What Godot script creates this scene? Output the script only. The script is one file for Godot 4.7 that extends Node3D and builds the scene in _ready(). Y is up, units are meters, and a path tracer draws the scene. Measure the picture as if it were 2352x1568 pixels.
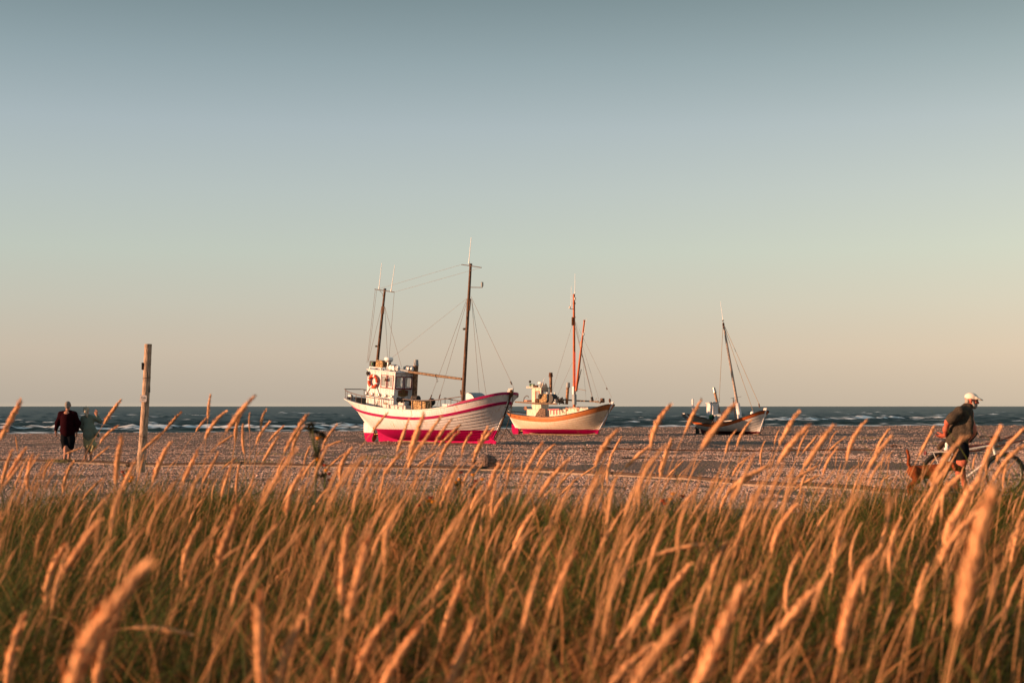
extends Node3D

# Units are metres, y is up, the sea surface lies at y = 0 and the camera looks along -z.
const CAM_Y := 2.7
const FOCAL := 3266.0       # lens length in pixels of a picture 2352 wide
const MID_X := 1176.0
const HORIZON := 931.0

var M := {}
var used_names := {}
var rng := RandomNumberGenerator.new()
var bumps := FastNoiseLite.new()
var fine_bumps := FastNoiseLite.new()


# ---------------------------------------------------------------- geometry
class Geo:
	var v := PackedVector3Array()
	var n := PackedVector3Array()
	var c := PackedColorArray()
	var col := Color.WHITE

	func tri(a: Vector3, b: Vector3, d: Vector3, na: Vector3, nb: Vector3, nd: Vector3) -> void:
		v.append(a)
		n.append(na)
		if (b - a).cross(d - a).dot(na + nb + nd) > 0.0:
			v.append(d); v.append(b)
			n.append(nd); n.append(nb)
		else:
			v.append(b); v.append(d)
			n.append(nb); n.append(nd)
		c.append(col); c.append(col); c.append(col)

	func quad(a: Vector3, b: Vector3, d: Vector3, e: Vector3, na: Vector3, nb: Vector3, nd: Vector3, ne: Vector3) -> void:
		tri(a, b, d, na, nb, nd)
		tri(a, d, e, na, nd, ne)

	func flat(a: Vector3, b: Vector3, d: Vector3, e: Vector3, out: Vector3) -> void:
		var f := (d - a).cross(e - b).normalized()
		if f.dot(out) < 0.0:
			f = -f
		quad(a, b, d, e, f, f, f, f)

	func poly(p: Array, q: Array) -> void:
		for i in range(1, p.size() - 1):
			tri(p[0], p[i], p[i + 1], q[0], q[i], q[i + 1])

	func box(at: Vector3, size: Vector3, basis := Basis(), bevel := 0.0) -> void:
		var h := size / 2.0
		var b := minf(bevel, minf(h.x, minf(h.y, h.z)) * 0.9)
		for axis in 3:
			for s in [-1.0, 1.0]:
				var i := (axis + 1) % 3
				var j := (axis + 2) % 3
				var pts := []
				for k in [[-1, -1], [1, -1], [1, 1], [-1, 1]]:
					var p := Vector3()
					p[axis] = s * h[axis]
					p[i] = k[0] * (h[i] - b)
					p[j] = k[1] * (h[j] - b)
					pts.append(at + basis * p)
				var o := Vector3()
				o[axis] = s
				flat(pts[0], pts[1], pts[2], pts[3], basis * o)
		if b <= 0.0:
			return
		for axis in 3:
			var i := (axis + 1) % 3
			var j := (axis + 2) % 3
			for si in [-1.0, 1.0]:
				for sj in [-1.0, 1.0]:
					var pts := []
					for k in [[-1, 0], [1, 0], [1, 1], [-1, 1]]:
						var p := Vector3()
						p[axis] = k[0] * (h[axis] - b)
						p[i] = si * (h[i] - (b if k[1] else 0.0))
						p[j] = sj * (h[j] - (0.0 if k[1] else b))
						pts.append(at + basis * p)
					var o := Vector3()
					o[i] = si
					o[j] = sj
					flat(pts[0], pts[1], pts[2], pts[3], basis * o)
		for sx in [-1.0, 1.0]:
			for sy in [-1.0, 1.0]:
				for sz in [-1.0, 1.0]:
					var s := Vector3(sx, sy, sz)
					var f := basis * s.normalized()
					tri(at + basis * (s * Vector3(h.x, h.y - b, h.z - b)), at + basis * (s * Vector3(h.x - b, h.y, h.z - b)), at + basis * (s * Vector3(h.x - b, h.y - b, h.z)), f, f, f)

	# a bar of rectangular section from a to b; w is across "side", h across the other
	func bar(a: Vector3, b: Vector3, w: float, h: float, side := Vector3(0, 0, 1), bevel := 0.0) -> void:
		var x := (b - a).normalized()
		var y := side.cross(x).normalized()
		var z := x.cross(y).normalized()
		box((a + b) / 2.0, Vector3((b - a).length(), h, w), Basis(x, y, z), bevel)

	func tube(p: Array, r, sides := 8, caps := true, squash := 1.0) -> void:
		var count := p.size()
		var t := (Vector3(p[1]) - Vector3(p[0])).normalized()
		var u := t.cross(Vector3(0.31, 0.2, 0.93)).normalized()
		var rings := []
		var norms := []
		for i in count:
			var here: Vector3 = p[i]
			var d := (Vector3(p[mini(i + 1, count - 1)]) - Vector3(p[maxi(i - 1, 0)])).normalized()
			u = (u - d * u.dot(d)).normalized()
			var w := d.cross(u)
			var rad: float = r[i] if r is Array else r
			var ring := PackedVector3Array()
			var nn := PackedVector3Array()
			for k in sides:
				var a := TAU * k / sides
				var o := u * cos(a) + w * sin(a) * squash
				ring.append(here + o * rad)
				nn.append(o.normalized())
			rings.append(ring)
			norms.append(nn)
		for i in count - 1:
			for k in sides:
				var l := (k + 1) % sides
				quad(rings[i][k], rings[i][l], rings[i + 1][l], rings[i + 1][k], norms[i][k], norms[i][l], norms[i + 1][l], norms[i + 1][k])
		if caps:
			for e in [0, count - 1]:
				var d := (Vector3(p[0]) - Vector3(p[1])).normalized() if e == 0 else (Vector3(p[count - 1]) - Vector3(p[count - 2])).normalized()
				for k in sides:
					tri(p[e], rings[e][k], rings[e][(k + 1) % sides], d, d, d)

	# profile: Vector2(radius, height) turned about the basis' y axis
	func lathe(at: Vector3, basis: Basis, profile: Array, sides := 16, smooth := false) -> void:
		var count := profile.size()
		for i in count - 1:
			var a: Vector2 = profile[i]
			var b: Vector2 = profile[i + 1]
			var e := (b - a).normalized()
			var na := Vector2(e.y, -e.x)
			var nb := na
			if smooth:
				var before: Vector2 = profile[maxi(i - 1, 0)]
				var after: Vector2 = profile[mini(i + 2, count - 1)]
				var ea := (b - before).normalized()
				var eb := (after - a).normalized()
				na = Vector2(ea.y, -ea.x)
				nb = Vector2(eb.y, -eb.x)
			for k in sides:
				var t0 := TAU * k / sides
				var t1 := TAU * (k + 1) / sides
				var d0 := Vector3(cos(t0), 0, sin(t0))
				var d1 := Vector3(cos(t1), 0, sin(t1))
				quad(at + basis * (d0 * a.x + Vector3(0, a.y, 0)), at + basis * (d1 * a.x + Vector3(0, a.y, 0)), at + basis * (d1 * b.x + Vector3(0, b.y, 0)), at + basis * (d0 * b.x + Vector3(0, b.y, 0)),
					basis * (d0 * na.x + Vector3(0, na.y, 0)), basis * (d1 * na.x + Vector3(0, na.y, 0)), basis * (d1 * nb.x + Vector3(0, nb.y, 0)), basis * (d0 * nb.x + Vector3(0, nb.y, 0)))

	func ball(at: Vector3, r: Vector3, basis := Basis(), su := 12, sv := 8) -> void:
		for i in sv:
			for k in su:
				var p := []
				var q := []
				for o in [[0, 0], [1, 0], [1, 1], [0, 1]]:
					var a: float = TAU * (k + o[0]) / su
					var b: float = PI * (i + o[1]) / sv - PI / 2.0
					var d := Vector3(cos(a) * cos(b), sin(b), sin(a) * cos(b))
					p.append(at + basis * (d * r))
					q.append((basis * (d / r)).normalized())
				quad(p[0], p[1], p[2], p[3], q[0], q[1], q[2], q[3])

	func torus(at: Vector3, basis: Basis, big: float, small: float, su := 24, sv := 8, from := 0.0, to := TAU) -> void:
		for k in su:
			for i in sv:
				var p := []
				var q := []
				for o in [[0, 0], [1, 0], [1, 1], [0, 1]]:
					var a: float = lerpf(from, to, float(k + o[0]) / su)
					var b: float = TAU * (i + o[1]) / sv
					var d := Vector3(cos(a), 0, sin(a))
					var nn := d * cos(b) + Vector3(0, sin(b), 0)
					p.append(at + basis * (d * big + nn * small))
					q.append(basis * nn)
				quad(p[0], p[1], p[2], p[3], q[0], q[1], q[2], q[3])

	# rows of points, smooth; the normals look along "up"
	func sheet(rows: Array, up: Vector3) -> void:
		var norms := []
		var last: int = rows.size() - 1
		for i in rows.size():
			var nn := PackedVector3Array()
			var w: int = rows[i].size() - 1
			for k in rows[i].size():
				var a: Vector3 = rows[i][mini(k + 1, w)] - rows[i][maxi(k - 1, 0)]
				var b: Vector3 = rows[mini(i + 1, last)][k] - rows[maxi(i - 1, 0)][k]
				var f := a.cross(b).normalized()
				nn.append(-f if f.dot(up) < 0.0 else f)
			norms.append(nn)
		for i in last:
			for k in rows[i].size() - 1:
				quad(rows[i][k], rows[i][k + 1], rows[i + 1][k + 1], rows[i + 1][k], norms[i][k], norms[i][k + 1], norms[i + 1][k + 1], norms[i + 1][k])

	# a flat outline (in the basis' x and y) pulled along its z from -depth/2 to depth/2
	func plate(at: Vector3, basis: Basis, outline: Array, depth: float) -> void:
		var o := PackedVector2Array(outline)
		var idx := Geometry2D.triangulate_polygon(o)
		for s in [-1.0, 1.0]:
			var f: Vector3 = basis.z * s
			for i in range(0, idx.size(), 3):
				var p := []
				for k in 3:
					p.append(at + basis * Vector3(o[idx[i + k]].x, o[idx[i + k]].y, s * depth / 2.0))
				tri(p[0], p[1], p[2], f, f, f)
		var clock := Geometry2D.is_polygon_clockwise(o)
		for i in o.size():
			var a := o[i]
			var b := o[(i + 1) % o.size()]
			var e := (b - a).orthogonal() * (-1.0 if clock else 1.0)
			flat(at + basis * Vector3(a.x, a.y, -depth / 2), at + basis * Vector3(b.x, b.y, -depth / 2), at + basis * Vector3(b.x, b.y, depth / 2), at + basis * Vector3(a.x, a.y, depth / 2), basis * Vector3(e.x, e.y, 0))

	func add_to(m: ArrayMesh, mat: Material) -> void:
		if v.is_empty():
			return
		var arrays := []
		arrays.resize(Mesh.ARRAY_MAX)
		arrays[Mesh.ARRAY_VERTEX] = v
		arrays[Mesh.ARRAY_NORMAL] = n
		arrays[Mesh.ARRAY_COLOR] = c
		m.add_surface_from_arrays(Mesh.PRIMITIVE_TRIANGLES, arrays)
		m.surface_set_material(m.get_surface_count() - 1, mat)

	func mesh(mat: Material) -> ArrayMesh:
		var m := ArrayMesh.new()
		add_to(m, mat)
		return m


# A solid given as tapered capsules and ellipsoids that melt into each other, meshed by surface nets.
class Blob:
	var parts := []
	var melt := 0.03

	func limb(a: Vector3, b: Vector3, ra: float, rb: float, k := -1.0) -> void:
		parts.append([0, a, b, ra, rb, melt if k < 0.0 else k])

	func chain(p: Array, r: Array, k := -1.0) -> void:
		for i in p.size() - 1:
			limb(p[i], p[i + 1], r[i], r[i + 1], k)

	func egg(at: Vector3, r: Vector3, basis := Basis(), k := -1.0) -> void:
		parts.append([1, at, r, basis.inverse(), maxf(r.x, maxf(r.y, r.z)), melt if k < 0.0 else k])

	func mesh(cell: float, mat: Material) -> ArrayMesh:
		var lo := Vector3(1e9, 1e9, 1e9)
		var hi := -lo
		var boxes := []
		for p in parts:
			var a: Vector3
			var b: Vector3
			if p[0] == 0:
				var r: float = maxf(p[3], p[4])
				a = p[1].min(p[2]) - Vector3.ONE * r
				b = p[1].max(p[2]) + Vector3.ONE * r
			else:
				a = p[1] - Vector3.ONE * p[4]
				b = p[1] + Vector3.ONE * p[4]
			lo = lo.min(a)
			hi = hi.max(b)
			boxes.append([a, b])
		lo -= Vector3.ONE * cell * 2.5
		var nx := int((hi.x - lo.x) / cell) + 4
		var ny := int((hi.y - lo.y) / cell) + 4
		var nz := int((hi.z - lo.z) / cell) + 4
		var d := PackedFloat32Array()
		d.resize(nx * ny * nz)
		d.fill(1.0)
		for q in parts.size():
			var p: Array = parts[q]
			var k: float = p[5]
			var pad := Vector3.ONE * (k * 0.6 + cell * 2.0)
			var i0: Vector3 = ((boxes[q][0] - pad - lo) / cell).floor()
			var i1: Vector3 = ((boxes[q][1] + pad - lo) / cell).ceil()
			var ball: bool = p[0] == 1
			var a: Vector3 = p[1]
			var ab := Vector3()
			var inv := 0.0
			var ra := 0.0
			var dr := 0.0
			var rr := Vector3.ONE
			var turn := Basis()
			var least := 1.0
			if ball:
				rr = p[2]
				turn = p[3]
				least = minf(rr.x, minf(rr.y, rr.z))
			else:
				ab = p[2] - a
				inv = 1.0 / maxf(ab.length_squared(), 1e-9)
				ra = p[3]
				dr = p[4] - p[3]
			for z in range(maxi(0, int(i0.z)), mini(nz, int(i1.z) + 1)):
				for y in range(maxi(0, int(i0.y)), mini(ny, int(i1.y) + 1)):
					var row := (z * ny + y) * nx
					for x in range(maxi(0, int(i0.x)), mini(nx, int(i1.x) + 1)):
						var w := lo + Vector3(x, y, z) * cell - a
						var e: float
						if ball:
							w = turn * w
							var g := (w / rr).length()
							e = (g - 1.0) * least if g < 0.3 else g * (g - 1.0) / (w / (rr * rr)).length()
						else:
							var t := clampf(w.dot(ab) * inv, 0.0, 1.0)
							e = (w - ab * t).length() - ra - dr * t
						var o := d[row + x]
						var h := maxf(k - absf(o - e), 0.0)
						d[row + x] = minf(o, e) - (h * h / (4.0 * k) if h > 0.0 else 0.0)
		var verts := PackedVector3Array()
		var norms := PackedVector3Array()
		var cells := {}
		var sx := 1
		var sy := nx
		var sz := nx * ny
		var corner := [0, sx, sy, sx + sy, sz, sx + sz, sy + sz, sx + sy + sz]
		var edges := [[0, 1], [2, 3], [4, 5], [6, 7], [0, 2], [1, 3], [4, 6], [5, 7], [0, 4], [1, 5], [2, 6], [3, 7]]
		var index := PackedInt32Array()
		for z in nz - 1:
			for y in ny - 1:
				var row := (z * ny + y) * nx
				for x in nx - 1:
					var at := row + x
					var s0 := d[at] < 0.0
					if s0 == (d[at + 1] < 0.0) and s0 == (d[at + sy] < 0.0) and s0 == (d[at + sz] < 0.0) and s0 == (d[at + sz + sy] < 0.0) and s0 == (d[at + sy + 1] < 0.0) and s0 == (d[at + sz + 1] < 0.0) and s0 == (d[at + sz + sy + 1] < 0.0):
						continue
					var sum := Vector3()
					var count := 0
					for e in edges:
						var da := d[at + corner[e[0]]]
						var db := d[at + corner[e[1]]]
						if (da < 0.0) != (db < 0.0):
							var t := da / (da - db)
							var pa := Vector3(e[0] & 1, (e[0] >> 1) & 1, e[0] >> 2)
							var pb := Vector3(e[1] & 1, (e[1] >> 1) & 1, e[1] >> 2)
							sum += pa.lerp(pb, t)
							count += 1
					cells[at] = verts.size()
					verts.append(lo + (Vector3(x, y, z) + sum / count) * cell)
					norms.append(Vector3(d[at + 1] + d[at + 1 + sy] + d[at + 1 + sz] + d[at + 1 + sy + sz] - d[at] - d[at + sy] - d[at + sz] - d[at + sy + sz],
						d[at + sy] + d[at + 1 + sy] + d[at + sy + sz] + d[at + 1 + sy + sz] - d[at] - d[at + 1] - d[at + sz] - d[at + 1 + sz],
						d[at + sz] + d[at + 1 + sz] + d[at + sy + sz] + d[at + 1 + sy + sz] - d[at] - d[at + 1] - d[at + sy] - d[at + 1 + sy]).normalized())
		for at in cells:
			for axis in 3:
				var step: int = [sx, sy, sz][axis]
				var ia: int = [sy, sz, sx][axis]
				var ib: int = [sz, sx, sy][axis]
				var inside := d[at] < 0.0
				if inside == (d[at + step] < 0.0) or not (cells.has(at - ia) and cells.has(at - ib) and cells.has(at - ia - ib)):
					continue
				var q := [cells[at], cells[at - ia], cells[at - ia - ib], cells[at - ib]]
				for t in [[0, 1, 2], [0, 2, 3]]:
					var i: int = q[t[0]]
					var j: int = q[t[1]]
					var l: int = q[t[2]]
					if (verts[j] - verts[i]).cross(verts[l] - verts[i]).dot(norms[i] + norms[j] + norms[l]) > 0.0:
						index.append_array([i, l, j])
					else:
						index.append_array([i, j, l])
		var arrays := []
		arrays.resize(Mesh.ARRAY_MAX)
		arrays[Mesh.ARRAY_VERTEX] = verts
		arrays[Mesh.ARRAY_NORMAL] = norms
		arrays[Mesh.ARRAY_INDEX] = index
		var m := ArrayMesh.new()
		m.add_surface_from_arrays(Mesh.PRIMITIVE_TRIANGLES, arrays)
		m.surface_set_material(0, mat)
		return m


# ---------------------------------------------------------------- naming
func numbered(called: String) -> String:
	used_names[called] = used_names.get(called, 0) + 1
	return called if used_names[called] == 1 else "%s_%03d" % [called, used_names[called] - 1]


func tag(o: Node, label: String, category: String, group := "") -> void:
	o.set_meta("label", label)
	o.set_meta("category", category)
	if group:
		o.set_meta("group", group)


func thing(called: String, label: String, category: String, at := Vector3.ZERO, turn := 0.0, group := "") -> Node3D:
	var o := Node3D.new()
	o.name = numbered(called)
	add_child(o)
	o.position = at
	o.rotation.y = turn
	tag(o, label, category, group)
	return o


func node_name(called: String, parent: Node) -> String:
	if parent == self:
		return numbered(called)
	var out := called
	var k := 0
	while parent.has_node(NodePath(out)):
		k += 1
		out = "%s_%03d" % [called, k]
	return out


func hang(called: String, mesh: Mesh, parent: Node = self) -> MeshInstance3D:
	var o := MeshInstance3D.new()
	o.mesh = mesh
	o.name = node_name(called, parent)
	parent.add_child(o, true)
	return o


func put(called: String, g: Geo, mat: Material, parent: Node = self) -> MeshInstance3D:
	return hang(called, g.mesh(mat), parent)


func structure(called: String, g: Geo, mat: Material, kind := "structure") -> MeshInstance3D:
	var o := put(called, g, mat)
	o.set_meta("kind", kind)
	return o


func many(called: String, mesh: Mesh, places: Array, tints: Array = []) -> MultiMeshInstance3D:
	var mm := MultiMesh.new()
	mm.transform_format = MultiMesh.TRANSFORM_3D
	mm.use_colors = not tints.is_empty()
	mm.mesh = mesh
	mm.instance_count = places.size()
	for i in places.size():
		mm.set_instance_transform(i, places[i])
		if not tints.is_empty():
			mm.set_instance_color(i, tints[i])
	var o := MultiMeshInstance3D.new()
	o.multimesh = mm
	o.name = numbered(called)
	add_child(o)
	o.set_meta("kind", "stuff")
	return o


# ---------------------------------------------------------------- materials
func noise_texture(seed_: int, freq: float, lo: float, hi: float, octaves := 4, kind := FastNoiseLite.TYPE_SIMPLEX_SMOOTH, size := 256, sharp := 1.0) -> ImageTexture:
	var f := FastNoiseLite.new()
	f.seed = seed_
	f.noise_type = kind
	f.frequency = freq
	f.fractal_octaves = octaves
	var im := f.get_seamless_image(size, size)
	im.convert(Image.FORMAT_L8)
	var data := im.get_data()
	for i in data.size():
		data[i] = int(255.0 * clampf(lerpf(lo, hi, clampf((data[i] / 255.0 - 0.5) * sharp + 0.5, 0.0, 1.0)), 0.0, 1.0))
	return ImageTexture.create_from_image(Image.create_from_data(size, size, false, Image.FORMAT_L8, data))


# painted boards seen from afar: faint runs of rust and dirt, drawn out downwards
func stain_texture(seed_: int) -> ImageTexture:
	var f := FastNoiseLite.new()
	f.seed = seed_
	f.frequency = 1.0
	f.fractal_octaves = 3
	var im := Image.create(512, 512, false, Image.FORMAT_RGB8)
	for y in 512:
		for x in 512:
			var cloud := f.get_noise_2d(x * 0.012, y * 0.016)
			var run := smoothstep(0.30, 0.62, f.get_noise_2d(x * 0.16, y * 0.014) + 0.35 * cloud)
			var scuff := smoothstep(0.25, 0.5, f.get_noise_2d(x * 0.05 + 200.0, y * 0.22)) * smoothstep(-0.1, 0.3, cloud)
			var c := Color(1, 1, 1) * (0.95 + 0.09 * cloud)
			c = c.lerp(Color(0.78, 0.58, 0.42), run * 0.75).lerp(Color(0.72, 0.68, 0.62), scuff * 0.5)
			im.set_pixel(x, y, c)
	return ImageTexture.create_from_image(im)


func mat(r: float, g: float, b: float, rough := 0.7, tex: Texture2D = null, scale := Vector3.ONE, relief: Texture2D = null, depth := 0.5, metal := 0.0) -> StandardMaterial3D:
	var m := StandardMaterial3D.new()
	m.albedo_color = Color(r, g, b).linear_to_srgb()
	m.roughness = rough
	m.metallic = metal
	m.metallic_specular = 0.12 if rough > 0.88 else 0.3
	m.uv1_triplanar = true
	m.uv1_scale = scale
	if tex:
		m.albedo_texture = tex
	if relief:
		m.heightmap_enabled = true
		m.heightmap_texture = relief
		m.heightmap_scale = depth
	return m


func make_materials() -> void:
	var mottle := noise_texture(3, 0.012, 0.84, 1.0, 5)
	var patchy := noise_texture(5, 0.02, 0.45, 1.0, 5, FastNoiseLite.TYPE_SIMPLEX_SMOOTH, 256, 1.7)
	var grain := noise_texture(8, 0.03, 0.45, 1.0, 5, FastNoiseLite.TYPE_SIMPLEX_SMOOTH, 256, 1.6)
	var cells := noise_texture(11, 0.05, 0.0, 1.0, 2, FastNoiseLite.TYPE_CELLULAR)
	var grit := noise_texture(14, 0.09, 0.35, 1.0, 4, FastNoiseLite.TYPE_SIMPLEX_SMOOTH, 512, 1.8)
	var weave := noise_texture(17, 0.2, 0.6, 1.0, 1)
	var stains := stain_texture(6)
	M.white = mat(0.72, 0.70, 0.71, 0.5, stains, Vector3(0.16, 0.16, 0.16))
	M.white_worn = mat(0.68, 0.65, 0.62, 0.5, mottle, Vector3(0.7, 3.0, 0.7))
	M.magenta = mat(0.35, 0.004, 0.078, 0.7, stains, Vector3(0.3, 0.3, 0.3))
	M.magenta.metallic_specular = 0.15
	M.dark_red = mat(0.13, 0.018, 0.022, 0.5, mottle)
	M.stripe = mat(0.36, 0.008, 0.085, 0.5, mottle, Vector3(0.6, 1.0, 0.6))
	M.trim_red = mat(0.16, 0.012, 0.02, 0.35)
	M.orange = mat(0.50, 0.175, 0.06, 0.45, mottle, Vector3(0.6, 2.0, 0.6))
	M.orange_mast = mat(0.42, 0.10, 0.028, 0.4, mottle, Vector3(3, 0.4, 3))
	M.bare = mat(0.46, 0.33, 0.19, 0.75, grain, Vector3(0.5, 6, 6))
	M.mast = mat(0.20, 0.105, 0.06, 0.6, grain, Vector3(7, 0.5, 7), grain, 0.6)
	M.pale_mast = mat(0.64, 0.50, 0.41, 0.6, grain, Vector3(7, 0.5, 7))
	M.spar = mat(0.38, 0.24, 0.14, 0.65, grain, Vector3(0.6, 7, 7), grain, 0.5)
	M.post = mat(0.68, 0.47, 0.33, 0.8, grain, Vector3(9, 0.45, 9), grain, 1.2)
	M.ply = mat(0.52, 0.33, 0.15, 0.7, patchy, Vector3(1.2, 2.5, 1.2))
	M.rusty_ply = mat(0.30, 0.19, 0.13, 0.8, patchy, Vector3(2, 2, 2))
	M.plaque = mat(0.32, 0.17, 0.06, 0.4, grain, Vector3(1, 8, 1))
	M.deck = mat(0.30, 0.29, 0.28, 0.8, grain, Vector3(0.4, 5, 5))
	M.grey_paint = mat(0.30, 0.33, 0.34, 0.6, mottle)
	M.rust = mat(0.16, 0.07, 0.035, 0.8, patchy, Vector3(2, 2, 2))
	M.pipe = mat(0.40, 0.21, 0.11, 0.5, patchy, Vector3(1.5, 0.8, 1.5), null, 0.5, 0.1)
	M.steel = mat(0.42, 0.40, 0.37, 0.4, mottle, Vector3.ONE, null, 0.5, 0.75)
	M.rail = mat(0.13, 0.10, 0.09, 0.5)
	M.lining = mat(0.13, 0.09, 0.06, 0.8, mottle)  # dark brown carries the shadow inside the bulwarks in its colour
	M.wire = mat(0.10, 0.085, 0.08, 0.5)
	M.stay = mat(0.22, 0.18, 0.16, 0.5)
	M.cream = mat(0.72, 0.60, 0.47, 0.5, stains, Vector3(0.2, 0.2, 0.2))
	M.black = mat(0.018, 0.017, 0.017, 0.5)
	M.dark = mat(0.05, 0.045, 0.04, 0.8, mottle)
	M.green = mat(0.02, 0.10, 0.045, 0.35)
	M.plastic = mat(0.78, 0.76, 0.73, 0.3)
	M.pink = mat(0.62, 0.12, 0.14, 0.5)
	M.ring = mat(0.68, 0.075, 0.03, 0.5, mottle)
	M.bronze = mat(0.22, 0.12, 0.05, 0.4, mottle, Vector3.ONE, null, 0.5, 0.7)
	M.rope = mat(0.30, 0.22, 0.14, 0.9)
	M.dark_rope = mat(0.07, 0.05, 0.04, 0.9)
	M.red_rope = mat(0.24, 0.07, 0.04, 0.9)
	M.green_net = mat(0.05, 0.10, 0.05, 0.9)
	M.glass = StandardMaterial3D.new()
	M.glass.transparency = BaseMaterial3D.TRANSPARENCY_ALPHA
	M.glass.albedo_color = Color(0.9, 0.95, 0.95, 0.18)
	M.glass.roughness = 0.03
	M.inside = mat(0.22, 0.17, 0.12, 0.8)
	M.skin = mat(0.42, 0.20, 0.13, 0.6, mottle)
	M.red_skin = mat(0.46, 0.12, 0.07, 0.6, mottle)
	M.maroon = mat(0.022, 0.003, 0.006, 0.95, weave, Vector3(4, 4, 4))
	M.navy = mat(0.012, 0.013, 0.017, 0.95, weave, Vector3(4, 4, 4))
	M.sage = mat(0.20, 0.24, 0.19, 0.95, weave, Vector3(4, 4, 4))
	M.linen = mat(0.46, 0.40, 0.22, 0.9, weave, Vector3(4, 4, 4))
	M.check_shirt = mat(0.105, 0.083, 0.062, 0.95, noise_texture(21, 0.35, 0.45, 1.0, 1, FastNoiseLite.TYPE_VALUE, 128, 2.0), Vector3(5, 5, 5))
	M.grey_hair = mat(0.36, 0.33, 0.30, 0.8, grain, Vector3(6, 30, 6))
	M.white_hair = mat(0.56, 0.50, 0.43, 0.8, grain, Vector3(6, 30, 6))
	M.blonde = mat(0.72, 0.60, 0.45, 0.8, grain, Vector3(12, 3, 12))
	M.cap = mat(0.72, 0.63, 0.52, 0.85)
	M.leather = mat(0.06, 0.035, 0.025, 0.6)
	M.fur = mat(0.40, 0.10, 0.038, 0.9, grain, Vector3(9, 9, 9), grain, 1.0)
	M.bike_white = mat(0.68, 0.66, 0.60, 0.3)
	M.tyre = mat(0.03, 0.03, 0.03, 0.8)
	M.stone = mat(0.26, 0.175, 0.14, 0.85, patchy, Vector3(3, 3, 3), cells, 2.0)
	M.timber = mat(0.13, 0.08, 0.06, 0.85, grain, Vector3(1, 8, 8), grain, 1.0)  # dark tone painted for the shadow band along the edging
	M.lit_timber = mat(0.52, 0.38, 0.28, 0.8, grain, Vector3(1, 8, 8))  # pale tone painted for the lit lip in front of it
	M.sign = mat(0.60, 0.53, 0.49, 0.5)
	M.sign_edge = mat(0.22, 0.13, 0.16, 0.5)
	M.sign_ink = mat(0.22, 0.20, 0.18, 0.6)
	M.petal = mat(0.75, 0.28, 0.02, 0.7)
	M.red_petal = mat(0.34, 0.05, 0.02, 0.8)
	M.stem = mat(0.06, 0.075, 0.03, 0.8)
	M.seedy = mat(0.035, 0.030, 0.018, 0.9)
	for k in ["blade", "straw", "pebble"]:
		var m := StandardMaterial3D.new()
		m.vertex_color_use_as_albedo = true
		m.roughness = {"blade": 0.65, "straw": 0.75, "pebble": 0.8}[k]
		m.metallic_specular = 0.22
		if k != "pebble":
			m.backlight_enabled = true
			m.backlight = Color(0.3, 0.3, 0.3) if k == "blade" else Color(0.4, 0.4, 0.4)
		M[k] = m
	M.sand = mat(0.45, 0.325, 0.255, 0.9, grit, Vector3(0.9, 0.9, 0.9), cells, 6.0)
	M.sand.uv1_world_triplanar = true
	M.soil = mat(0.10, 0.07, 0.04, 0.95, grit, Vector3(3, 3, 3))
	M.sea = StandardMaterial3D.new()
	M.sea.vertex_color_use_as_albedo = true
	M.sea.roughness = 0.32
	M.sea.metallic_specular = 0.05


# ---------------------------------------------------------------- the place
# the point seen at a picture position (2352 wide) at a distance in front of the camera
func spot(px: float, py: float, away: float) -> Vector3:
	return Vector3((px - MID_X) / FOCAL * away, CAM_Y - (py - HORIZON) / FOCAL * away, -away)


func shore(x: float) -> float:
	if x < -15.0:
		return 147.0 + (x + 15.0) * 0.53
	if x < 18.0:
		return 147.0 + (x + 15.0) * 0.91
	return 177.0 + (x - 18.0) * 0.22


# shingle heaped along the keels of the boats: middle of the keel, its direction, half its length
const HEAPS := [[-4.0, -72.0, 0.766, 0.643, 4.2], [3.745, -109.0, 0.788, 0.616, 3.6], [17.0, -111.0, 0.643, 0.766, 3.2]]


func heap(x: float, z: float) -> float:
	var y := 0.0
	for h in HEAPS:
		var dx: float = x - h[0]
		var dz: float = z - h[1]
		if absf(dx) + absf(dz) > 9.0:
			continue
		var along: float = dx * h[2] + dz * h[3]
		var off: float = -dx * h[3] + dz * h[2]
		y += (0.13 + 0.05 * bumps.get_noise_2d(x * 4.0, z * 4.0)) * exp(-pow(off / 0.75, 2.0)) * (1.0 - smoothstep(h[4] - 0.8, h[4] + 0.8, absf(along)))
	return y


func land(x: float, z: float) -> float:
	return bare_land(x, z) + (heap(x, z) if z < -60.0 and z > -120.0 else 0.0)


func bare_land(x: float, z: float) -> float:
	var away := -z
	var y := CAM_Y - 1.27 - 0.0095 * clampf(away, 0.0, 110.0)
	var s := maxf(shore(x), 118.0)
	if away > 110.0:
		y -= (y - 0.12) * (away - 110.0) / (s - 110.0)
	var t := clampf((away - s + 10.0) / 10.0, 0.0, 2.5)
	y -= 0.12 * t * t
	var rough := clampf((away - 14.0) / 16.0, 0.0, 1.0) * 0.06 + 0.02
	y += bumps.get_noise_2d(x, z) * rough * (1.0 - clampf(t, 0.0, 1.0) * 0.6)
	y += fine_bumps.get_noise_2d(x * 1.5, z * 1.9) * 0.06 * smoothstep(20.0, 70.0, away) * (1.0 - clampf(t - 0.7, 0.0, 0.3) * 3.0)
	y += 0.2 * (1.0 - smoothstep(8.5, 17.0, away))
	y += 0.28 * exp(-(pow((x - 7.2) / 1.6, 2.0) + pow((away - 61.0) / 1.2, 2.0)))
	return y


func ground_at(px: float, away: float) -> Vector3:
	var x := (px - MID_X) / FOCAL * away
	return Vector3(x, land(x, -away), -away)


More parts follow.
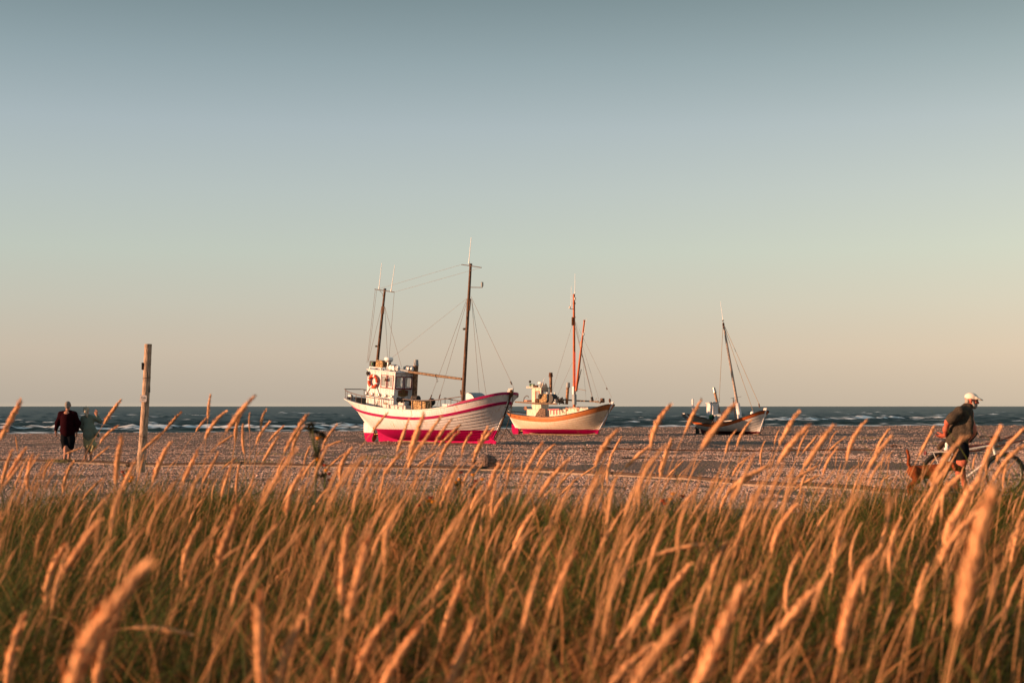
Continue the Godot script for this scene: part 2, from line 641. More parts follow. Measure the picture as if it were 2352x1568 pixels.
func grid_mesh(rows: Array, tints: Array, m: Material) -> ArrayMesh:
	var w: int = rows[0].size()
	var h: int = rows.size()
	var pos := PackedVector3Array()
	var nor := PackedVector3Array()
	var col := PackedColorArray()
	for i in h:
		pos.append_array(rows[i])
		if not tints.is_empty():
			col.append_array(tints[i])
		var up: PackedVector3Array = rows[mini(i + 1, h - 1)]
		var down: PackedVector3Array = rows[maxi(i - 1, 0)]
		var here: PackedVector3Array = rows[i]
		for k in w:
			var f := (here[mini(k + 1, w - 1)] - here[maxi(k - 1, 0)]).cross(up[k] - down[k]).normalized()
			nor.append(f if f.y > 0.0 else -f)
	var index := PackedInt32Array()
	index.resize((w - 1) * (h - 1) * 6)
	var at := 0
	for i in h - 1:
		for k in w - 1:
			var a := i * w + k
			for o in [a, a + w, a + 1, a + 1, a + w, a + w + 1]:
				index[at] = o
				at += 1
	var arrays := []
	arrays.resize(Mesh.ARRAY_MAX)
	arrays[Mesh.ARRAY_VERTEX] = pos
	arrays[Mesh.ARRAY_NORMAL] = nor
	if not tints.is_empty():
		arrays[Mesh.ARRAY_COLOR] = col
	arrays[Mesh.ARRAY_INDEX] = index
	var mesh := ArrayMesh.new()
	mesh.add_surface_from_arrays(Mesh.PRIMITIVE_TRIANGLES, arrays)
	mesh.surface_set_material(0, m)
	return mesh


func track(pts: Array, x: float) -> float:
	for i in pts.size() - 1:
		if x < pts[i + 1][0] or i == pts.size() - 2:
			return lerpf(pts[i][1], pts[i + 1][1], clampf((x - pts[i][0]) / (pts[i + 1][0] - pts[i][0]), 0.0, 1.0))
	return 0.0


func make_beach() -> void:
	var rows := []
	var away := -25.0
	while away < 205.0:
		var row := PackedVector3Array()
		var half := 16.0 + maxf(away, 0.0) * 0.62
		for k in 361:
			var x := lerpf(-half, half, k / 360.0)
			row.append(Vector3(x, land(x, -away), -away))
		rows.append(row)
		away += 0.5 if away < 40.0 else 0.9
	var o := hang("beach", grid_mesh(rows, [], M.sand))
	o.set_meta("kind", "structure")
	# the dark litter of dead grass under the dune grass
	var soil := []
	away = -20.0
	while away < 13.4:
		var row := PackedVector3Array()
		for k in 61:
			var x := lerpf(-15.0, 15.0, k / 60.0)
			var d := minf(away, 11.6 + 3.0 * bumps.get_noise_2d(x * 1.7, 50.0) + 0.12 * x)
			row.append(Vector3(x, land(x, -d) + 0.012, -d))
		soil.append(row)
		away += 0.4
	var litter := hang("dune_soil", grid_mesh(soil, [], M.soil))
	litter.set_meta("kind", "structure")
	# pebbles: denser near the eye, in their real sizes
	var shapes := []
	for k in 4:
		var g := Geo.new()
		var r := RandomNumberGenerator.new()
		r.seed = 40 + k
		var rim := []
		var sides := 6
		for lev in [[-0.35, 0.75], [0.25, 1.0], [0.75, 0.55]]:
			var ring := PackedVector3Array()
			for i in sides:
				var a: float = TAU * i / sides + lev[0]
				var s: float = lev[1] * r.randf_range(0.8, 1.15)
				ring.append(Vector3(cos(a) * s, lev[0] * 0.62 * r.randf_range(0.8, 1.2), sin(a) * s * 0.8))
			rim.append(ring)
		for lev in 2:
			for i in sides:
				var j := (i + 1) % sides
				var a: Vector3 = rim[lev][i]
				var b: Vector3 = rim[lev][j]
				var d: Vector3 = rim[lev + 1][j]
				var e: Vector3 = rim[lev + 1][i]
				g.quad(a, b, d, e, a.normalized(), b.normalized(), d.normalized(), e.normalized())
		for i in sides:
			var b: Vector3 = rim[2][i]
			var d: Vector3 = rim[2][(i + 1) % sides]
			g.tri(Vector3(0, 0.55, 0), b, d, Vector3.UP, b.normalized(), d.normalized())
		shapes.append(g.mesh(M.pebble))
	var places := [[], [], [], []]
	var tints := [[], [], [], []]
	for i in 470000:
		var inv := rng.randf_range(1.0 / 192.0, 1.0 / 13.5)
		var d := 1.0 / inv
		var x := rng.randf_range(-0.43, 0.43) * d
		if d > shore(x) + 0.5:
			continue
		var clump := fine_bumps.get_noise_2d(x * 1.3, d * 0.9)
		if clump < -0.2 + rng.randf_range(-0.25, 0.1) or bumps.get_noise_2d(x * 0.35 + 300.0, d * 0.3) < -0.34 + rng.randf_range(-0.08, 0.08):
			continue
		var size := rng.randf_range(0.007, 0.017) * (1.0 + d * 0.02)
		if rng.randf() < 0.03:
			size *= 1.8
		var which := i & 3
		var b := Basis(Vector3.UP, rng.randf() * TAU) * Basis(Vector3(1, 0, 0), rng.randf_range(-0.3, 0.3))
		places[which].append(Transform3D(b.scaled(Vector3.ONE * size), Vector3(x, land(x, -d) + size * 0.1, -d)))
		var tone := rng.randf_range(0.22, 0.48)
		if rng.randf() < 0.006:
			tone = 0.7
		var warm := rng.randf()
		tints[which].append(Color(tone * lerpf(1.0, 1.12, warm), tone * lerpf(0.84, 0.70, warm), tone * lerpf(0.76, 0.56, warm)))
	for k in 4:
		many("pebbles", shapes[k], places[k], tints[k])


func make_sea() -> void:
	var f := FastNoiseLite.new()
	f.seed = 77
	f.frequency = 1.0
	f.fractal_octaves = 3
	var rows := []
	var tints := []
	var s := -1.0
	var step := 0.55
	var breaker := [[-0.36, 157.0], [-0.1, 166.0], [0.093, 214.0], [0.283, 290.0], [0.36, 300.0]]
	while s < 32000.0:
		var row := PackedVector3Array()
		var tint := PackedColorArray()
		for k in 261:
			var slope := lerpf(-0.62, 0.62, k / 260.0)
			var away := 150.0
			for again in 8:
				away = shore(slope * away) + s
			var x := slope * away
			var fade := 1.0 / (1.0 + maxf(s - 300.0, 0.0) / 700.0)
			var grow := clampf(s / 14.0, 0.12, 1.0)
			var warp := f.get_noise_2d(x * 0.018, away * 0.03) * 7.0
			var y := 0.0
			y += 0.20 * (pow(0.5 + 0.5 * sin(away * 0.62 + warp + x * 0.05), 1.7) - 0.4)
			y += 0.13 * (pow(0.5 + 0.5 * sin(away * 1.05 - warp * 1.7 - x * 0.11), 1.5) - 0.4)
			var chop := f.get_noise_2d(x * 0.28, away * 0.55)
			y += 0.24 * chop + 0.10 * f.get_noise_2d(x * 0.75 + 40.0, away * 1.3)
			var lace := f.get_noise_2d(x * 0.5 + 90.0, away * 0.9)
			var foam := 0.0
			# the line of breakers on the bar
			var line := track(breaker, slope) + f.get_noise_2d(x * 0.045, 4.0) * 9.0
			var gate := smoothstep(-0.12, 0.12, f.get_noise_2d(x * 0.022, 31.0) + (0.6 if slope < -0.1 else 0.0))
			var along := away - line
			y += 0.55 * gate * exp(-pow(along / 2.6, 2.0)) * (0.75 + 0.4 * f.get_noise_2d(x * 0.35, 9.0))
			if along < 1.2 and along > -7.0:
				foam = smoothstep(0.35, 0.5, gate * (0.62 + lace * 1.5 - absf(along + 0.8) * 0.13))
			# smaller waves run out closer in
			var in_line := s - 7.0 - 3.0 * f.get_noise_2d(x * 0.05, 60.0)
			y += 0.16 * exp(-pow(in_line / 1.4, 2.0))
			if in_line < 0.5 and in_line > -4.0:
				foam = maxf(foam, smoothstep(0.16, 0.3, lace + f.get_noise_2d(x * 0.06, 80.0) * 0.6))
			# white horses
			if s > 12.0 and s < 420.0:
				foam = maxf(foam, smoothstep(0.47, 0.54, f.get_noise_2d(x * 0.06 + 500.0, away * 0.14)) * smoothstep(0.0, 0.25, chop))
			row.append(Vector3(x, y * grow * fade * (1.0 + minf(step, 10.0) * 0.12 - 0.07) + 0.02, -away))
			var deep := Color(0.021, 0.040, 0.045)
			var shoal := Color(0.014, 0.030, 0.031)
			tint.append(shoal.lerp(deep, clampf(s / 60.0, 0.0, 1.0)).lerp(Color(0.85, 0.86, 0.85), foam))
		rows.append(row)
		tints.append(tint)
		s += step
		if s > 75.0:
			step *= 1.022
	var o := hang("sea", grid_mesh(rows, tints, M.sea))
	o.set_meta("kind", "structure")


func make_light() -> void:
	var cam := Camera3D.new()
	cam.name = "camera"
	cam.position = Vector3(0, CAM_Y, 0)
	cam.projection = Camera3D.PROJECTION_FRUSTUM
	cam.near = 0.05
	cam.far = 40000.0
	cam.size = 2.0 * 0.05 * 784.0 / FOCAL
	cam.frustum_offset = Vector2(0.0, (HORIZON - 784.0) / FOCAL * 0.05)
	var lens := CameraAttributesPhysical.new()
	lens.frustum_focal_length = 50.0
	lens.frustum_focus_distance = 75.0
	lens.exposure_aperture = 3.6
	cam.attributes = lens
	add_child(cam)
	cam.current = true

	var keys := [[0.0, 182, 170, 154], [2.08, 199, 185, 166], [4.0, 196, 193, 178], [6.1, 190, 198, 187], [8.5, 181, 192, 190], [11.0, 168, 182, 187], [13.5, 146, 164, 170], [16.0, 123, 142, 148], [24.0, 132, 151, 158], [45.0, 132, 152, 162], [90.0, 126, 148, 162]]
	var shot := 2.1   # the exposure; the sky is given in picture values
	var im := Image.create(64, 1024, false, Image.FORMAT_RGBAF)
	for y in 1024:
		var up := maxf(90.0 - (y + 0.5) / 1024.0 * 180.0, 0.0)
		var c := Color()
		for i in keys.size() - 1:
			if up >= keys[i][0] and up <= keys[i + 1][0]:
				var t: float = (up - keys[i][0]) / (keys[i + 1][0] - keys[i][0])
				c = Color8(keys[i][1], keys[i][2], keys[i][3]).lerp(Color8(keys[i + 1][1], keys[i + 1][2], keys[i + 1][3]), t)
		c = c.srgb_to_linear()
		for x in 64:
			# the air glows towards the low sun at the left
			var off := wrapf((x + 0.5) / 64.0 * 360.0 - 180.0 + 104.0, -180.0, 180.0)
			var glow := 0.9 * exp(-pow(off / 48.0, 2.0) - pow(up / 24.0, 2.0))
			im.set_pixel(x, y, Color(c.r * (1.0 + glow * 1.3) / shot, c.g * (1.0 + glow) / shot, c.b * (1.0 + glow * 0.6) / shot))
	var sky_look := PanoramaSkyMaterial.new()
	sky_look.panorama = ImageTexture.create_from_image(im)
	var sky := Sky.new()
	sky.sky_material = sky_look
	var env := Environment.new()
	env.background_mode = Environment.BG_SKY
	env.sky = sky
	env.tonemap_mode = Environment.TONE_MAPPER_LINEAR
	env.tonemap_exposure = shot
	env.sdfgi_enabled = true
	env.ssao_enabled = true
	env.ssil_enabled = true
	var world := WorldEnvironment.new()
	world.name = "environment"
	world.environment = env
	add_child(world)

	var sun := DirectionalLight3D.new()
	sun.name = "sun"
	sun.light_color = Color(1.0, 0.55, 0.31).linear_to_srgb()
	sun.light_energy = 1.6
	sun.light_angular_distance = 0.5
	sun.shadow_enabled = true
	add_child(sun)
	var side := deg_to_rad(14.0)
	var lift := deg_to_rad(6.5)
	sun.look_at_from_position(Vector3(-cos(side) * cos(lift), sin(lift), sin(side) * cos(lift)) * 50.0, Vector3.ZERO)


func log_bits() -> void:
	# timber edging half sunk in the pebbles, one beam laid against the next
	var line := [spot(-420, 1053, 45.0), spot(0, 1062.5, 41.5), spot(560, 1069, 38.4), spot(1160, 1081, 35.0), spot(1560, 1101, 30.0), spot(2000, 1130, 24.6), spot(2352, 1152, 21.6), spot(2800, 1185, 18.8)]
	var t := thing("timber_edging", "long low line of timber beams, dark for shade, pale for light, across the pebble beach", "timber edging")
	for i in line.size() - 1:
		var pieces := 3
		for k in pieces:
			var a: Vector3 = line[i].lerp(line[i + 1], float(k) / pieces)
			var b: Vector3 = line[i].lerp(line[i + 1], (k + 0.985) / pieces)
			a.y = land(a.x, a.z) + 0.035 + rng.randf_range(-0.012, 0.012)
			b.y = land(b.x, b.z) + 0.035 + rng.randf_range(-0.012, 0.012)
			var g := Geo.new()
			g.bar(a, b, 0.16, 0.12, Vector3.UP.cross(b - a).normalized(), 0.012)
			put("beam", g, M.timber, t)  # its dark colour stands in for a band of shadow
			var e := Geo.new()
			var near := Vector3(0, -0.045, 0.16)
			e.bar(a + near, b + near, 0.14, 0.10, Vector3.UP.cross(b - a).normalized(), 0.01)
			put("lit_lip_board", e, M.lit_timber, t)  # its pale colour stands in for the sunlit edge below the shadow


func rock(called: String, label: String, at: Vector3, size: Vector3, seed_: int) -> void:
	var f := FastNoiseLite.new()
	f.seed = seed_
	f.frequency = 0.9
	var rows := []
	for i in 15:
		var row := PackedVector3Array()
		var b := PI * i / 14.0 - PI / 2
		for k in 25:
			var a := TAU * (k % 24) / 24.0
			var d := Vector3(cos(a) * cos(b), sin(b), sin(a) * cos(b))
			row.append(d * size * (1.0 + 0.32 * f.get_noise_3d(d.x * 1.3, d.y * 1.3, d.z * 1.3) + 0.05 * f.get_noise_3d(d.x * 6, d.y * 6, d.z * 6)))
		rows.append(row)
	var g := Geo.new()
	for i in 14:
		for k in 24:
			var p := [rows[i][k], rows[i][k + 1], rows[i + 1][k + 1], rows[i + 1][k]]
			g.quad(p[0], p[1], p[2], p[3], p[0].normalized(), p[1].normalized(), p[2].normalized(), p[3].normalized())
	var o := put(called, g, M.stone)
	o.position = at + Vector3(0, size.y * 0.62, 0)
	tag(o, label, "rock")


func rope_on_ground(called: String, label: String, pts: Array, r: float, m: Material) -> void:
	var p := []
	for q in pts:
		p.append(Vector3(q.x, land(q.x, q.z) + r + 0.03, q.z))
	var g := Geo.new()
	g.tube(p, r, 6)
	tag(put(called, g, m), label, "rope")


func beach_things() -> void:
	log_bits()
	rock("boulder", "rounded brown boulder lying alone between the timber edging and the big boat", ground_at(1118, 37.6), Vector3(0.27, 0.21, 0.22), 3)
	rock("small_rock", "small dark stone just left of the rounded boulder", ground_at(1086, 40.0), Vector3(0.16, 0.08, 0.1), 9)
	# the rusted mooring rod with its eye and loose wires
	var t := thing("mooring_iron", "rusty bent mooring rod with a rounded shoe and loose wire ends", "mooring iron")
	var g := Geo.new()
	var base := ground_at(1370, 56.5)
	var pts := []
	for k in 9:
		var a := PI / 2 + PI * k / 8.0
		pts.append(base + Vector3(-0.46 + 0.07 * cos(a), 0.09 + 0.055 * sin(a), 0.0))
	g.tube([base + Vector3(0.5, 0.17, 0)] + pts + [base + Vector3(0.1, 0.03, 0)], 0.016, 6)
	put("rod", g, M.rust, t)
	g = Geo.new()
	g.ball(base + Vector3(0.42, 0.06, 0), Vector3(0.2, 0.14, 0.14))
	put("shoe", g, M.rust, t)
	for k in 3:
		g = Geo.new()
		var x := 0.5 + k * 0.03
		g.tube([base + Vector3(x, 0.12, 0), base + Vector3(x - 0.03, 0.3, 0.02), base + Vector3(x + 0.01 + 0.02 * k, 0.44, 0)], 0.006, 5)
		put("wire_end", g, M.wire, t)
	rope_on_ground("anchor_cable", "dark rusty cable lying straight along the pebbles right of the mooring rod", [ground_at(1405, 56.5), ground_at(1470, 56.0), ground_at(1600, 56.5), ground_at(1760, 56.0), ground_at(1960, 56.0), ground_at(2030, 55.4)], 0.025, M.rust)
	rope_on_ground("driftwood_rope", "short bent piece of dark rope on the pebbles below the mooring cable", [ground_at(1428, 44.5), ground_at(1450, 45.2), ground_at(1500, 45.0), ground_at(1532, 44.0)], 0.02, M.dark_rope)
	rope_on_ground("winch_cable", "upper reddish winch cable running over the beach to the right edge", [ground_at(2214, 60.0), ground_at(2262, 66.0), ground_at(2300, 82.0), ground_at(2352, 125.0), ground_at(2420, 160.0)], 0.045, M.red_rope)
	rope_on_ground("winch_cable", "lower reddish winch cable running behind the bicycle to the right edge", [ground_at(2200, 50.0), ground_at(2240, 54.0), ground_at(2300, 64.0), ground_at(2352, 80.0), ground_at(2440, 100.0)], 0.035, M.red_rope)
	var drift := ground_at(2055, 63.0)
	g = Geo.new()
	for k in 5:
		var a := k * 1.3
		g.tube([drift + Vector3(-0.3 + k * 0.13, 0.05, 0), drift + Vector3(-0.2 + k * 0.13 + cos(a) * 0.2, 0.14 + 0.07 * sin(a * 2), 0.1 * sin(a))], [0.035, 0.012], 5)
	tag(put("driftwood", g, M.rust), "dark tangle of driftwood sticks on the beach left of the dog", "driftwood")
	# sparse tufts growing in the pebbles
	var tufts := [[895, 1047, 46.0, 1.3, "sparse green grass tuft on the pebbles in front of the big boat's stern"], [650, 1040, 50.0, 1.5, "sparse green grass tuft on the pebbles left of the big boat"], [2001, 990, 92.0, 1.6, "green grass tuft on the far beach left of the man with the dog"], [2182, 1010, 70.0, 1.2, "pale green grass tuft just behind the hands of the man with the dog"], [140, 1060, 40.5, 0.5, "grass tuft at the feet of the man in the dark red sweater"], [575, 1062, 40.0, 1.1, "low grass tuft behind the timber edging right of the wooden post"]]
	for q in tufts:
		var at := ground_at(q[0], q[2])
		g = Geo.new()
		for k in 110:
			var o := Vector3(rng.randfn(0, 0.5) * q[3], 0, rng.randfn(0, 0.35) * q[3])
			var h := rng.randf_range(0.06, 0.16)
			g.col = Color(0.10, 0.115, 0.04).lerp(Color(0.26, 0.2, 0.09), rng.randf())
			var b := Vector3(rng.randf_range(-0.02, 0.1), h, rng.randf_range(-0.05, 0.05))
			var foot := Vector3(o.x, land(at.x + o.x, at.z + o.z) - at.y, o.z)
			var side := Vector3(0.012, 0, 0.006)
			g.tri(foot - side, foot + side, foot + b, Vector3(0, 0.4, 1).normalized(), Vector3(0, 0.4, 1).normalized(), Vector3(0, 0.4, 1).normalized())
		var o := put("grass_tuft", g, M.blade)
		o.position = at
		tag(o, q[4], "grass tuft", "grass tufts on the open beach")


func make_post() -> void:
	var foot := ground_at(321.5, 33.2)
	var top := spot(339.3, 790, 33.2)
	var t := thing("wooden_post", "tall weathered wooden post leaning slightly right beside the beach grass", "post", foot)
	var d := top - foot
	var g := Geo.new()
	var f := FastNoiseLite.new()
	f.seed = 4
	f.frequency = 0.8
	var rings := []
	for i in 34:
		var h := i / 33.0
		var ring := PackedVector3Array()
		for k in 21:
			var a := TAU * (k % 20) / 20.0
			var r := lerpf(0.098, 0.083, h) * (1.0 + 0.06 * f.get_noise_3d(cos(a) * 2.0, h * 9.0, sin(a) * 2.0))
			var bend := Vector3(0.02 * sin(h * 3.0), 0, 0)
			ring.append(d * h + bend + Vector3(cos(a) * r, -0.25 if i == 0 else 0.0, sin(a) * r))
		rings.append(ring)
	for i in 33:
		for k in 20:
			var mid: Vector3 = (rings[i][0] + rings[i][10]) / 2.0
			var up: Vector3 = (rings[i + 1][0] + rings[i + 1][10]) / 2.0
			g.quad(rings[i][k], rings[i][k + 1], rings[i + 1][k + 1], rings[i + 1][k], (rings[i][k] - mid).normalized(), (rings[i][k + 1] - mid).normalized(), (rings[i + 1][k + 1] - up).normalized(), (rings[i + 1][k] - up).normalized())
	for k in 20:
		g.tri(d, rings[33][k], rings[33][k + 1], Vector3.UP, Vector3.UP, Vector3.UP)
	put("trunk", g, M.post, t)
	var on := func(px: float, py: float, nearer: float) -> Vector3: return spot(px, py, 33.2 - nearer) - foot
	g = Geo.new()
	g.box(on.call(327.0, 841.0, 0.02), Vector3(0.035, 0.165, 0.10), Basis(), 0.004)
	put("dark_box", g, M.black, t)
	g = Geo.new()
	g.box(on.call(341.8, 893.5, 0.0), Vector3(0.03, 0.155, 0.10), Basis(), 0.004)
	put("dark_box", g, M.black, t)
	g = Geo.new()
	g.box(on.call(338.2, 905.0, -0.02) + Vector3(0, -0.62, 0), Vector3(0.05, 0.16, 0.07), Basis(), 0.004)
	put("grey_box", g, M.grey_paint, t)
	var s := on.call(328.6, 915.0, 0.125) as Vector3
	g = Geo.new()
	g.box(s, Vector3(0.158, 0.160, 0.012), Basis(Vector3(0, 0, 1), -0.06), 0.002)
	var plate := put("sign", g, M.sign_edge, t)
	g = Geo.new()
	var pts := []
	for k in 40:
		var a := TAU * k / 40.0
		pts.append(Vector2(clampf(cos(a) * 0.098, -0.076, 0.077), clampf(sin(a) * 0.098, -0.078, 0.078)))
	var flat := Basis(Vector3(0, 0, 1), -0.06)
	g.plate(s + Vector3(0, 0, 0.008), flat, pts, 0.006)
	put("sign_face", g, M.sign, plate)
	var word := TextMesh.new()
	word.text = "Tak"
	var font := SystemFont.new()
	font.font_names = PackedStringArray(["Droid Sans"])
	font.font_weight = 700
	word.font = font
	word.font_size = 32
	word.pixel_size = 0.0021
	word.depth = 0.002
	word.material = M.sign_ink
	var w := hang("lettering", word, plate)
	w.transform = Transform3D(flat, s + Vector3(0, 0.018, 0.0125))
	g = Geo.new()
	for k in 3:
		g.box(s + flat * Vector3(0, -0.022 - k * 0.012, 0.0122), Vector3(0.075 - 0.012 * absf(k - 1), 0.0045, 0.002), flat)
	put("small_print", g, M.sign_ink, plate)
	for q in [[868.0, 0.15], [1003.0, -0.25]]:
		g = Geo.new()
		var c := on.call(0, q[0], 0) as Vector3
		var h := c.y / d.y
		g.torus(d * h + Vector3(0.02 * sin(h * 3.0), 0, 0), Basis(Vector3(0, 0, 1), q[1]), lerpf(0.103, 0.087, h), 0.006, 24, 5)
		put("wire_band", g, M.rust, t)


# ---------------------------------------------------------------- boats
# A boat stands with its keel along local x (bow to +x) and its starboard side (+z) turned to the camera.
class Hull:
	var p: Dictionary

	func rabbet(u: float) -> float:
		var y: float = p.low
		if u < p.rise_at:
			y += p.rise * pow((p.rise_at - u) / p.rise_at, 1.35)
		if u > 0.86:
			y += 0.22 * pow((u - 0.86) / 0.14, 2.0)
		return y

	func sheer(u: float) -> float:
		if u < p.dip:
			return p.mid + (p.stern - p.mid) * pow((p.dip - u) / p.dip, 1.8)
		return p.mid + (p.bow - p.mid) * pow((u - p.dip) / (1.0 - p.dip), 1.8)

	func level(u: float, drop: float) -> float:
		return pow(clampf(1.0 - drop / (sheer(u) - rabbet(u)), 0.0, 1.0), 1.0 / 1.2)

	func stern_x(h: float) -> float:
		return p.s0 + (p.s1 - p.s0) * pow(h, 0.9)

	func bow_x(h: float) -> float:
		return p.b0 + (p.b1 - p.b0) * pow(h, p.get("rake", 0.85))

	func pt(u: float, v: float, side: float) -> Vector3:
		var h := pow(v, 1.2)
		var t := 2.0 * u - 1.0
		var full: float
		if t > 0.0:
			full = pow(maxf(1.0 - pow(t, 2.7), 0.0), lerpf(1.5, p.get("bluff", 0.40), pow(v, 0.9)))
		else:
			full = pow(maxf(1.0 - pow(-t, 2.3), 0.0), lerpf(1.9, 0.46, pow(v, 0.9)))
		var z: float = p.beam * full * pow(maxf(1.0 - pow(1.0 - v, 2.2), 0.0), 0.78) + 0.05
		var yb := rabbet(u)
		return Vector3(lerpf(stern_x(h), bow_x(h), u), yb + (sheer(u) - yb) * h, side * z)

	func normal(u: float, v: float, side: float) -> Vector3:
		var du := pt(minf(u + 0.004, 1.0), v, side) - pt(maxf(u - 0.004, 0.0), v, side)
		var dv := pt(u, minf(v + 0.01, 1.0), side) - pt(u, maxf(v - 0.01, 0.0), side)
		var f := du.cross(dv).normalized()
		return f if f.z * side > 0.0 else -f

	# where along the hull a local x is met at a level below the sheer
	func at_x(x: float, drop := 0.0) -> float:
		var a := 0.0
		var b := 1.0
		for i in 24:
			var m := (a + b) / 2.0
			if pt(m, level(m, drop), 1.0).x < x:
				a = m
			else:
				b = m
		return a

	func edge(x: float, side: float, up := 0.0, inward := 0.0) -> Vector3:
		var u := at_x(x)
		var q := pt(u, 1.0, side)
		return q + Vector3(0, up, -side * inward)


func clip(pts: Array, nor: Array, y: float, above: bool) -> Array:
	var a := []
	var b := []
	for i in pts.size():
		var j := (i + 1) % pts.size()
		var pi: Vector3 = pts[i]
		var pj: Vector3 = pts[j]
		var in_i := (pi.y >= y) == above
		var in_j := (pj.y >= y) == above
		if in_i:
			a.append(pi)
			b.append(nor[i])
		if in_i != in_j:
			var t := (y - pi.y) / (pj.y - pi.y)
			a.append(pi.lerp(pj, t))
			b.append(Vector3(nor[i]).lerp(nor[j], t).normalized())
	return [a, b]


func split_quad(top: Geo, low: Geo, pts: Array, nor: Array, y: float) -> void:
	for k in 2:
		var c := clip(pts, nor, y, k == 0)
		if c[0].size() > 2:
			(top if k == 0 else low).poly(c[0], c[1])


# one strake from level v0 to v1; its lower edge stands proud by "lap" over the strake below
func strake(h: Hull, parent: Node3D, called: String, side: float, lower: Callable, upper: Callable, lap: float, out: float, top_mat: Material, low_mat: Material, water: float) -> void:
	var top := Geo.new()
	var low := Geo.new()
	var count := 40
	var a := []
	for k in count + 1:
		var u := 0.5 - 0.5 * cos(PI * k / count)
		var v0: float = lower.call(u)
		var v1: float = upper.call(u)
		var n0 := h.normal(u, v0, side)
		var n1 := h.normal(u, v1, side)
		a.append([h.pt(u, v0, side) + n0 * (lap + out), h.pt(u, v1, side) + n1 * out, h.pt(u, v0, side) - n0 * 0.005, n0, n1, h.pt(u, v1, side) - n1 * 0.005])
	for k in count:
		var l: Array = a[k]
		var r: Array = a[k + 1]
		split_quad(top, low, [l[0], l[1], r[1], r[0]], [l[3], l[4], r[4], r[3]], water)
		var d := Vector3(0, -1, 0)
		split_quad(top, low, [l[2], l[0], r[0], r[2]], [d, d, d, d], water)
		if out > 0.0:
			top.flat(l[1], l[5], r[5], r[1], Vector3.UP)
	var m := ArrayMesh.new()
	top.add_to(m, top_mat)
	low.add_to(m, low_mat)
	hang(called, m, parent)


func wire(parent: Node3D, called: String, a: Vector3, b: Vector3, r := 0.009, m: Material = null, sag := 0.0) -> void:
	var g := Geo.new()
	var pts := []
	for k in (9 if sag > 0.0 else 2):
		var t := k / (8.0 if sag > 0.0 else 1.0)
		pts.append(a.lerp(b, t) - Vector3(0, sag * 4.0 * t * (1.0 - t), 0))
	g.tube(pts, r if m else r * 0.75, 5)
	put(called, g, m if m else M.stay, parent)


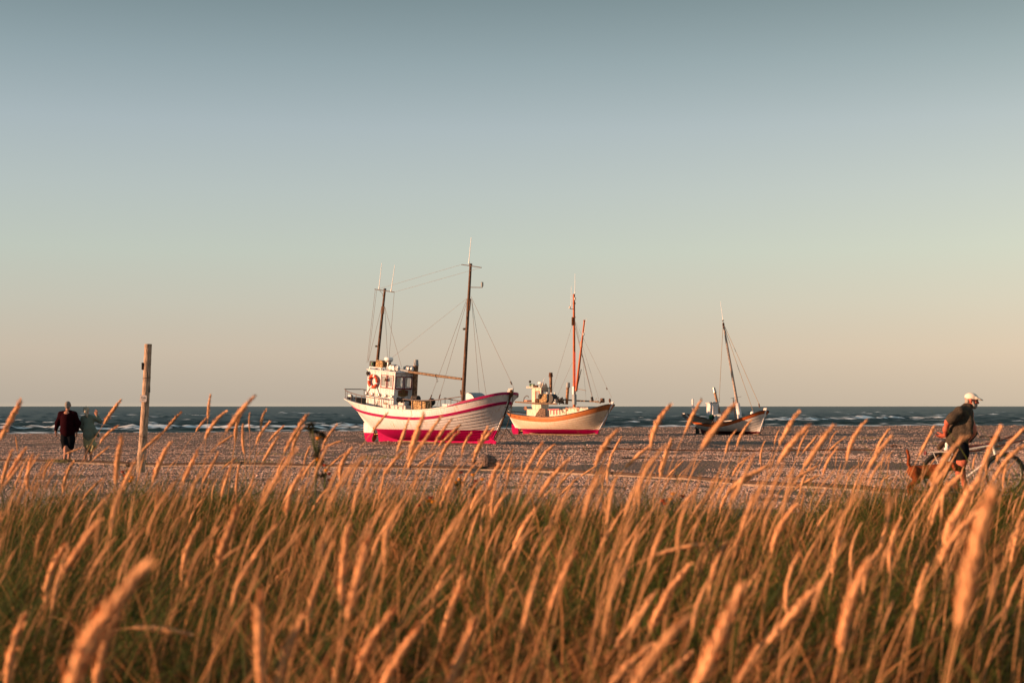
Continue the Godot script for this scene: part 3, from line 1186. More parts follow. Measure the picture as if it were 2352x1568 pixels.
func build_hull(h: Hull, t: Node3D) -> void:
	var p := h.p
	var count: int = p.strakes
	for side in [1.0, -1.0]:
		for j in count:
			strake(h, t, "plank", side, func(u): return h.level(u, p.band) * j / count, func(u): return h.level(u, p.band) * (j + 1.0) / count, 0.048, 0.0, p.top, p.bottom, p.water)
		if p.has("boards"):
			strake(h, t, "rub_rail", side, func(u): return h.level(u, p.band + 0.01), func(u): return h.level(u, p.band - 0.115), 0.0, 0.045, M.stripe, M.stripe, -9.0)
			strake(h, t, "rail_moulding", side, func(u): return h.level(u, p.band + 0.045), func(u): return h.level(u, p.band + 0.01), 0.0, 0.03, M.white_worn, M.white, -9.0)
			for j in 3:
				var from: float = p.band - 0.11
				strake(h, t, "bulwark_board", side, func(u): return h.level(u, from * (3 - j) / 3.0), func(u): return h.level(u, from * (2 - j) / 3.0), 0.007, 0.004, p.top, p.top, -9.0)
		else:
			strake(h, t, "sheer_strake", side, func(u): return h.level(u, p.band + 0.015), func(u): return 1.0, 0.03, 0.008, p.upper, p.upper, -9.0)
		# inside of the bulwark and its cap
		var inner := []
		var cap := [[], [], [], []]
		for k in 41:
			var u := 0.5 - 0.5 * cos(PI * k / 40.0)
			var n := h.normal(u, 1.0, side)
			n.y = 0.0
			n = n.normalized()
			var e := h.pt(u, 1.0, side)
			var row := PackedVector3Array()
			for q in 4:
				var w := h.pt(u, h.level(u, p.well * q / 3.0), side)
				var z := maxf(absf(w.z) - 0.07, 0.0)
				row.append(Vector3(w.x, w.y, side * z))
			inner.append(row)
			for q in 4:
				var o: float = [0.05, 0.05, -0.10, -0.10][q]
				var c := e + n * o + Vector3(0, [-0.002, 0.045, 0.045, -0.002][q], 0)
				if c.z * side < 0.0:
					c.z = 0.0
				cap[q].append(c)
		var g := Geo.new()
		g.sheet(inner, Vector3(0, 0.2, -side))
		put("bulwark_lining", g, p.lining, t)
		g = Geo.new()
		for k in 40:
			for q in 4:
				var r := (q + 1) % 4
				g.flat(cap[q][k], cap[q][k + 1], cap[r][k + 1], cap[r][k], [Vector3(0, 0, side), Vector3.UP, Vector3(0, 0, -side), Vector3.DOWN][q])
		put("cap_rail", g, p.cap, t)
	# deck boards
	var boards: int = 12
	for j in boards:
		var rows := []
		for k in 33:
			var u := lerpf(0.012, 0.985, 0.5 - 0.5 * cos(PI * k / 32.0))
			var w := h.pt(u, h.level(u, p.well), 1.0)
			var z := maxf(w.z - 0.06, 0.01)
			rows.append(PackedVector3Array([Vector3(w.x, w.y, lerpf(-z, z, (j + 0.03) / boards)), Vector3(w.x, w.y, lerpf(-z, z, (j + 0.97) / boards))]))
		var g := Geo.new()
		g.sheet(rows, Vector3.UP)
		put("deck_board", g, p.deck, t)
	# keel, stem and stern posts
	var g := Geo.new()
	g.bar(Vector3(p.keel0, p.low / 2.0, 0), Vector3(p.b0 + 0.02, p.low / 2.0, 0), 0.16, p.low + 0.04, Vector3(0, 0, 1), 0.02)
	put("keel", g, p.keel, t)
	for end in 2:
		var top := Geo.new()
		var low := Geo.new()
		var rows := []
		for k in 15:
			var q := k / 14.0 * 1.04
			var u := 1.0 if end else 0.0
			var y := lerpf(h.rabbet(u) - (0.2 if end else 0.05), h.sheer(u) + p.get("head", 0.15) * (1.0 if end else 0.4), q)
			var hh := clampf((y - h.rabbet(u)) / (h.sheer(u) - h.rabbet(u)), 0.0, 1.3)
			var x := h.bow_x(hh) if end else h.stern_x(hh)
			var fore := 0.10 if end else -0.10
			rows.append([Vector3(x - fore * 1.6, y, 0.075), Vector3(x + fore, y, 0.045), Vector3(x + fore, y, -0.045), Vector3(x - fore * 1.6, y, -0.075)])
		for k in 14:
			for q in 3:
				var f: Vector3 = [Vector3(0.3 if end else -0.3, 0, 1), Vector3(1.0 if end else -1.0, 0, 0), Vector3(0.3 if end else -0.3, 0, -1)][q]
				f = f.normalized()
				split_quad(top, low, [rows[k][q], rows[k][q + 1], rows[k + 1][q + 1], rows[k + 1][q]], [f, f, f, f], p.water)
		top.flat(rows[14][0], rows[14][1], rows[14][2], rows[14][3], Vector3.UP)
		var m := ArrayMesh.new()
		top.add_to(m, p.get("post", M.white_worn))
		low.add_to(m, p.bottom)
		hang("stem_post" if end else "stern_post", m, t)


func boat(called: String, label: String, p: Dictionary) -> Dictionary:
	var at := Vector3(p.x, 0, -p.away)
	at.y = bare_land(at.x, at.z)
	var t := thing(called, label, "boat", at, -deg_to_rad(p.turn), "wooden fishing boats drawn up on the beach")
	var h := Hull.new()
	h.p = p
	build_hull(h, t)
	return {"node": t, "hull": h, "c": cos(deg_to_rad(p.turn)), "s": sin(deg_to_rad(p.turn)), "x": at.x, "y": at.y, "away": float(p.away)}


# the boat's own coordinates of what the picture shows at (px, py), for a given distance z off the centre line
func on_boat(b: Dictionary, px: float, py: float, z: float) -> Vector3:
	var r := (px - MID_X) / FOCAL
	var x: float = (r * (b.away - z * b.c) - b.x + z * b.s) / (b.c + r * b.s)
	var away: float = b.away - x * b.s - z * b.c
	return Vector3(x, CAM_Y - (py - HORIZON) / FOCAL * away - b.y, z)


func to_world(b: Dictionary, local: Vector3) -> Vector3:
	return b.node.transform * local


func fixed(b: Dictionary, called: String, g: Geo, m: Material, label: String, category: String, group := "") -> MeshInstance3D:
	var o := put(called, g, m)
	o.transform = b.node.transform
	tag(o, label, category, group)
	return o


func antenna(t: Node3D, a: Vector3, b: Vector3, r := 0.014) -> void:
	var g := Geo.new()
	g.tube([a, a.lerp(b, 0.08), a.lerp(b, 0.081), b], [r * 1.7, r * 1.7, r, r * 0.6], 6)
	put("antenna", g, M.plastic, t)


func mast(t: Node3D, a: Vector3, b: Vector3, r0: float, r1: float, m: Material) -> MeshInstance3D:
	var g := Geo.new()
	g.tube([a, a.lerp(b, 0.35), a.lerp(b, 0.7), b], [r0, lerpf(r0, r1, 0.3), lerpf(r0, r1, 0.65), r1], 14)
	return put("mast", g, m, t)


func funnel(t: Node3D, a: Vector3, b: Vector3, r: float, cap_at: float, cap_r: float, m: Material, cap_m: Material, called := "exhaust_pipe") -> void:
	var g := Geo.new()
	var d := (b - a).normalized()
	g.tube([a, a.lerp(b, cap_at)], r, 18)
	for k in [0.3, 0.62]:
		var q := a.lerp(b, k)
		g.tube([q, q + d * 0.03], r * 1.06, 18)
	var o := put(called, g, m, t)
	g = Geo.new()
	var len := (b - a).length()
	var x := d.cross(Vector3(0, 0, 1)).normalized()
	var s := len * cap_at
	g.lathe(a, Basis(x, d, x.cross(d)), [Vector2(r * 0.6, s), Vector2(cap_r * 1.06, s - 0.02), Vector2(cap_r * 1.06, s + 0.02), Vector2(cap_r, s + 0.02), Vector2(cap_r * 0.8, len), Vector2(cap_r * 0.66, len), Vector2(cap_r * 0.6, s + 0.03)], 18)
	put("cowl", g, cap_m, o)


func radar(t: Node3D, at: Vector3, r: float, foot: Vector3) -> void:
	var g := Geo.new()
	g.lathe(at, Basis(), [Vector2(0, -r * 0.55), Vector2(r * 0.62, -r * 0.55), Vector2(r * 0.86, -r * 0.2), Vector2(r, -r * 0.05), Vector2(r, r * 0.3), Vector2(r * 0.9, r * 0.5), Vector2(r * 0.55, r * 0.58), Vector2(0, r * 0.6)], 24, true)
	var o := put("radar_dome", g, M.plastic, t)
	g = Geo.new()
	g.tube([foot, at - Vector3(0, r * 0.4, 0)], [r * 0.42, r * 0.26], 10)
	put("radar_foot", g, M.steel, o)
	g = Geo.new()
	g.lathe(at, Basis(), [Vector2(r * 0.9, -r * 0.32), Vector2(r * 0.93, -r * 0.12)], 24)
	put("dark_band", g, M.grey_paint, o)


# a wall of upright boards in the plane of a basis (x along, y up, z out), with openings [x0, x1, y0, y1]
func board_wall(g: Geo, at: Vector3, basis: Basis, length: float, height: float, wide: float, holes: Array, thick := 0.04) -> void:
	var count := maxi(1, int(round(length / wide)))
	var cuts := []
	for k in count + 1:
		cuts.append(length * k / count)
	for o in holes:
		cuts.append(o[0])
		cuts.append(o[1])
	cuts.sort()
	for k in cuts.size() - 1:
		var x0: float = cuts[k] + 0.003
		var x1: float = cuts[k + 1] - 0.003
		if x1 - x0 < 0.004:
			continue
		var spans := [[0.0, height]]
		for o in holes:
			if (x0 + x1) / 2.0 > o[0] and (x0 + x1) / 2.0 < o[1]:
				spans = [[0.0, o[2]], [o[3], height]]
		for s in spans:
			g.box(at + basis * Vector3((x0 + x1) / 2.0, (s[0] + s[1]) / 2.0, -thick / 2.0), Vector3(x1 - x0, s[1] - s[0], thick), basis, 0.006)
	# the sheathing behind the boards
	var back := [[0.0, length]]
	for o in holes:
		var next := []
		for s in back:
			if o[0] > s[0] and o[1] < s[1]:
				next.append([s[0], o[0]])
				next.append([o[1], s[1]])
			else:
				next.append(s)
		back = next
	for s in back:
		g.box(at + basis * Vector3((s[0] + s[1]) / 2.0, height / 2.0, -thick - 0.004), Vector3(s[1] - s[0], height, 0.012), basis)
	for o in holes:
		for s in [[0.0, o[2]], [o[3], height]]:
			g.box(at + basis * Vector3((o[0] + o[1]) / 2.0, (s[0] + s[1]) / 2.0, -thick - 0.004), Vector3(o[1] - o[0], s[1] - s[0], 0.012), basis)


func window(parent: Node3D, at: Vector3, basis: Basis, o: Array, outer: Material, inner: Material) -> void:
	var w: float = o[1] - o[0]
	var h: float = o[3] - o[2]
	var c := at + basis * Vector3((o[0] + o[1]) / 2.0, (o[2] + o[3]) / 2.0, 0)
	var g := Geo.new()
	for s in [-1.0, 1.0]:
		g.box(c + basis * Vector3(s * (w / 2.0 + 0.008), 0, 0.004), Vector3(0.036, h + 0.05, 0.05), basis, 0.004)
		g.box(c + basis * Vector3(0, s * (h / 2.0 + 0.008), 0.004), Vector3(w - 0.022, 0.036, 0.05), basis, 0.004)
	g.box(c + basis * Vector3(0, -h / 2.0 - 0.035, 0.02), Vector3(w + 0.09, 0.03, 0.07), basis, 0.004)
	var f := put("window", g, outer, parent)
	g = Geo.new()
	for s in [-1.0, 1.0]:
		g.box(c + basis * Vector3(s * (w / 2.0 - 0.030), 0, -0.012), Vector3(0.038, h - 0.022, 0.03), basis, 0.004)
		g.box(c + basis * Vector3(0, s * (h / 2.0 - 0.030), -0.012), Vector3(w - 0.1, 0.038 if s > 0 else 0.06, 0.03), basis, 0.004)
	put("sash", g, inner, f)
	g = Geo.new()
	g.box(c + basis * Vector3(0, 0, -0.018), Vector3(w - 0.06, h - 0.05, 0.006), basis)
	put("pane", g, M.glass, f)


func ring_buoy(b: Dictionary, at: Vector3, r: float) -> void:
	var t := thing("lifebuoy", "orange ring lifebuoy with white bands hung on the big boat's wheelhouse", "lifebuoy")
	t.transform = b.node.transform * Transform3D(Basis(Vector3(1, 0, 0), PI / 2) * Basis(Vector3(0, 1, 0), 0.3), at)
	var g := Geo.new()
	g.torus(Vector3(), Basis().scaled(Vector3(1, 0.8, 1)), r * 0.78, r * 0.22, 36, 12)
	put("ring", g, M.ring, t)
	for k in 4:
		g = Geo.new()
		var a := k * PI / 2 + 0.5
		g.torus(Vector3(), Basis().scaled(Vector3(1, 0.8, 1)), r * 0.78, r * 0.235, 3, 12, a, a + 0.24)
		put("white_band", g, M.plastic, t)
	g = Geo.new()
	var pts := []
	for k in 37:
		var a := TAU * k / 36.0
		pts.append(Vector3(cos(a), 0.03, sin(a)) * (r * (0.97 + 0.07 * cos(a * 4.0 + 0.3))))
	g.tube(pts, 0.012, 5)
	put("grab_line", g, M.rope, t)


func rails(t: Node3D, h: Hull, side: float, x0: float, x1: float, high: Callable, step: float) -> void:
	var pts := []
	var count := int((x1 - x0) / 0.25)
	for k in count + 1:
		var x := lerpf(x0, x1, float(k) / count)
		pts.append(h.edge(x, side, high.call(x), 0.04))
	var g := Geo.new()
	g.tube(pts, 0.024, 8)
	put("hand_rail", g, M.rail, t)
	var n := int((x1 - x0) / step)
	for k in n + 1:
		var x := lerpf(x0 + 0.04, x1 - 0.04, float(k) / n)
		g = Geo.new()
		g.tube([h.edge(x, side, 0.0, 0.04), h.edge(x, side, high.call(x), 0.04)], 0.018, 6)
		put("stanchion", g, M.rail, t)


func big_boat() -> Dictionary:
	var b := boat("fishing_boat", "largest white clinker fishing boat with deep pink bottom and two dark masts", {
		"x": -4.0, "away": 72.0, "turn": 40.0, "beam": 1.82, "low": 0.2, "rise": 0.80, "rise_at": 0.27, "dip": 0.585, "stern": 2.36, "mid": 1.68, "bow": 2.46,
		"s0": -4.75, "s1": -6.0, "b0": 4.0, "b1": 5.08, "keel0": -1.6, "strakes": 11, "band": 0.44, "boards": true, "water": 0.73, "well": 0.5,
		"top": M.white, "bottom": M.magenta, "lining": M.lining, "cap": M.white_worn, "deck": M.deck, "keel": M.magenta, "bluff": 0.36, "head": 0.2})
	var t: Node3D = b.node
	var h: Hull = b.hull
	var q := func(cx: float, cy: float, z: float) -> Vector3: return on_boat(b, 775.2 + cx * 0.1831, 803.9 + cy * 0.1831, z)
	var up := func(cx: float, cy: float, z: float) -> Vector3: return on_boat(b, 775.2 + cx * 0.2197, 516.8 + cy * 0.2197, z)
	# red wash strake round the bow
	for side in [1.0, -1.0]:
		var rows := []
		for k in 25:
			var u := lerpf(h.at_x(2.6), 1.0, sin(PI / 2 * k / 24.0))
			var e := h.pt(u, 1.0, side)
			var n := h.normal(u, 1.0, side)
			n.y = 0
			n = n.normalized() * 0.055
			var high := 0.045 + 0.075 * smoothstep(0.0, 0.25, k / 24.0)
			rows.append(PackedVector3Array([e + n, e + n + Vector3(0, high, 0), e - n * 1.6 + Vector3(0, high, 0), e - n * 1.6]))
		var g := Geo.new()
		for k in 24:
			for j in 3:
				g.flat(rows[k][j], rows[k + 1][j], rows[k + 1][j + 1], rows[k][j + 1], [Vector3(0, 0, side), Vector3.UP, Vector3(0, 0, -side)][j])
		put("wash_strake", g, M.stripe, t)
	# deadwood, propeller and rudder
	var g := Geo.new()
	var line := [Vector2(-3.82, 0.0), Vector2(-1.0, 0.0), Vector2(-1.0, 0.24)]
	for k in 8:
		var x := lerpf(-2.3, -3.95, k / 7.0)
		line.append(Vector2(x, h.rabbet(clampf((x + 4.75) / 8.75, 0.0, 1.0)) + 0.03))
	g.plate(Vector3(), Basis(), line, 0.14)
	put("deadwood", g, M.magenta, t)
	g = Geo.new()
	g.tube([Vector3(-3.7, 0.45, 0), Vector3(-4.16, 0.43, 0)], 0.055, 10)
	put("propeller_shaft", g, M.bronze, t)
	var prop := Geo.new()
	for k in 3:
		var a := TAU * k / 3.0 + 0.5
		prop.ball(Vector3(-4.12, 0.43 + 0.21 * cos(a), 0.21 * sin(a)), Vector3(0.03, 0.24, 0.12), Basis(Vector3(1, 0, 0), a) * Basis(Vector3(0, 1, 0), 0.6), 10, 8)
	prop.ball(Vector3(-4.14, 0.43, 0), Vector3(0.09, 0.07, 0.07))
	put("propeller", prop, M.bronze, t)
	var rud := [Vector2(-4.28, 0.02), Vector2(-4.24, 0.62), Vector2(-4.3, 1.02), Vector2(-4.98, 1.02), Vector2(-4.98, 0.52), Vector2(-4.86, 0.1), Vector2(-4.72, 0.02)]
	var m := ArrayMesh.new()
	g = Geo.new()
	g.plate(Vector3(), Basis(), Array(Geometry2D.intersect_polygons(PackedVector2Array(rud), PackedVector2Array([Vector2(-9, 0.5), Vector2(9, 0.5), Vector2(9, 9), Vector2(-9, 9)]))[0]), 0.1)
	g.add_to(m, M.white)
	g = Geo.new()
	g.plate(Vector3(), Basis(), Array(Geometry2D.intersect_polygons(PackedVector2Array(rud), PackedVector2Array([Vector2(-9, 0.5), Vector2(9, 0.5), Vector2(9, -9), Vector2(-9, -9)]))[0]), 0.1)
	g.add_to(m, M.magenta)
	hang("rudder", m, t)
	g = Geo.new()
	g.tube([Vector3(-4.3, 0.9, 0), Vector3(-4.5, 2.0, 0)], 0.04, 8)
	put("rudder_stock", g, M.rust, t)
	g = Geo.new()
	g.bar(Vector3(-2.2, 0.10, 0.30), Vector3(0.5, 0.08, 0.40), 0.12, 0.07, Vector3(0, 0, 1), 0.02)
	put("bilge_timber", g, M.bare, t)

	# wheelhouse: its own axes lean with the boat's trim; x forward, from the lower front corner
	var tilt := Basis(Vector3(0, 0, 1), deg_to_rad(-5.6))
	var length := 2.0
	var wide := 1.38
	var high := 2.12
	var near_top: Vector3 = q.call(725, 288, wide / 2.0)
	var base := Node3D.new()
	base.name = "wheelhouse"
	t.add_child(base)
	base.transform = Transform3D(tilt, Vector3(near_top.x, near_top.y, 0) - tilt * Vector3(0, high, 0))
	var near := Basis(Vector3(-1, 0, 0), Vector3(0, 1, 0), Vector3(0, 0, -1))   # along x away from the front edge
	near = Basis(Vector3(-1, 0, 0), Vector3.UP, Vector3(0, 0, 1))
	var far := Basis(Vector3(-1, 0, 0), Vector3.UP, Vector3(0, 0, -1))
	var front := Basis(Vector3(0, 0, -1), Vector3.UP, Vector3(1, 0, 0))
	var aft := Basis(Vector3(0, 0, -1), Vector3.UP, Vector3(-1, 0, 0))
	var side_holes := [[0.12, 0.50, 1.33, 1.95], [0.60, 0.98, 1.33, 1.95]]
	var front_holes := [[0.09, 0.60, 1.34, 1.93], [0.72, 1.23, 1.34, 1.93]]
	var corner := Vector3(0, 0, wide / 2.0)
	g = Geo.new()
	board_wall(g, corner, near, length, high, 0.11, side_holes)
	var wall := put("side_wall", g, M.white, base)
	g = Geo.new()
	board_wall(g, Vector3(0, 0, -wide / 2.0), far, length, high, 0.11, side_holes)
	put("side_wall", g, M.white, base)
	g = Geo.new()
	board_wall(g, corner - Vector3(0, 0, 0.045), front, wide - 0.09, high, 0.3, front_holes.map(func(o): return [o[0] - 0.045, o[1] - 0.045, o[2], o[3]]))
	put("front_wall", g, M.white, base)
	g = Geo.new()
	board_wall(g, corner - Vector3(length, 0, 0.045), aft, wide - 0.09, high, 0.12, [[0.3, 0.95, 0.35, 1.9]])
	put("back_wall", g, M.white, base)
	for o in side_holes:
		window(base, corner, near, o, M.trim_red, M.white)
		window(base, Vector3(0, 0, -wide / 2.0), far, o, M.trim_red, M.white)
	for o in front_holes:
		window(base, corner, front, o, M.trim_red, M.white)
	g = Geo.new()
	g.box(Vector3(-length + 0.03, 1.12, 0.065), Vector3(0.04, 1.5, 0.6), Basis(), 0.01)
	put("door", g, M.inside, base)
	g = Geo.new()
	g.box(Vector3(-length / 2.0, 0.3, 0), Vector3(length - 0.1, 0.03, wide - 0.1))
	put("floor", g, M.inside, base)
	g = Geo.new()
	g.box(Vector3(-0.35, 0.85, 0), Vector3(0.4, 1.05, 0.9), Basis(), 0.02)
	g.torus(Vector3(-0.66, 1.25, 0.1), Basis(Vector3(0, 0, 1), PI / 2), 0.2, 0.02)
	put("console", g, M.inside, base)
	g = Geo.new()
	g.box(Vector3(-1.35, 1.0, 0.2), Vector3(0.35, 0.9, 0.4), Basis(), 0.06)
	put("seat", g, M.dark, base)
	g = Geo.new()
	g.box(Vector3(-length / 2.0 + 0.02, high + 0.03, 0), Vector3(length + 0.16, 0.06, wide + 0.16), Basis(), 0.02)
	put("roof", g, M.white, base)
	g = Geo.new()
	for s in [-1.0, 1.0]:
		g = Geo.new()
		g.box(Vector3(-1.5, high + 0.17, s * (wide / 2.0 - 0.02)), Vector3(0.85, 0.045, 0.05), Basis(), 0.006)
		for k in 2:
			g.box(Vector3(-1.1 - k * 0.8, high + 0.105, s * (wide / 2.0 - 0.02)), Vector3(0.06, 0.085, 0.045))
		put("roof_rail", g, M.white, base)
	g = Geo.new()
	g.box(Vector3(-1.0, high + 0.09, 0.4), Vector3(0.9, 0.05, 0.3), Basis(), 0.006)
	put("roof_step", g, M.grey_paint, base)
	# name board between the front windows and the deck
	g = Geo.new()
	var plaque := [Vector2(-0.37, 0.12), Vector2(-0.2, 0.165), Vector2(0, 0.2), Vector2(0.2, 0.165), Vector2(0.37, 0.12), Vector2(0.345, 0.0), Vector2(0.36, -0.11), Vector2(0.16, -0.17), Vector2(0, -0.2), Vector2(-0.16, -0.17), Vector2(-0.36, -0.11), Vector2(-0.345, 0.0)]
	var where := Vector3(0.02, 1.09, 0.05)
	g.plate(where, front, plaque, 0.03)
	var board := put("name_board", g, M.plaque, base)
	for s in [-1.0, 1.0]:
		g = Geo.new()
		for k in 2:
			for l in 2:
				g.box(where + front * Vector3(s * 0.23 + (k - 0.5) * 0.11, 0.095 - l * 0.055 - 0.01 * s * (k - 0.5), 0.017), Vector3(0.085, 0.036, 0.006), front)
		put("red_flag", g, M.trim_red, board)
	g = Geo.new()
	g.plate(where + front * Vector3(0, 0.085, 0.018), front, [Vector2(-0.05, -0.03), Vector2(0.05, -0.03), Vector2(0, 0.05)], 0.006)
	put("carved_emblem", g, M.leather, board)
	g = Geo.new()
	for k in 7:
		var x := -0.21 + k * 0.07
		g.box(where + front * Vector3(x, -0.035 + 0.012 * (k % 2), 0.017), Vector3(0.018, 0.07, 0.006), front * Basis(Vector3(0, 0, 1), 0.35 * (k % 3 - 1)))
		g.box(where + front * Vector3(x + 0.022, -0.045, 0.017), Vector3(0.04, 0.014, 0.005), front * Basis(Vector3(0, 0, 1), 0.5 * (k % 2)))
	put("carved_lettering", g, M.leather, board)
	# line of cork discs, bell, lamps on the lit wall
	g = Geo.new()
	g.tube([Vector3(-1.98, 0.93, 0.76), Vector3(-1.5, 0.9, 0.77), Vector3(-0.75, 0.9, 0.77), Vector3(-0.06, 0.93, 0.76)], 0.012, 5)
	var cord := put("disc_line", g, M.rope, base)
	for k in 5:
		g = Geo.new()
		var x: float = [-1.96, -1.52, -1.02, -0.55, -0.09][k]
		g.ball(Vector3(x, 0.9, 0.77), Vector3(0.07, 0.09, 0.03))
		put("float_disc", g, M.steel, cord)
	g = Geo.new()
	g.lathe(Vector3(-0.55, 1.66, 0.82), Basis(), [Vector2(0.085, 0), Vector2(0.06, 0.03), Vector2(0.04, 0.1), Vector2(0.03, 0.15), Vector2(0.0, 0.16)], 14, true)
	g.tube([Vector3(-0.55, 1.87, 0.7), Vector3(-0.55, 1.9, 0.82)], 0.012, 5)
	put("bell", g, M.bronze, base)
	g = Geo.new()
	for s in [[-1.93, -0.1], [-1.62, 0.1]]:
		g = Geo.new()
		g.plate(Vector3(s[0] + 0.25, 1.0, 0.725), Basis(), [Vector2(s[1] * 3.0, -0.12), Vector2(s[1] * 3.0 + 0.05, -0.08), Vector2(0.05 + s[1] * 0.4, 0.32), Vector2(-0.05 + s[1] * 0.4, 0.32)], 0.03)
		put("buoy_bracket", g, M.white, base)
	g = Geo.new()
	g.ball(Vector3(-1.95, 1.95, 0.76), Vector3(0.09, 0.11, 0.08))
	g.tube([Vector3(-1.95, 1.8, 0.72), Vector3(-1.95, 2.0, 0.78)], 0.02, 6)
	put("side_lamp", g, M.dark, base)
	g = Geo.new()
	g.box(Vector3(-0.52, 0.38, 0.72), Vector3(0.22, 0.34, 0.05), Basis(), 0.02)
	put("step_plate", g, M.ply, base)
	g = Geo.new()
	for k in 40:
		var a := Vector3(-1.15 + rng.randf_range(-0.1, 0.12), 0.62 - k * 0.022, 0.78 + rng.randf_range(-0.04, 0.05))
		g.tube([a, a + Vector3(rng.randf_range(-0.07, 0.07), -0.09, rng.randf_range(-0.03, 0.03))], 0.012, 4)
	put("green_net_bundle", g, M.green_net, base)
	# on the roof
	g = Geo.new()
	g.box(Vector3(-1.9, high + 0.33, 0.45), Vector3(0.3, 0.28, 0.28), Basis(), 0.01)
	var lamp_box := put("lantern_box", g, M.black, base)
	g = Geo.new()
	g.lathe(Vector3(-1.84, high + 0.25, 0.56), Basis(), [Vector2(0.075, 0), Vector2(0.075, 0.16)], 12)
	put("green_lens", g, M.green, lamp_box)
	g = Geo.new()
	g.box(Vector3(-1.48, high + 0.33, 0.45), Vector3(0.62, 0.3, 0.06), Basis(), 0.01)
	g.box(Vector3(-1.48, high + 0.33, -0.1), Vector3(0.62, 0.3, 0.06), Basis(), 0.01)
	g.box(Vector3(-1.62, high + 0.5, 0.2), Vector3(0.45, 0.09, 0.2), Basis(), 0.01)
	put("lantern_screen", g, M.ply, base)
	radar(base, Vector3(-0.98, high + 0.62, 0.25), 0.23, Vector3(-0.98, high + 0.06, 0.25))
	for r in [[-0.98, -0.15, 0.32, "white liferaft canister lashed on the wheelhouse roof, nearer the radar"], [-0.16, 0.42, -0.12, "white liferaft canister lashed on the wheelhouse roof, nearer the exhaust pipe"]]:
		var can := thing("liferaft_canister", r[3], "liferaft", Vector3(), 0.0, "liferaft canisters on the big boat's roof")
		can.transform = t.transform * base.transform
		g = Geo.new()
		var a := Vector3(r[0] + 0.04, high + 0.23, r[2])
		var e := Vector3(r[1] - 0.02, high + 0.23, r[2])
		g.tube([a, a.lerp(e, 0.05), a.lerp(e, 0.1), a.lerp(e, 0.48), a.lerp(e, 0.481), a.lerp(e, 0.52), a.lerp(e, 0.521), a.lerp(e, 0.9), a.lerp(e, 0.95), e], [0.08, 0.135, 0.15, 0.16, 0.17, 0.17, 0.16, 0.15, 0.135, 0.08], 20)
		put("shell", g, M.plastic, can)
		for k in 3:
			g = Geo.new()
			g.torus(a.lerp(e, 0.2 + 0.3 * k), Basis(Vector3(0, 0, 1), PI / 2 + 0.12 * (k - 1)), 0.168, 0.012, 20, 5)
			put("lashing", g, M.black, can)
		g = Geo.new()
		for s in [-0.17, 0.17]:
			g.tube([a + Vector3(0, -0.15, s), a + Vector3(0.05, 0.1, s), a + Vector3(0.35, 0.17, s), e + Vector3(-0.1, 0.1, s), e + Vector3(0, -0.15, s)], 0.014, 5)
		put("cradle", g, M.dark, can)
	ring_buoy(b, base.transform * Vector3(-1.5, 1.56, 0.78), 0.37)

	# masts and rigging
	var m1a: Vector3 = q.call(1560, 690, 0)
	m1a.y = h.sheer(h.at_x(m1a.x)) - 0.5
	var m1b: Vector3 = on_boat(b, 1081, 606, 0)
	var main := mast(t, m1a, m1b, 0.105, 0.062, M.mast)
	g = Geo.new()
	g.lathe(m1b - Vector3(0, 0.06, 0), Basis(), [Vector2(0.06, -0.02), Vector2(0.082, 0), Vector2(0.082, 0.07), Vector2(0.0, 0.09)], 14)
	put("mast_cap", g, M.mast, main)
	var cheek := func(parent: Node3D, at: Vector3, lower: Vector3, r: float) -> void:
		for s in [-1.0, 1.0]:
			var c := Geo.new()
			c.bar(at + Vector3(s * r * 1.15, 0, 0), lower + Vector3(s * r * 1.0, 0, 0), 0.07, 0.05, Vector3(0, 0, 1), 0.012)
			put("cheek", c, M.mast, parent)
	cheek.call(main, up.call(1375, 770, 0), up.call(1366, 895, 0), 0.085)
	for s in [-1.0, 1.0]:
		g = Geo.new()
		g.bar(q.call(1572 + s * 28, 500, 0), q.call(1572 + s * 24, 560, 0), 0.05, 0.035)
		put("belaying_cleat", g, M.mast, main)
	g = Geo.new()
	g.box(up.call(1324, 1086, 0), Vector3(0.14, 0.1, 0.1), Basis(), 0.02)
	put("deck_light", g, M.dark, main)
	g = Geo.new()
	var y0: Vector3 = up.call(1297, 412, 0.1)
	var y1: Vector3 = up.call(1505, 444, 0.1)
	g.tube([y0, y1], 0.022, 6)
	put("yard", g, M.wire, main)
	antenna(t, up.call(1372, 402, 0.1), up.call(1397, 130, 0.1), 0.02)
	g = Geo.new()
	var arm: Vector3 = up.call(1512, 652, 0)
	g.tube([up.call(1392, 650, 0), arm], 0.02, 6)
	var bracket := put("lamp_arm", g, M.wire, main)
	g = Geo.new()
	g.lathe(arm, Basis(), [Vector2(0.02, 0), Vector2(0.05, 0.05), Vector2(0.05, 0.09), Vector2(0.065, 0.09), Vector2(0.06, 0.24), Vector2(0.07, 0.25), Vector2(0, 0.28)], 12)
	put("mast_lamp", g, M.grey_paint, bracket)
	var m2a: Vector3 = up.call(404, 1530, 0)
	var m2b: Vector3 = up.call(494, 672, 0)
	var mizzen := mast(t, m2a - (m2b - m2a).normalized() * 0.4, m2b, 0.085, 0.058, M.mast)
	g = Geo.new()
	g.ball(m2b, Vector3(0.085, 0.06, 0.085))
	put("mast_cap", g, M.wire, mizzen)
	cheek.call(mizzen, up.call(474, 850, 0), up.call(468, 930, 0), 0.07)
	g = Geo.new()
	var z0: Vector3 = up.call(388, 670, 0.1)
	var z1: Vector3 = up.call(592, 701, 0.1)
	g.tube([z0, z1], 0.024, 6)
	g.tube([up.call(440, 685, 0.05), up.call(468, 715, 0.05), up.call(476, 760, 0.05)], 0.012, 5)
	put("yard", g, M.wire, mizzen)
	g = Geo.new()
	g.box(up.call(404, 1266, 0), Vector3(0.13, 0.09, 0.1), Basis(), 0.02)
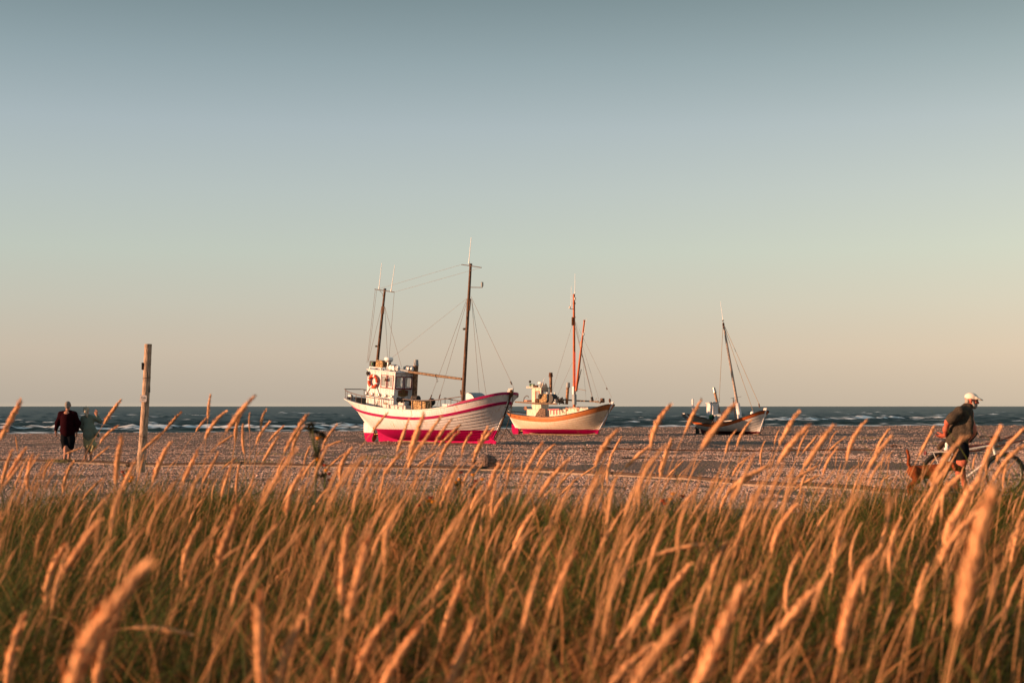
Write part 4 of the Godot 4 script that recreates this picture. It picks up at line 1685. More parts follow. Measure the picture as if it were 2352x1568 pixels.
	put("deck_light", g, M.dark, mizzen)
	antenna(t, up.call(432, 668, 0.1), up.call(460, 398, 0.1), 0.02)
	antenna(t, up.call(558, 694, 0.1), up.call(598, 418, 0.1), 0.02)
	var stays := [[up.call(440, 664, 0.1), y0], [z1, up.call(1495, 446, 0.1)], [up.call(536, 1412, 0.1), up.call(1352, 766, 0)], [up.call(393, 675, 0.1), up.call(306, 1440, 0.6)], [up.call(408, 680, 0.1), up.call(318, 1436, 0.6)], [up.call(458, 862, 0), up.call(322, 1420, 0.62)], [up.call(495, 865, 0), up.call(522, 1400, -0.6)], [up.call(592, 705, 0.1), up.call(532, 1456, -0.5)], [up.call(494, 856, 0), up.call(668, 1482, 0.2)],
		[up.call(1350, 775, 0), q.call(1115, 742, 1.70)], [up.call(1354, 790, 0), q.call(1236, 735, 1.72)], [up.call(1402, 775, 0), q.call(1782, 600, -1.55)], [up.call(1404, 785, 0), q.call(1872, 608, -1.45)], [up.call(1394, 745, 0), q.call(2215, 482, 0)]]
	for k in stays.size():
		wire(t, "stay", stays[k][0], stays[k][1], [0.008, 0.008, 0.008][k] if k < 3 else 0.012)
	for k in [9, 10]:
		g = Geo.new()
		var a: Vector3 = stays[k][1]
		var e: Vector3 = stays[k][0]
		g.tube([a.lerp(e, 0.09), a.lerp(e, 0.13)], 0.03, 6)
		put("turnbuckle", g, M.rust, t)
	g = Geo.new()
	g.tube([q.call(2170, 395, 0), q.call(2186, 430, 0)], 0.04, 6)
	put("turnbuckle", g, M.wire, t)
	g = Geo.new()
	var boom_a: Vector3 = q.call(745, 236, 0.25)
	g.tube([boom_a, q.call(892, 268, 0.25)], 0.06, 10)
	put("boom_sleeve", g, M.grey_paint, t)
	g = Geo.new()
	g.tube([q.call(892, 270, 0.25), q.call(1230, 320, 0.15), q.call(1556, 362, 0.05)], [0.062, 0.07, 0.058], 12)
	var boom := put("boom", g, M.spar, t)
	g = Geo.new()
	g.torus(q.call(1238, 322, 0.15), Basis(Vector3(0, 0, 1), PI / 2), 0.075, 0.014, 14, 5)
	g.tube([q.call(1238, 330, 0.15), q.call(1250, 400, 0.15), q.call(1262, 385, 0.15)], 0.012, 5)
	put("rope_lashing", g, M.dark_rope, boom)
	var pipe_a: Vector3 = q.call(962, 640, -0.55)
	funnel(t, pipe_a, q.call(985, 120, -0.55), 0.135, 0.865, 0.14, M.pipe, M.grey_paint)

	# rails, deck gear
	rails(t, h, 1.0, -5.75, -1.3, func(x): return 0.46 - 0.02 * x * 0.1, 0.52)
	rails(t, h, 1.0, -0.35, 3.4, func(x): return 0.56 - 0.055 * (x + 0.35), 0.62)
	rails(t, h, -1.0, -5.75, -4.2, func(_x): return 0.48, 0.52)
	rails(t, h, -1.0, -0.9, 2.6, func(x): return 0.6 - 0.12 * (x + 0.9), 0.75)
	g = Geo.new()
	var loop := []
	for k in 13:
		var a := PI / 2 + PI * k / 12.0
		var e := h.edge(-5.75, 1.0, 0.47, 0.04)
		loop.append(Vector3(e.x + cos(a) * 0.32, e.y + 0.02, sin(a) * e.z))
	g.tube(loop, 0.024, 8)
	put("stern_rail", g, M.rail, t)
	var hood: Vector3 = q.call(1690, 655, 0.35)
	g = Geo.new()
	var arch := [Vector2(0, -0.1), Vector2(0.0, 0.42)]
	for k in 9:
		arch.append(Vector2(0.06 + sin(PI / 2 * k / 8.0) * 0.5, 0.46 - (1.0 - cos(PI / 2 * k / 8.0)) * 0.5))
	g.plate(hood, Basis(), arch, 0.9)
	put("companion_hood", g, M.white, t)
	g = Geo.new()
	var bend := []
	for k in 9:
		bend.append(PackedVector3Array([hood + Vector3(0.07 + sin(PI / 2 * k / 8.0) * 0.52, 0.475 - (1.0 - cos(PI / 2 * k / 8.0)) * 0.5, -0.47), hood + Vector3(0.07 + sin(PI / 2 * k / 8.0) * 0.52, 0.475 - (1.0 - cos(PI / 2 * k / 8.0)) * 0.5, 0.47)]))
	g.sheet(bend, Vector3(1, 1, 0))
	put("hood_cover", g, M.grey_paint, t)
	g = Geo.new()
	g.box(q.call(1490, 690, 0.2), Vector3(0.95, 0.12, 1.1), Basis(), 0.02)
	g.box(q.call(1490, 730, 0.2), Vector3(0.85, 0.25, 1.0), Basis(), 0.02)
	put("hatch", g, M.white, t)
	for k in 3:
		g = Geo.new()
		g.box(q.call(650 + k * 100, 712 + k * 9, 1.0), Vector3(0.5, 0.2 - 0.02 * k, 0.5), Basis(), 0.02)
		g.box(q.call(650 + k * 100, 686 + k * 9, 1.0), Vector3(0.54, 0.05, 0.54), Basis(), 0.012)
		fixed(b, "fish_box", g, M.white_worn, ["white fish box on the big boat's deck, nearest the wheelhouse", "white fish box on the big boat's deck, between two others", "white fish box on the big boat's deck, nearest the wooden crate"][k], "fish box", "white fish boxes on the big boat's deck")
	g = Geo.new()
	g.box(q.call(850, 678, 0.55), Vector3(0.55, 0.22, 0.6), Basis(), 0.06)
	put("engine_hatch", g, M.white_worn, t)
	for k in 2:
		var c: Vector3 = q.call(775 + k * 52, 623 + k * 3, 0.95)
		g = Geo.new()
		var turn := Basis(Vector3(0, 1, 0), 0.25) * Basis(Vector3(0, 0, 1), PI / 2)
		g.lathe(c, turn, [Vector2(0.0, -0.14), Vector2(0.05, -0.14), Vector2(0.1, -0.05), Vector2(0.145, 0.1), Vector2(0.13, 0.1), Vector2(0.09, -0.04), Vector2(0.0, -0.1)], 18)
		put("winch_horn", g, M.black, t)
	g = Geo.new()
	g.tube([q.call(840, 628, 0.7), q.call(930, 634, 0.7)], 0.05, 8)
	put("winch_axle", g, M.wire, t)
	g = Geo.new()
	var w: Vector3 = q.call(985, 612, 0.3)
	g.tube([w - Vector3(0.17, 0, 0), w + Vector3(0.17, 0, 0)], 0.17, 18)
	var drum := put("winch_drum", g, M.dark, t)
	g = Geo.new()
	g.tube([w - Vector3(0.2, 0, 0), w - Vector3(0.171, 0, 0)], 0.185, 18)
	put("drum_end", g, M.spar, drum)
	g = Geo.new()
	g.box(w + Vector3(0, -0.32, 0), Vector3(0.6, 0.4, 0.5), Basis(), 0.03)
	put("winch_bed", g, M.rust, t)
	g = Geo.new()
	g.ball(q.call(1180, 650, -0.2), Vector3(0.2, 0.2, 0.2), Basis(), 18, 12)
	g.tube([q.call(1180, 690, -0.2), q.call(1182, 706, -0.2)], 0.05, 8)
	fixed(b, "fender_ball", g, M.black, "black ball fender on the big boat's deck right of the wooden crate", "fender")
	g = Geo.new()
	var crate: Vector3 = q.call(1015, 695, 1.42)
	g.box(crate, Vector3(0.98, 0.48, 0.03), Basis(), 0.006)
	g.box(crate + Vector3(0.475, 0, -0.22), Vector3(0.03, 0.48, 0.4), Basis(), 0.006)
	g.box(crate + Vector3(-0.475, 0, -0.22), Vector3(0.03, 0.48, 0.4), Basis(), 0.006)
	g.box(crate + Vector3(0, 0, -0.44), Vector3(0.98, 0.48, 0.03), Basis(), 0.006)
	g.box(crate + Vector3(0, -0.24, -0.22), Vector3(0.9, 0.03, 0.4))
	fixed(b, "wooden_crate", g, M.ply, "golden plywood crate at the big boat's rail amidships", "crate")
	g = Geo.new()
	var bitt: Vector3 = q.call(2064, 560, 0)
	g.box(bitt + Vector3(0, -0.1, 0), Vector3(0.16, 0.34, 0.3), Basis(), 0.02)
	put("bitt", g, M.mast, t)
	g = Geo.new()
	for k in 26:
		var a := bitt + Vector3(rng.randf_range(0.1, 0.55), -0.02 + rng.randf_range(-0.05, 0.08), rng.randf_range(-0.15, 0.15))
		g.tube([a, a + Vector3(rng.randf_range(-0.1, 0.1), rng.randf_range(-0.05, 0.07), rng.randf_range(-0.1, 0.1))], 0.014, 4)
	put("rope_tangle", g, M.green_net, t)
	g = Geo.new()
	var head: Vector3 = q.call(2178, 545, 0.09)
	g.ball(head, Vector3(0.09, 0.2, 0.07))
	g.bar(head + Vector3(-0.02, 0.12, 0), head + Vector3(-0.12, -0.35, 0.02), 0.05, 0.06)
	put("bow_roller", g, M.rust, t)
	g = Geo.new()
	var iron := []
	for k in 15:
		var hh := k / 14.0 * 1.05
		iron.append(Vector3(h.bow_x(hh) + 0.115, lerpf(h.rabbet(1.0) - 0.15, h.sheer(1.0) + 0.15, k / 14.0), 0.0))
	g.tube(iron, 0.04, 8)
	put("stem_iron", g, M.leather, t)
	for k in 2:
		var zz := 0.07 - 0.14 * k
		g = Geo.new()
		g.tube([q.call(2206, 500, zz), q.call(2196, 640, zz), q.call(2165, 830, zz), q.call(2110, 1010, zz), q.call(2018, 1160, zz)], 0.018, 6)
		put("stem_cable", g, M.dark_rope, t)
	for k in 3:
		g = Geo.new()
		var x: float = [2132, 2092, 2030][k]
		var y: float = [720, 835, 942][k]
		g.tube([q.call(x - 35, y - 5, [0.55, 0.5, 0.42][k]), q.call(x + 55, y, 0.07)], 0.014, 6)
		put("stem_strap", g, M.rust, t)
	g = Geo.new()
	g.plate(q.call(1960, 1150, 0.0) + Vector3(-0.2, 0, 0.09), Basis(), [Vector2(-0.35, -0.12), Vector2(0.4, -0.12), Vector2(0.45, 0.02), Vector2(0.1, 0.18)], 0.03)
	put("forefoot_plate", g, M.magenta, t)
	# the mooring line from the far bow to the pebbles
	g = Geo.new()
	var ra := to_world(b, on_boat(b, 1163.7, 985, -0.5))
	var rb := ground_at(1206, 69.5)
	var mid := ground_at(1290, 69.0)
	g.tube([ra, ra.lerp(rb, 0.5) - Vector3(0, 0.12, 0), rb + Vector3(0, 0.05, 0), mid + Vector3(0, 0.04, 0)], 0.016, 5)
	tag(put("mooring_line", g, M.dark_rope), "thin dark mooring line slanting from the big boat's bow to the pebbles", "rope")
	return b


func middle_boat() -> Dictionary:
	var b := boat("fishing_boat", "white fishing boat with orange top strake, orange mast and pink bottom", {
		"x": 3.745, "away": 109.0, "turn": 38.0, "beam": 1.62, "low": 0.2, "rise": 0.45, "rise_at": 0.26, "dip": 0.5, "stern": 1.86, "mid": 1.46, "bow": 2.42,
		"s0": -4.3, "s1": -5.1, "b0": 3.4, "b1": 4.68, "keel0": -3.0, "strakes": 9, "band": 0.34, "water": 0.54, "well": 0.42, "rake": 0.95,
		"top": M.cream, "bottom": M.magenta, "upper": M.orange, "lining": M.white_worn, "cap": M.dark, "deck": M.deck, "keel": M.bare, "post": M.white, "bluff": 0.42, "head": 0.12})
	var t: Node3D = b.node
	var h: Hull = b.hull
	var q := func(cx: float, cy: float, z: float) -> Vector3: return on_boat(b, 1165.6 + cx * 0.14652, 803.9 + cy * 0.14652, z)
	var up := func(cx: float, cy: float, z: float) -> Vector3: return on_boat(b, 1234.5 + cx * 0.14648, 602.9 + cy * 0.14648, z)
	var g := Geo.new()
	g.plate(Vector3(), Basis(), [Vector2(-4.75, 0.9), Vector2(-4.15, 0.75), Vector2(-4.05, 0.1), Vector2(-4.62, 0.1), Vector2(-4.75, 0.4)], 0.09)
	put("rudder", g, M.magenta, t)
	g = Geo.new()
	for k in 3:
		var a := TAU * k / 3.0 + 0.2
		g.ball(Vector3(-3.9, 0.36 + 0.17 * cos(a), 0.17 * sin(a)), Vector3(0.03, 0.2, 0.1), Basis(Vector3(1, 0, 0), a) * Basis(Vector3(0, 1, 0), 0.6), 10, 8)
	g.tube([Vector3(-3.98, 0.36, 0), Vector3(-3.3, 0.38, 0)], 0.05, 8)
	put("propeller", g, M.bronze, t)
	g = Geo.new()
	g.plate(Vector3(), Basis(), [Vector2(-3.55, 0.0), Vector2(-1.0, 0.0), Vector2(-1.0, 0.24), Vector2(-2.4, 0.26), Vector2(-3.7, 0.48)], 0.13)
	put("deadwood", g, M.magenta, t)
	g = Geo.new()
	g.bar(Vector3(-3.0, 0.07, 0.45), Vector3(2.9, 0.09, 0.4), 0.42, 0.17, Vector3(0, 0, 1), 0.05)
	put("bilge_timber", g, M.bare, t)
	# engine casing, forward cabin, wheelhouse
	var deck := h.sheer(0.5) - 0.42
	var ca: Vector3 = q.call(302, 845, 0.74)
	var cb: Vector3 = q.call(915, 856, 0.74)
	var front := Basis(Vector3(0, 0, -1), Vector3.UP, Vector3(1, 0, 0))
	var near := Basis(Vector3(-1, 0, 0), Vector3.UP, Vector3(0, 0, 1))
	var top := 2.05
	g = Geo.new()
	g.box(Vector3((ca.x + cb.x) / 2.0, (deck + top) / 2.0 - 0.2, 0), Vector3(cb.x - ca.x, top - deck + 0.4, 1.48), Basis(), 0.015)
	g.box(Vector3((ca.x + cb.x) / 2.0, top, 0), Vector3(cb.x - ca.x + 0.06, 0.035, 1.54), Basis(), 0.01)
	var casing := put("engine_casing", g, M.cream, t)
	g = Geo.new()
	g.box(Vector3((ca.x + cb.x) / 2.0 - 0.2, (deck + top) / 2.0, 0.745), Vector3(0.012, top - deck, 0.012))
	put("seam", g, M.dark, casing)
	var fa: Vector3 = q.call(926, 868, 0.7)
	var fb: Vector3 = q.call(1268, 870, 0.7)
	g = Geo.new()
	g.box(Vector3((fa.x + fb.x) / 2.0, 1.72, 0), Vector3(fb.x - fa.x, 0.75, 1.4), Basis(), 0.015)
	g.box(Vector3((fa.x + fb.x) / 2.0, 2.11, 0), Vector3(fb.x - fa.x + 0.08, 0.04, 1.5), Basis(), 0.01)
	var cabin := put("fore_cabin", g, M.cream, t)
	for k in 3:
		var c: Vector3 = q.call([375, 1013, 1190][k], [912, 926, 926][k], 0.0)
		c.z = 0.75 if k == 0 else 0.71
		g = Geo.new()
		g.torus(c, Basis(Vector3(1, 0, 0), PI / 2) * Basis.from_scale(Vector3(1, 0.7, 1)), 0.115, 0.032, 22, 8)
		var port := put("porthole", g, M.orange_mast, casing if k == 0 else cabin)
		g = Geo.new()
		g.lathe(c, Basis(Vector3(1, 0, 0), PI / 2), [Vector2(0, 0.008), Vector2(0.1, 0.008)], 18)
		put("pane", g, M.inside, port)
	g = Geo.new()
	for k in 4:
		g.box(Vector3(lerpf(fa.x + 0.15, fb.x - 0.15, k / 3.0), 2.155, 0.6), Vector3(0.06, 0.05, 0.04))
	g.bar(Vector3(fa.x + 0.1, 2.19, 0.6), Vector3(fb.x - 0.1, 2.19, 0.6), 0.035, 0.03)
	put("grab_rail", g, M.cream, cabin)
	var house := Node3D.new()
	house.name = "wheelhouse"
	t.add_child(house)
	var corner: Vector3 = q.call(527, 596, 0.5)
	house.position = Vector3(corner.x, top, 0)
	var high := corner.y - top
	var holes := [[0.16, 0.54, high * 0.36, high * 0.86]]
	g = Geo.new()
	board_wall(g, Vector3(0, 0, 0.5), near, 0.78, high, 0.26, holes)
	board_wall(g, Vector3(0, 0, -0.5), Basis(Vector3(-1, 0, 0), Vector3.UP, Vector3(0, 0, -1)), 0.78, high, 0.26, holes)
	board_wall(g, Vector3(0, 0, 0.46), front, 0.92, high, 0.46, [[0.08, 0.84, high * 0.40, high * 0.88]])
	for s in [1.0, -1.0]:
		var d := Vector3(-0.30, 0, -s * 0.24)
		board_wall(g, Vector3(-0.78, 0, s * 0.5), Basis(d.normalized(), Vector3.UP, Vector3(-0.62, 0, s * 0.78).normalized()), d.length(), high, 0.2, [])
	board_wall(g, Vector3(-1.08, 0, 0.26), Basis(Vector3(0, 0, -1), Vector3.UP, Vector3(-1, 0, 0)), 0.52, high, 0.2, [])
	put("house_wall", g, M.cream, house)
	window(house, Vector3(0, 0, 0.5), near, holes[0], M.orange_mast, M.orange_mast)
	window(house, Vector3(0, 0, -0.5), Basis(Vector3(-1, 0, 0), Vector3.UP, Vector3(0, 0, -1)), holes[0], M.orange_mast, M.orange_mast)
	window(house, Vector3(0, 0, 0.46), front, [0.08, 0.84, high * 0.40, high * 0.88], M.trim_red, M.white)
	g = Geo.new()
	g.box(Vector3(-0.65, high + 0.03, 0), Vector3(1.45, 0.06, 1.16), Basis(), 0.015)
	put("roof", g, M.cream, house)
	g = Geo.new()
	for s in [-0.5, 0.5]:
		g = Geo.new()
		g.box(Vector3(-1.1, high + 0.13, s), Vector3(0.62, 0.03, 0.035))
		for k in 3:
			g.box(Vector3(-1.38 + k * 0.28, high + 0.09, s), Vector3(0.06, 0.07, 0.03))
		put("roof_rail", g, M.cream, house)
	g = Geo.new()
	g.plate(Vector3(0.02, high + 0.06, 0), front, [Vector2(-0.46, 0), Vector2(-0.3, 0.32), Vector2(-0.2, 0.2), Vector2(-0.05, 0.2), Vector2(0.05, 0.33), Vector2(0.14, 0.3), Vector2(0.34, 0.0)], 0.04)
	put("roof_coaming", g, M.cream, house)
	g = Geo.new()
	g.lathe(Vector3(-1.05, high + 0.15, 0.42), Basis(), [Vector2(0, 0.2), Vector2(0.12, 0.2), Vector2(0.12, 0), Vector2(0, 0)], 14)
	g.box(Vector3(-0.84, high + 0.23, 0.42), Vector3(0.22, 0.2, 0.2), Basis(), 0.02)
	put("green_lantern", g, M.green, house)
	g = Geo.new()
	var lamp: Vector3 = q.call(353, 494, 0.3) - house.position
	g.ball(lamp, Vector3(0.1, 0.1, 0.1))
	g.tube([lamp, Vector3(lamp.x + 0.02, high + 0.1, lamp.z)], 0.03, 6)
	put("deck_light", g, M.dark, house)
	g = Geo.new()
	g.tube([Vector3(-0.72, high + 0.14, 0.45), Vector3(-0.36, high + 0.14, 0.45)], 0.09, 10)
	put("roof_canister", g, M.rust, house)
	radar(house, Vector3(-0.32, high + 0.36, 0.1), 0.235, Vector3(-0.32, high + 0.06, 0.1))
	antenna(house, q.call(548, 545, 0.2) - house.position, q.call(576, 432, 0.2) - house.position, 0.018)
	g = Geo.new()
	g.tube([q.call(252, 808, 0.4), q.call(262, 745, 0.4), q.call(300, 714, 0.4), q.call(322, 720, 0.4), q.call(328, 742, 0.4)], 0.035, 8)
	put("air_vent", g, M.wire, t)
	g = Geo.new()
	g.box(q.call(320, 795, 0.1), Vector3(0.35, 0.12, 0.6), Basis(), 0.02)
	put("hatch_lid", g, M.orange, t)
	funnel(t, q.call(680, 720, -0.2), q.call(679, 352, -0.2), 0.115, 0.83, 0.165, M.pipe, M.rust)
	funnel(t, q.call(928, 850, -0.35), q.call(953, 508, -0.35), 0.115, 0.79, 0.17, M.pipe, M.grey_paint)
	# net hauler on the casing
	var haul: Vector3 = q.call(560, 760, 0.72)
	g = Geo.new()
	g.plate(haul, Basis(), [Vector2(-0.36, -0.28), Vector2(0.24, -0.28), Vector2(0.36, -0.16), Vector2(0.36, 0.36), Vector2(0.0, 0.36), Vector2(-0.06, 0.14), Vector2(-0.36, -0.02)], 0.1)
	var hauler := put("net_hauler", g, M.ply, t)
	g = Geo.new()
	g.tube([haul + Vector3(0.5, 0.0, -0.75), haul + Vector3(0.5, 0.0, -0.1)], 0.36, 22)
	put("hauler_drum", g, M.black, hauler)
	g = Geo.new()
	g.ball(haul + Vector3(-0.28, 0.16, 0.02), Vector3(0.18, 0.22, 0.14))
	g.ball(haul + Vector3(-0.02, 0.28, -0.05), Vector3(0.14, 0.14, 0.14))
	put("hauler_motor", g, M.dark, hauler)
	g = Geo.new()
	g.tube([haul + Vector3(-0.6, -0.16, -0.1), haul + Vector3(-0.6, -0.16, 0.06)], 0.17, 16)
	put("warping_head", g, M.rust, hauler)
	for k in 3:
		g = Geo.new()
		g.bar(q.call([624, 686, 738][k], 790, [0.66, 0.5, -0.3][k]), q.call([624, 687, 744][k], [658, 662, 662][k], [0.66, 0.5, -0.3][k]), 0.08, 0.08)
		put("gallows_post", g, M.white_worn, t)
	g = Geo.new()
	g.box(q.call(742, 800, 0.3), Vector3(0.42, 0.3, 0.42), Basis(), 0.02)
	put("line_box", g, M.white_worn, t)
	g = Geo.new()
	for k in 60:
		var a: Vector3 = q.call(828, 800, 0.35) + Vector3(rng.randfn(0, 0.16), rng.randfn(0, 0.1), rng.randfn(0, 0.12))
		g.ball(a, Vector3(0.08, 0.06, 0.07), Basis(), 6, 4)
	g.tube([q.call(850, 770, 0.35), q.call(878, 800, 0.35), q.call(890, 850, 0.35)], 0.04, 6)
	fixed(b, "net_heap", g, M.black, "heap of black netting on the orange-masted boat's casing", "net heap")
	g = Geo.new()
	var leaf: Vector3 = q.call(525, 968, 1.02)
	g.plate(leaf, Basis(Vector3(0, 1, 0), 0.12), [Vector2(-0.5, -0.34), Vector2(0.4, -0.34), Vector2(0.38, 0.22), Vector2(0.2, 0.26), Vector2(-0.08, 0.28), Vector2(-0.2, 0.1), Vector2(-0.4, -0.14)], 0.05)
	fixed(b, "stained_board", g, M.rusty_ply, "stained brown shaped board standing on the orange-masted boat's deck", "board")
	for k in 2:
		g = Geo.new()
		var ends: Array = [[120, 812, 0.95, 450, 832, 0.9, 782, 846, 0.85], [775, 768, -0.9, 1080, 792, -0.9, 1425, 808, -0.8]][k]
		g.tube([q.call(ends[0], ends[1], ends[2]), q.call(ends[3], ends[4], ends[5]), q.call(ends[6], ends[7], ends[8])], [0.05, 0.06, 0.05], 10)
		fixed(b, "wooden_spar", g, M.spar, ["long wooden spar lying along the near side of the orange-masted boat", "long wooden spar lying along the far side of the orange-masted boat"][k], "spar", "wooden spars on the orange-masted boat")
	g = Geo.new()
	for k in 3:
		var x: float = [678, 724, 770][k]
		g.bar(q.call(x, 1005, 0.95), q.call(x - 2, 926, 0.95), 0.06, 0.05)
	g.bar(q.call(638, 932, 0.95), q.call(816, 924, 0.95), 0.07, 0.05)
	put("pin_rail", g, M.pink, t)
	g = Geo.new()
	g.tube([q.call(850, 900, 0.78), q.call(852, 950, 0.82), q.call(870, 985, 0.85)], 0.03, 6)
	put("hose", g, M.black, t)
	# mast, derrick boom, rigging
	var ma: Vector3 = q.call(1048, 870, 0)
	var mb: Vector3 = on_boat(b, 1318.3, 675, 0)
	var main := mast(t, Vector3(ma.x, 1.2, 0), mb, 0.115, 0.085, M.orange_mast)
	g = Geo.new()
	g.box(q.call(1042, 635, 0.0), Vector3(0.2, 0.66, 0.26), Basis(), 0.03)
	put("mast_case_top", g, M.white, main)
	g = Geo.new()
	g.box(q.call(1048, 775, 0.0), Vector3(0.26, 0.8, 0.3), Basis(), 0.03)
	put("mast_case", g, M.grey_paint, main)
	g = Geo.new()
	g.tube([q.call(1062, 30, 0.1), q.call(1064, 560, 0.1)], 0.03, 8)
	put("red_conduit", g, M.pink, main)
	var da: Vector3 = q.call(1078, 640, 0.1)
	var db: Vector3 = up.call(738, 908, 0.1)
	g = Geo.new()
	g.tube([da, da.lerp(db, 0.5), db], [0.10, 0.085, 0.06], 12)
	var derrick := put("derrick_boom", g, M.orange_mast, t)
	g = Geo.new()
	g.ball(db, Vector3(0.1, 0.05, 0.1))
	g.bar(up.call(686, 1330, 0.1), up.call(690, 1240, 0.1), 0.16, 0.18, Vector3(0, 0, 1), 0.03)
	put("boom_fitting", g, M.orange_mast, derrick)
	for l in [[508, 697], [590, 562], [724, 1118]]:
		g = Geo.new()
		var c: Vector3 = up.call(l[0], l[1], 0.12)
		g.lathe(c - Vector3(0, 0.1, 0), Basis(), [Vector2(0.08, 0), Vector2(0.09, 0.04), Vector2(0.06, 0.06), Vector2(0.06, 0.14), Vector2(0.09, 0.17), Vector2(0, 0.2)], 12)
		put("mast_lamp", g, M.white_worn, main)
	g = Geo.new()
	g.tube([up.call(515, 725, 0.1), up.call(580, 732, 0.1)], 0.025, 6)
	g.ball(up.call(575, 640, -0.15), Vector3(0.12, 0.12, 0.12))
	g.bar(up.call(562, 985, 0), up.call(564, 860, 0), 0.34, 0.12, Vector3(0, 0, 1), 0.02)
	g.bar(up.call(540, 858, 0), up.call(602, 858, 0), 0.05, 0.05)
	put("mast_fittings", g, M.rust, main)
	antenna(t, up.call(588, 490, 0), up.call(590, 174, 0), 0.02)
	antenna(t, up.call(526, 690, 0.1), up.call(533, 372, 0.1), 0.018)
	antenna(t, up.call(735, 1095, 0.1), up.call(768, 874, 0.1), 0.016)
	var crown: Vector3 = up.call(575, 880, 0)
	var ends := [q.call(706, 640, 1.2), q.call(1638, 748, 0), q.call(1336, 770, -0.2), q.call(1348, 780, -0.9), q.call(1440, 790, -0.9)]
	for e in ends:
		wire(t, "stay", crown, e, 0.012)
	wire(t, "stay", q.call(1018, 190, 0), q.call(766, 762, -0.8), 0.011)
	wire(t, "stay", up.call(690, 1260, 0.1), q.call(1235, 800, -1.0), 0.010)
	wire(t, "tackle_line", up.call(590, 1010, 0.05), q.call(1330, 745, 0.0), 0.025)
	g = Geo.new()
	g.tube([q.call(1322, 735, 0), q.call(1335, 800, 0)], 0.1, 8)
	put("tackle_block", g, M.dark, t)
	wire(t, "boat_hook", q.call(1080, 650, -0.3), q.call(1158, 300, -0.3), 0.03, M.dark)
	wire(t, "hook_tip", q.call(1098, 605, 0.3), q.call(1235, 634, 0.3), 0.018, M.spar)
	g = Geo.new()
	g.tube([q.call(1552, 590, 0), q.call(1562, 620, 0)], 0.04, 6)
	put("turnbuckle", g, M.wire, t)
	g = Geo.new()
	g.box(q.call(1490, 790, 0), Vector3(0.22, 0.34, 0.3), Basis(), 0.02)
	g.tube([q.call(1450, 835, 0.2), q.call(1470, 790, 0.2)], 0.05, 6)
	put("bitt", g, M.mast, t)
	g = Geo.new()
	for k in 22:
		var a: Vector3 = q.call(1440, 815, 0) + Vector3(rng.randf_range(-0.25, 0.4), rng.randf_range(-0.05, 0.16), rng.randf_range(-0.3, 0.3))
		g.tube([a, a + Vector3(rng.randf_range(-0.2, 0.2), rng.randf_range(-0.1, 0.16), rng.randf_range(-0.1, 0.1))], 0.015, 4)
	put("rope_tangle", g, M.rope, t)
	g = Geo.new()
	g.ball(q.call(1606, 790, 0.08), Vector3(0.09, 0.16, 0.08))
	put("bow_roller", g, M.rust, t)
	g = Geo.new()
	g.tube([q.call(1618, 820, 0.07), q.call(1575, 1020, 0.07), q.call(1500, 1200, 0.07), q.call(1420, 1325, 0.07)], 0.018, 6)
	put("stem_cable", g, M.rust, t)
	for k in 3:
		g = Geo.new()
		var x: float = [1490, 1420, 1375][k]
		var y: float = [918, 1024, 1120][k]
		g.tube([q.call(x, y - 2, [0.5, 0.48, 0.42][k]), q.call(x + 130, y + 2, 0.07)], 0.013, 6)
		put("stem_strap", g, M.rust, t)
	for k in 4:
		g = Geo.new()
		g.box(h.pt(h.at_x(-4.2 + k * 0.62 + (0.3 if k == 3 else 0.0)), h.level(0.2, 0.17), 1.0) + Vector3(0, 0, 0.05), Vector3(0.2, 0.035, 0.03), Basis(Vector3(0, 1, 0), -0.2 if k < 2 else -0.1))
		put("scupper", g, M.dark, t)
	return b


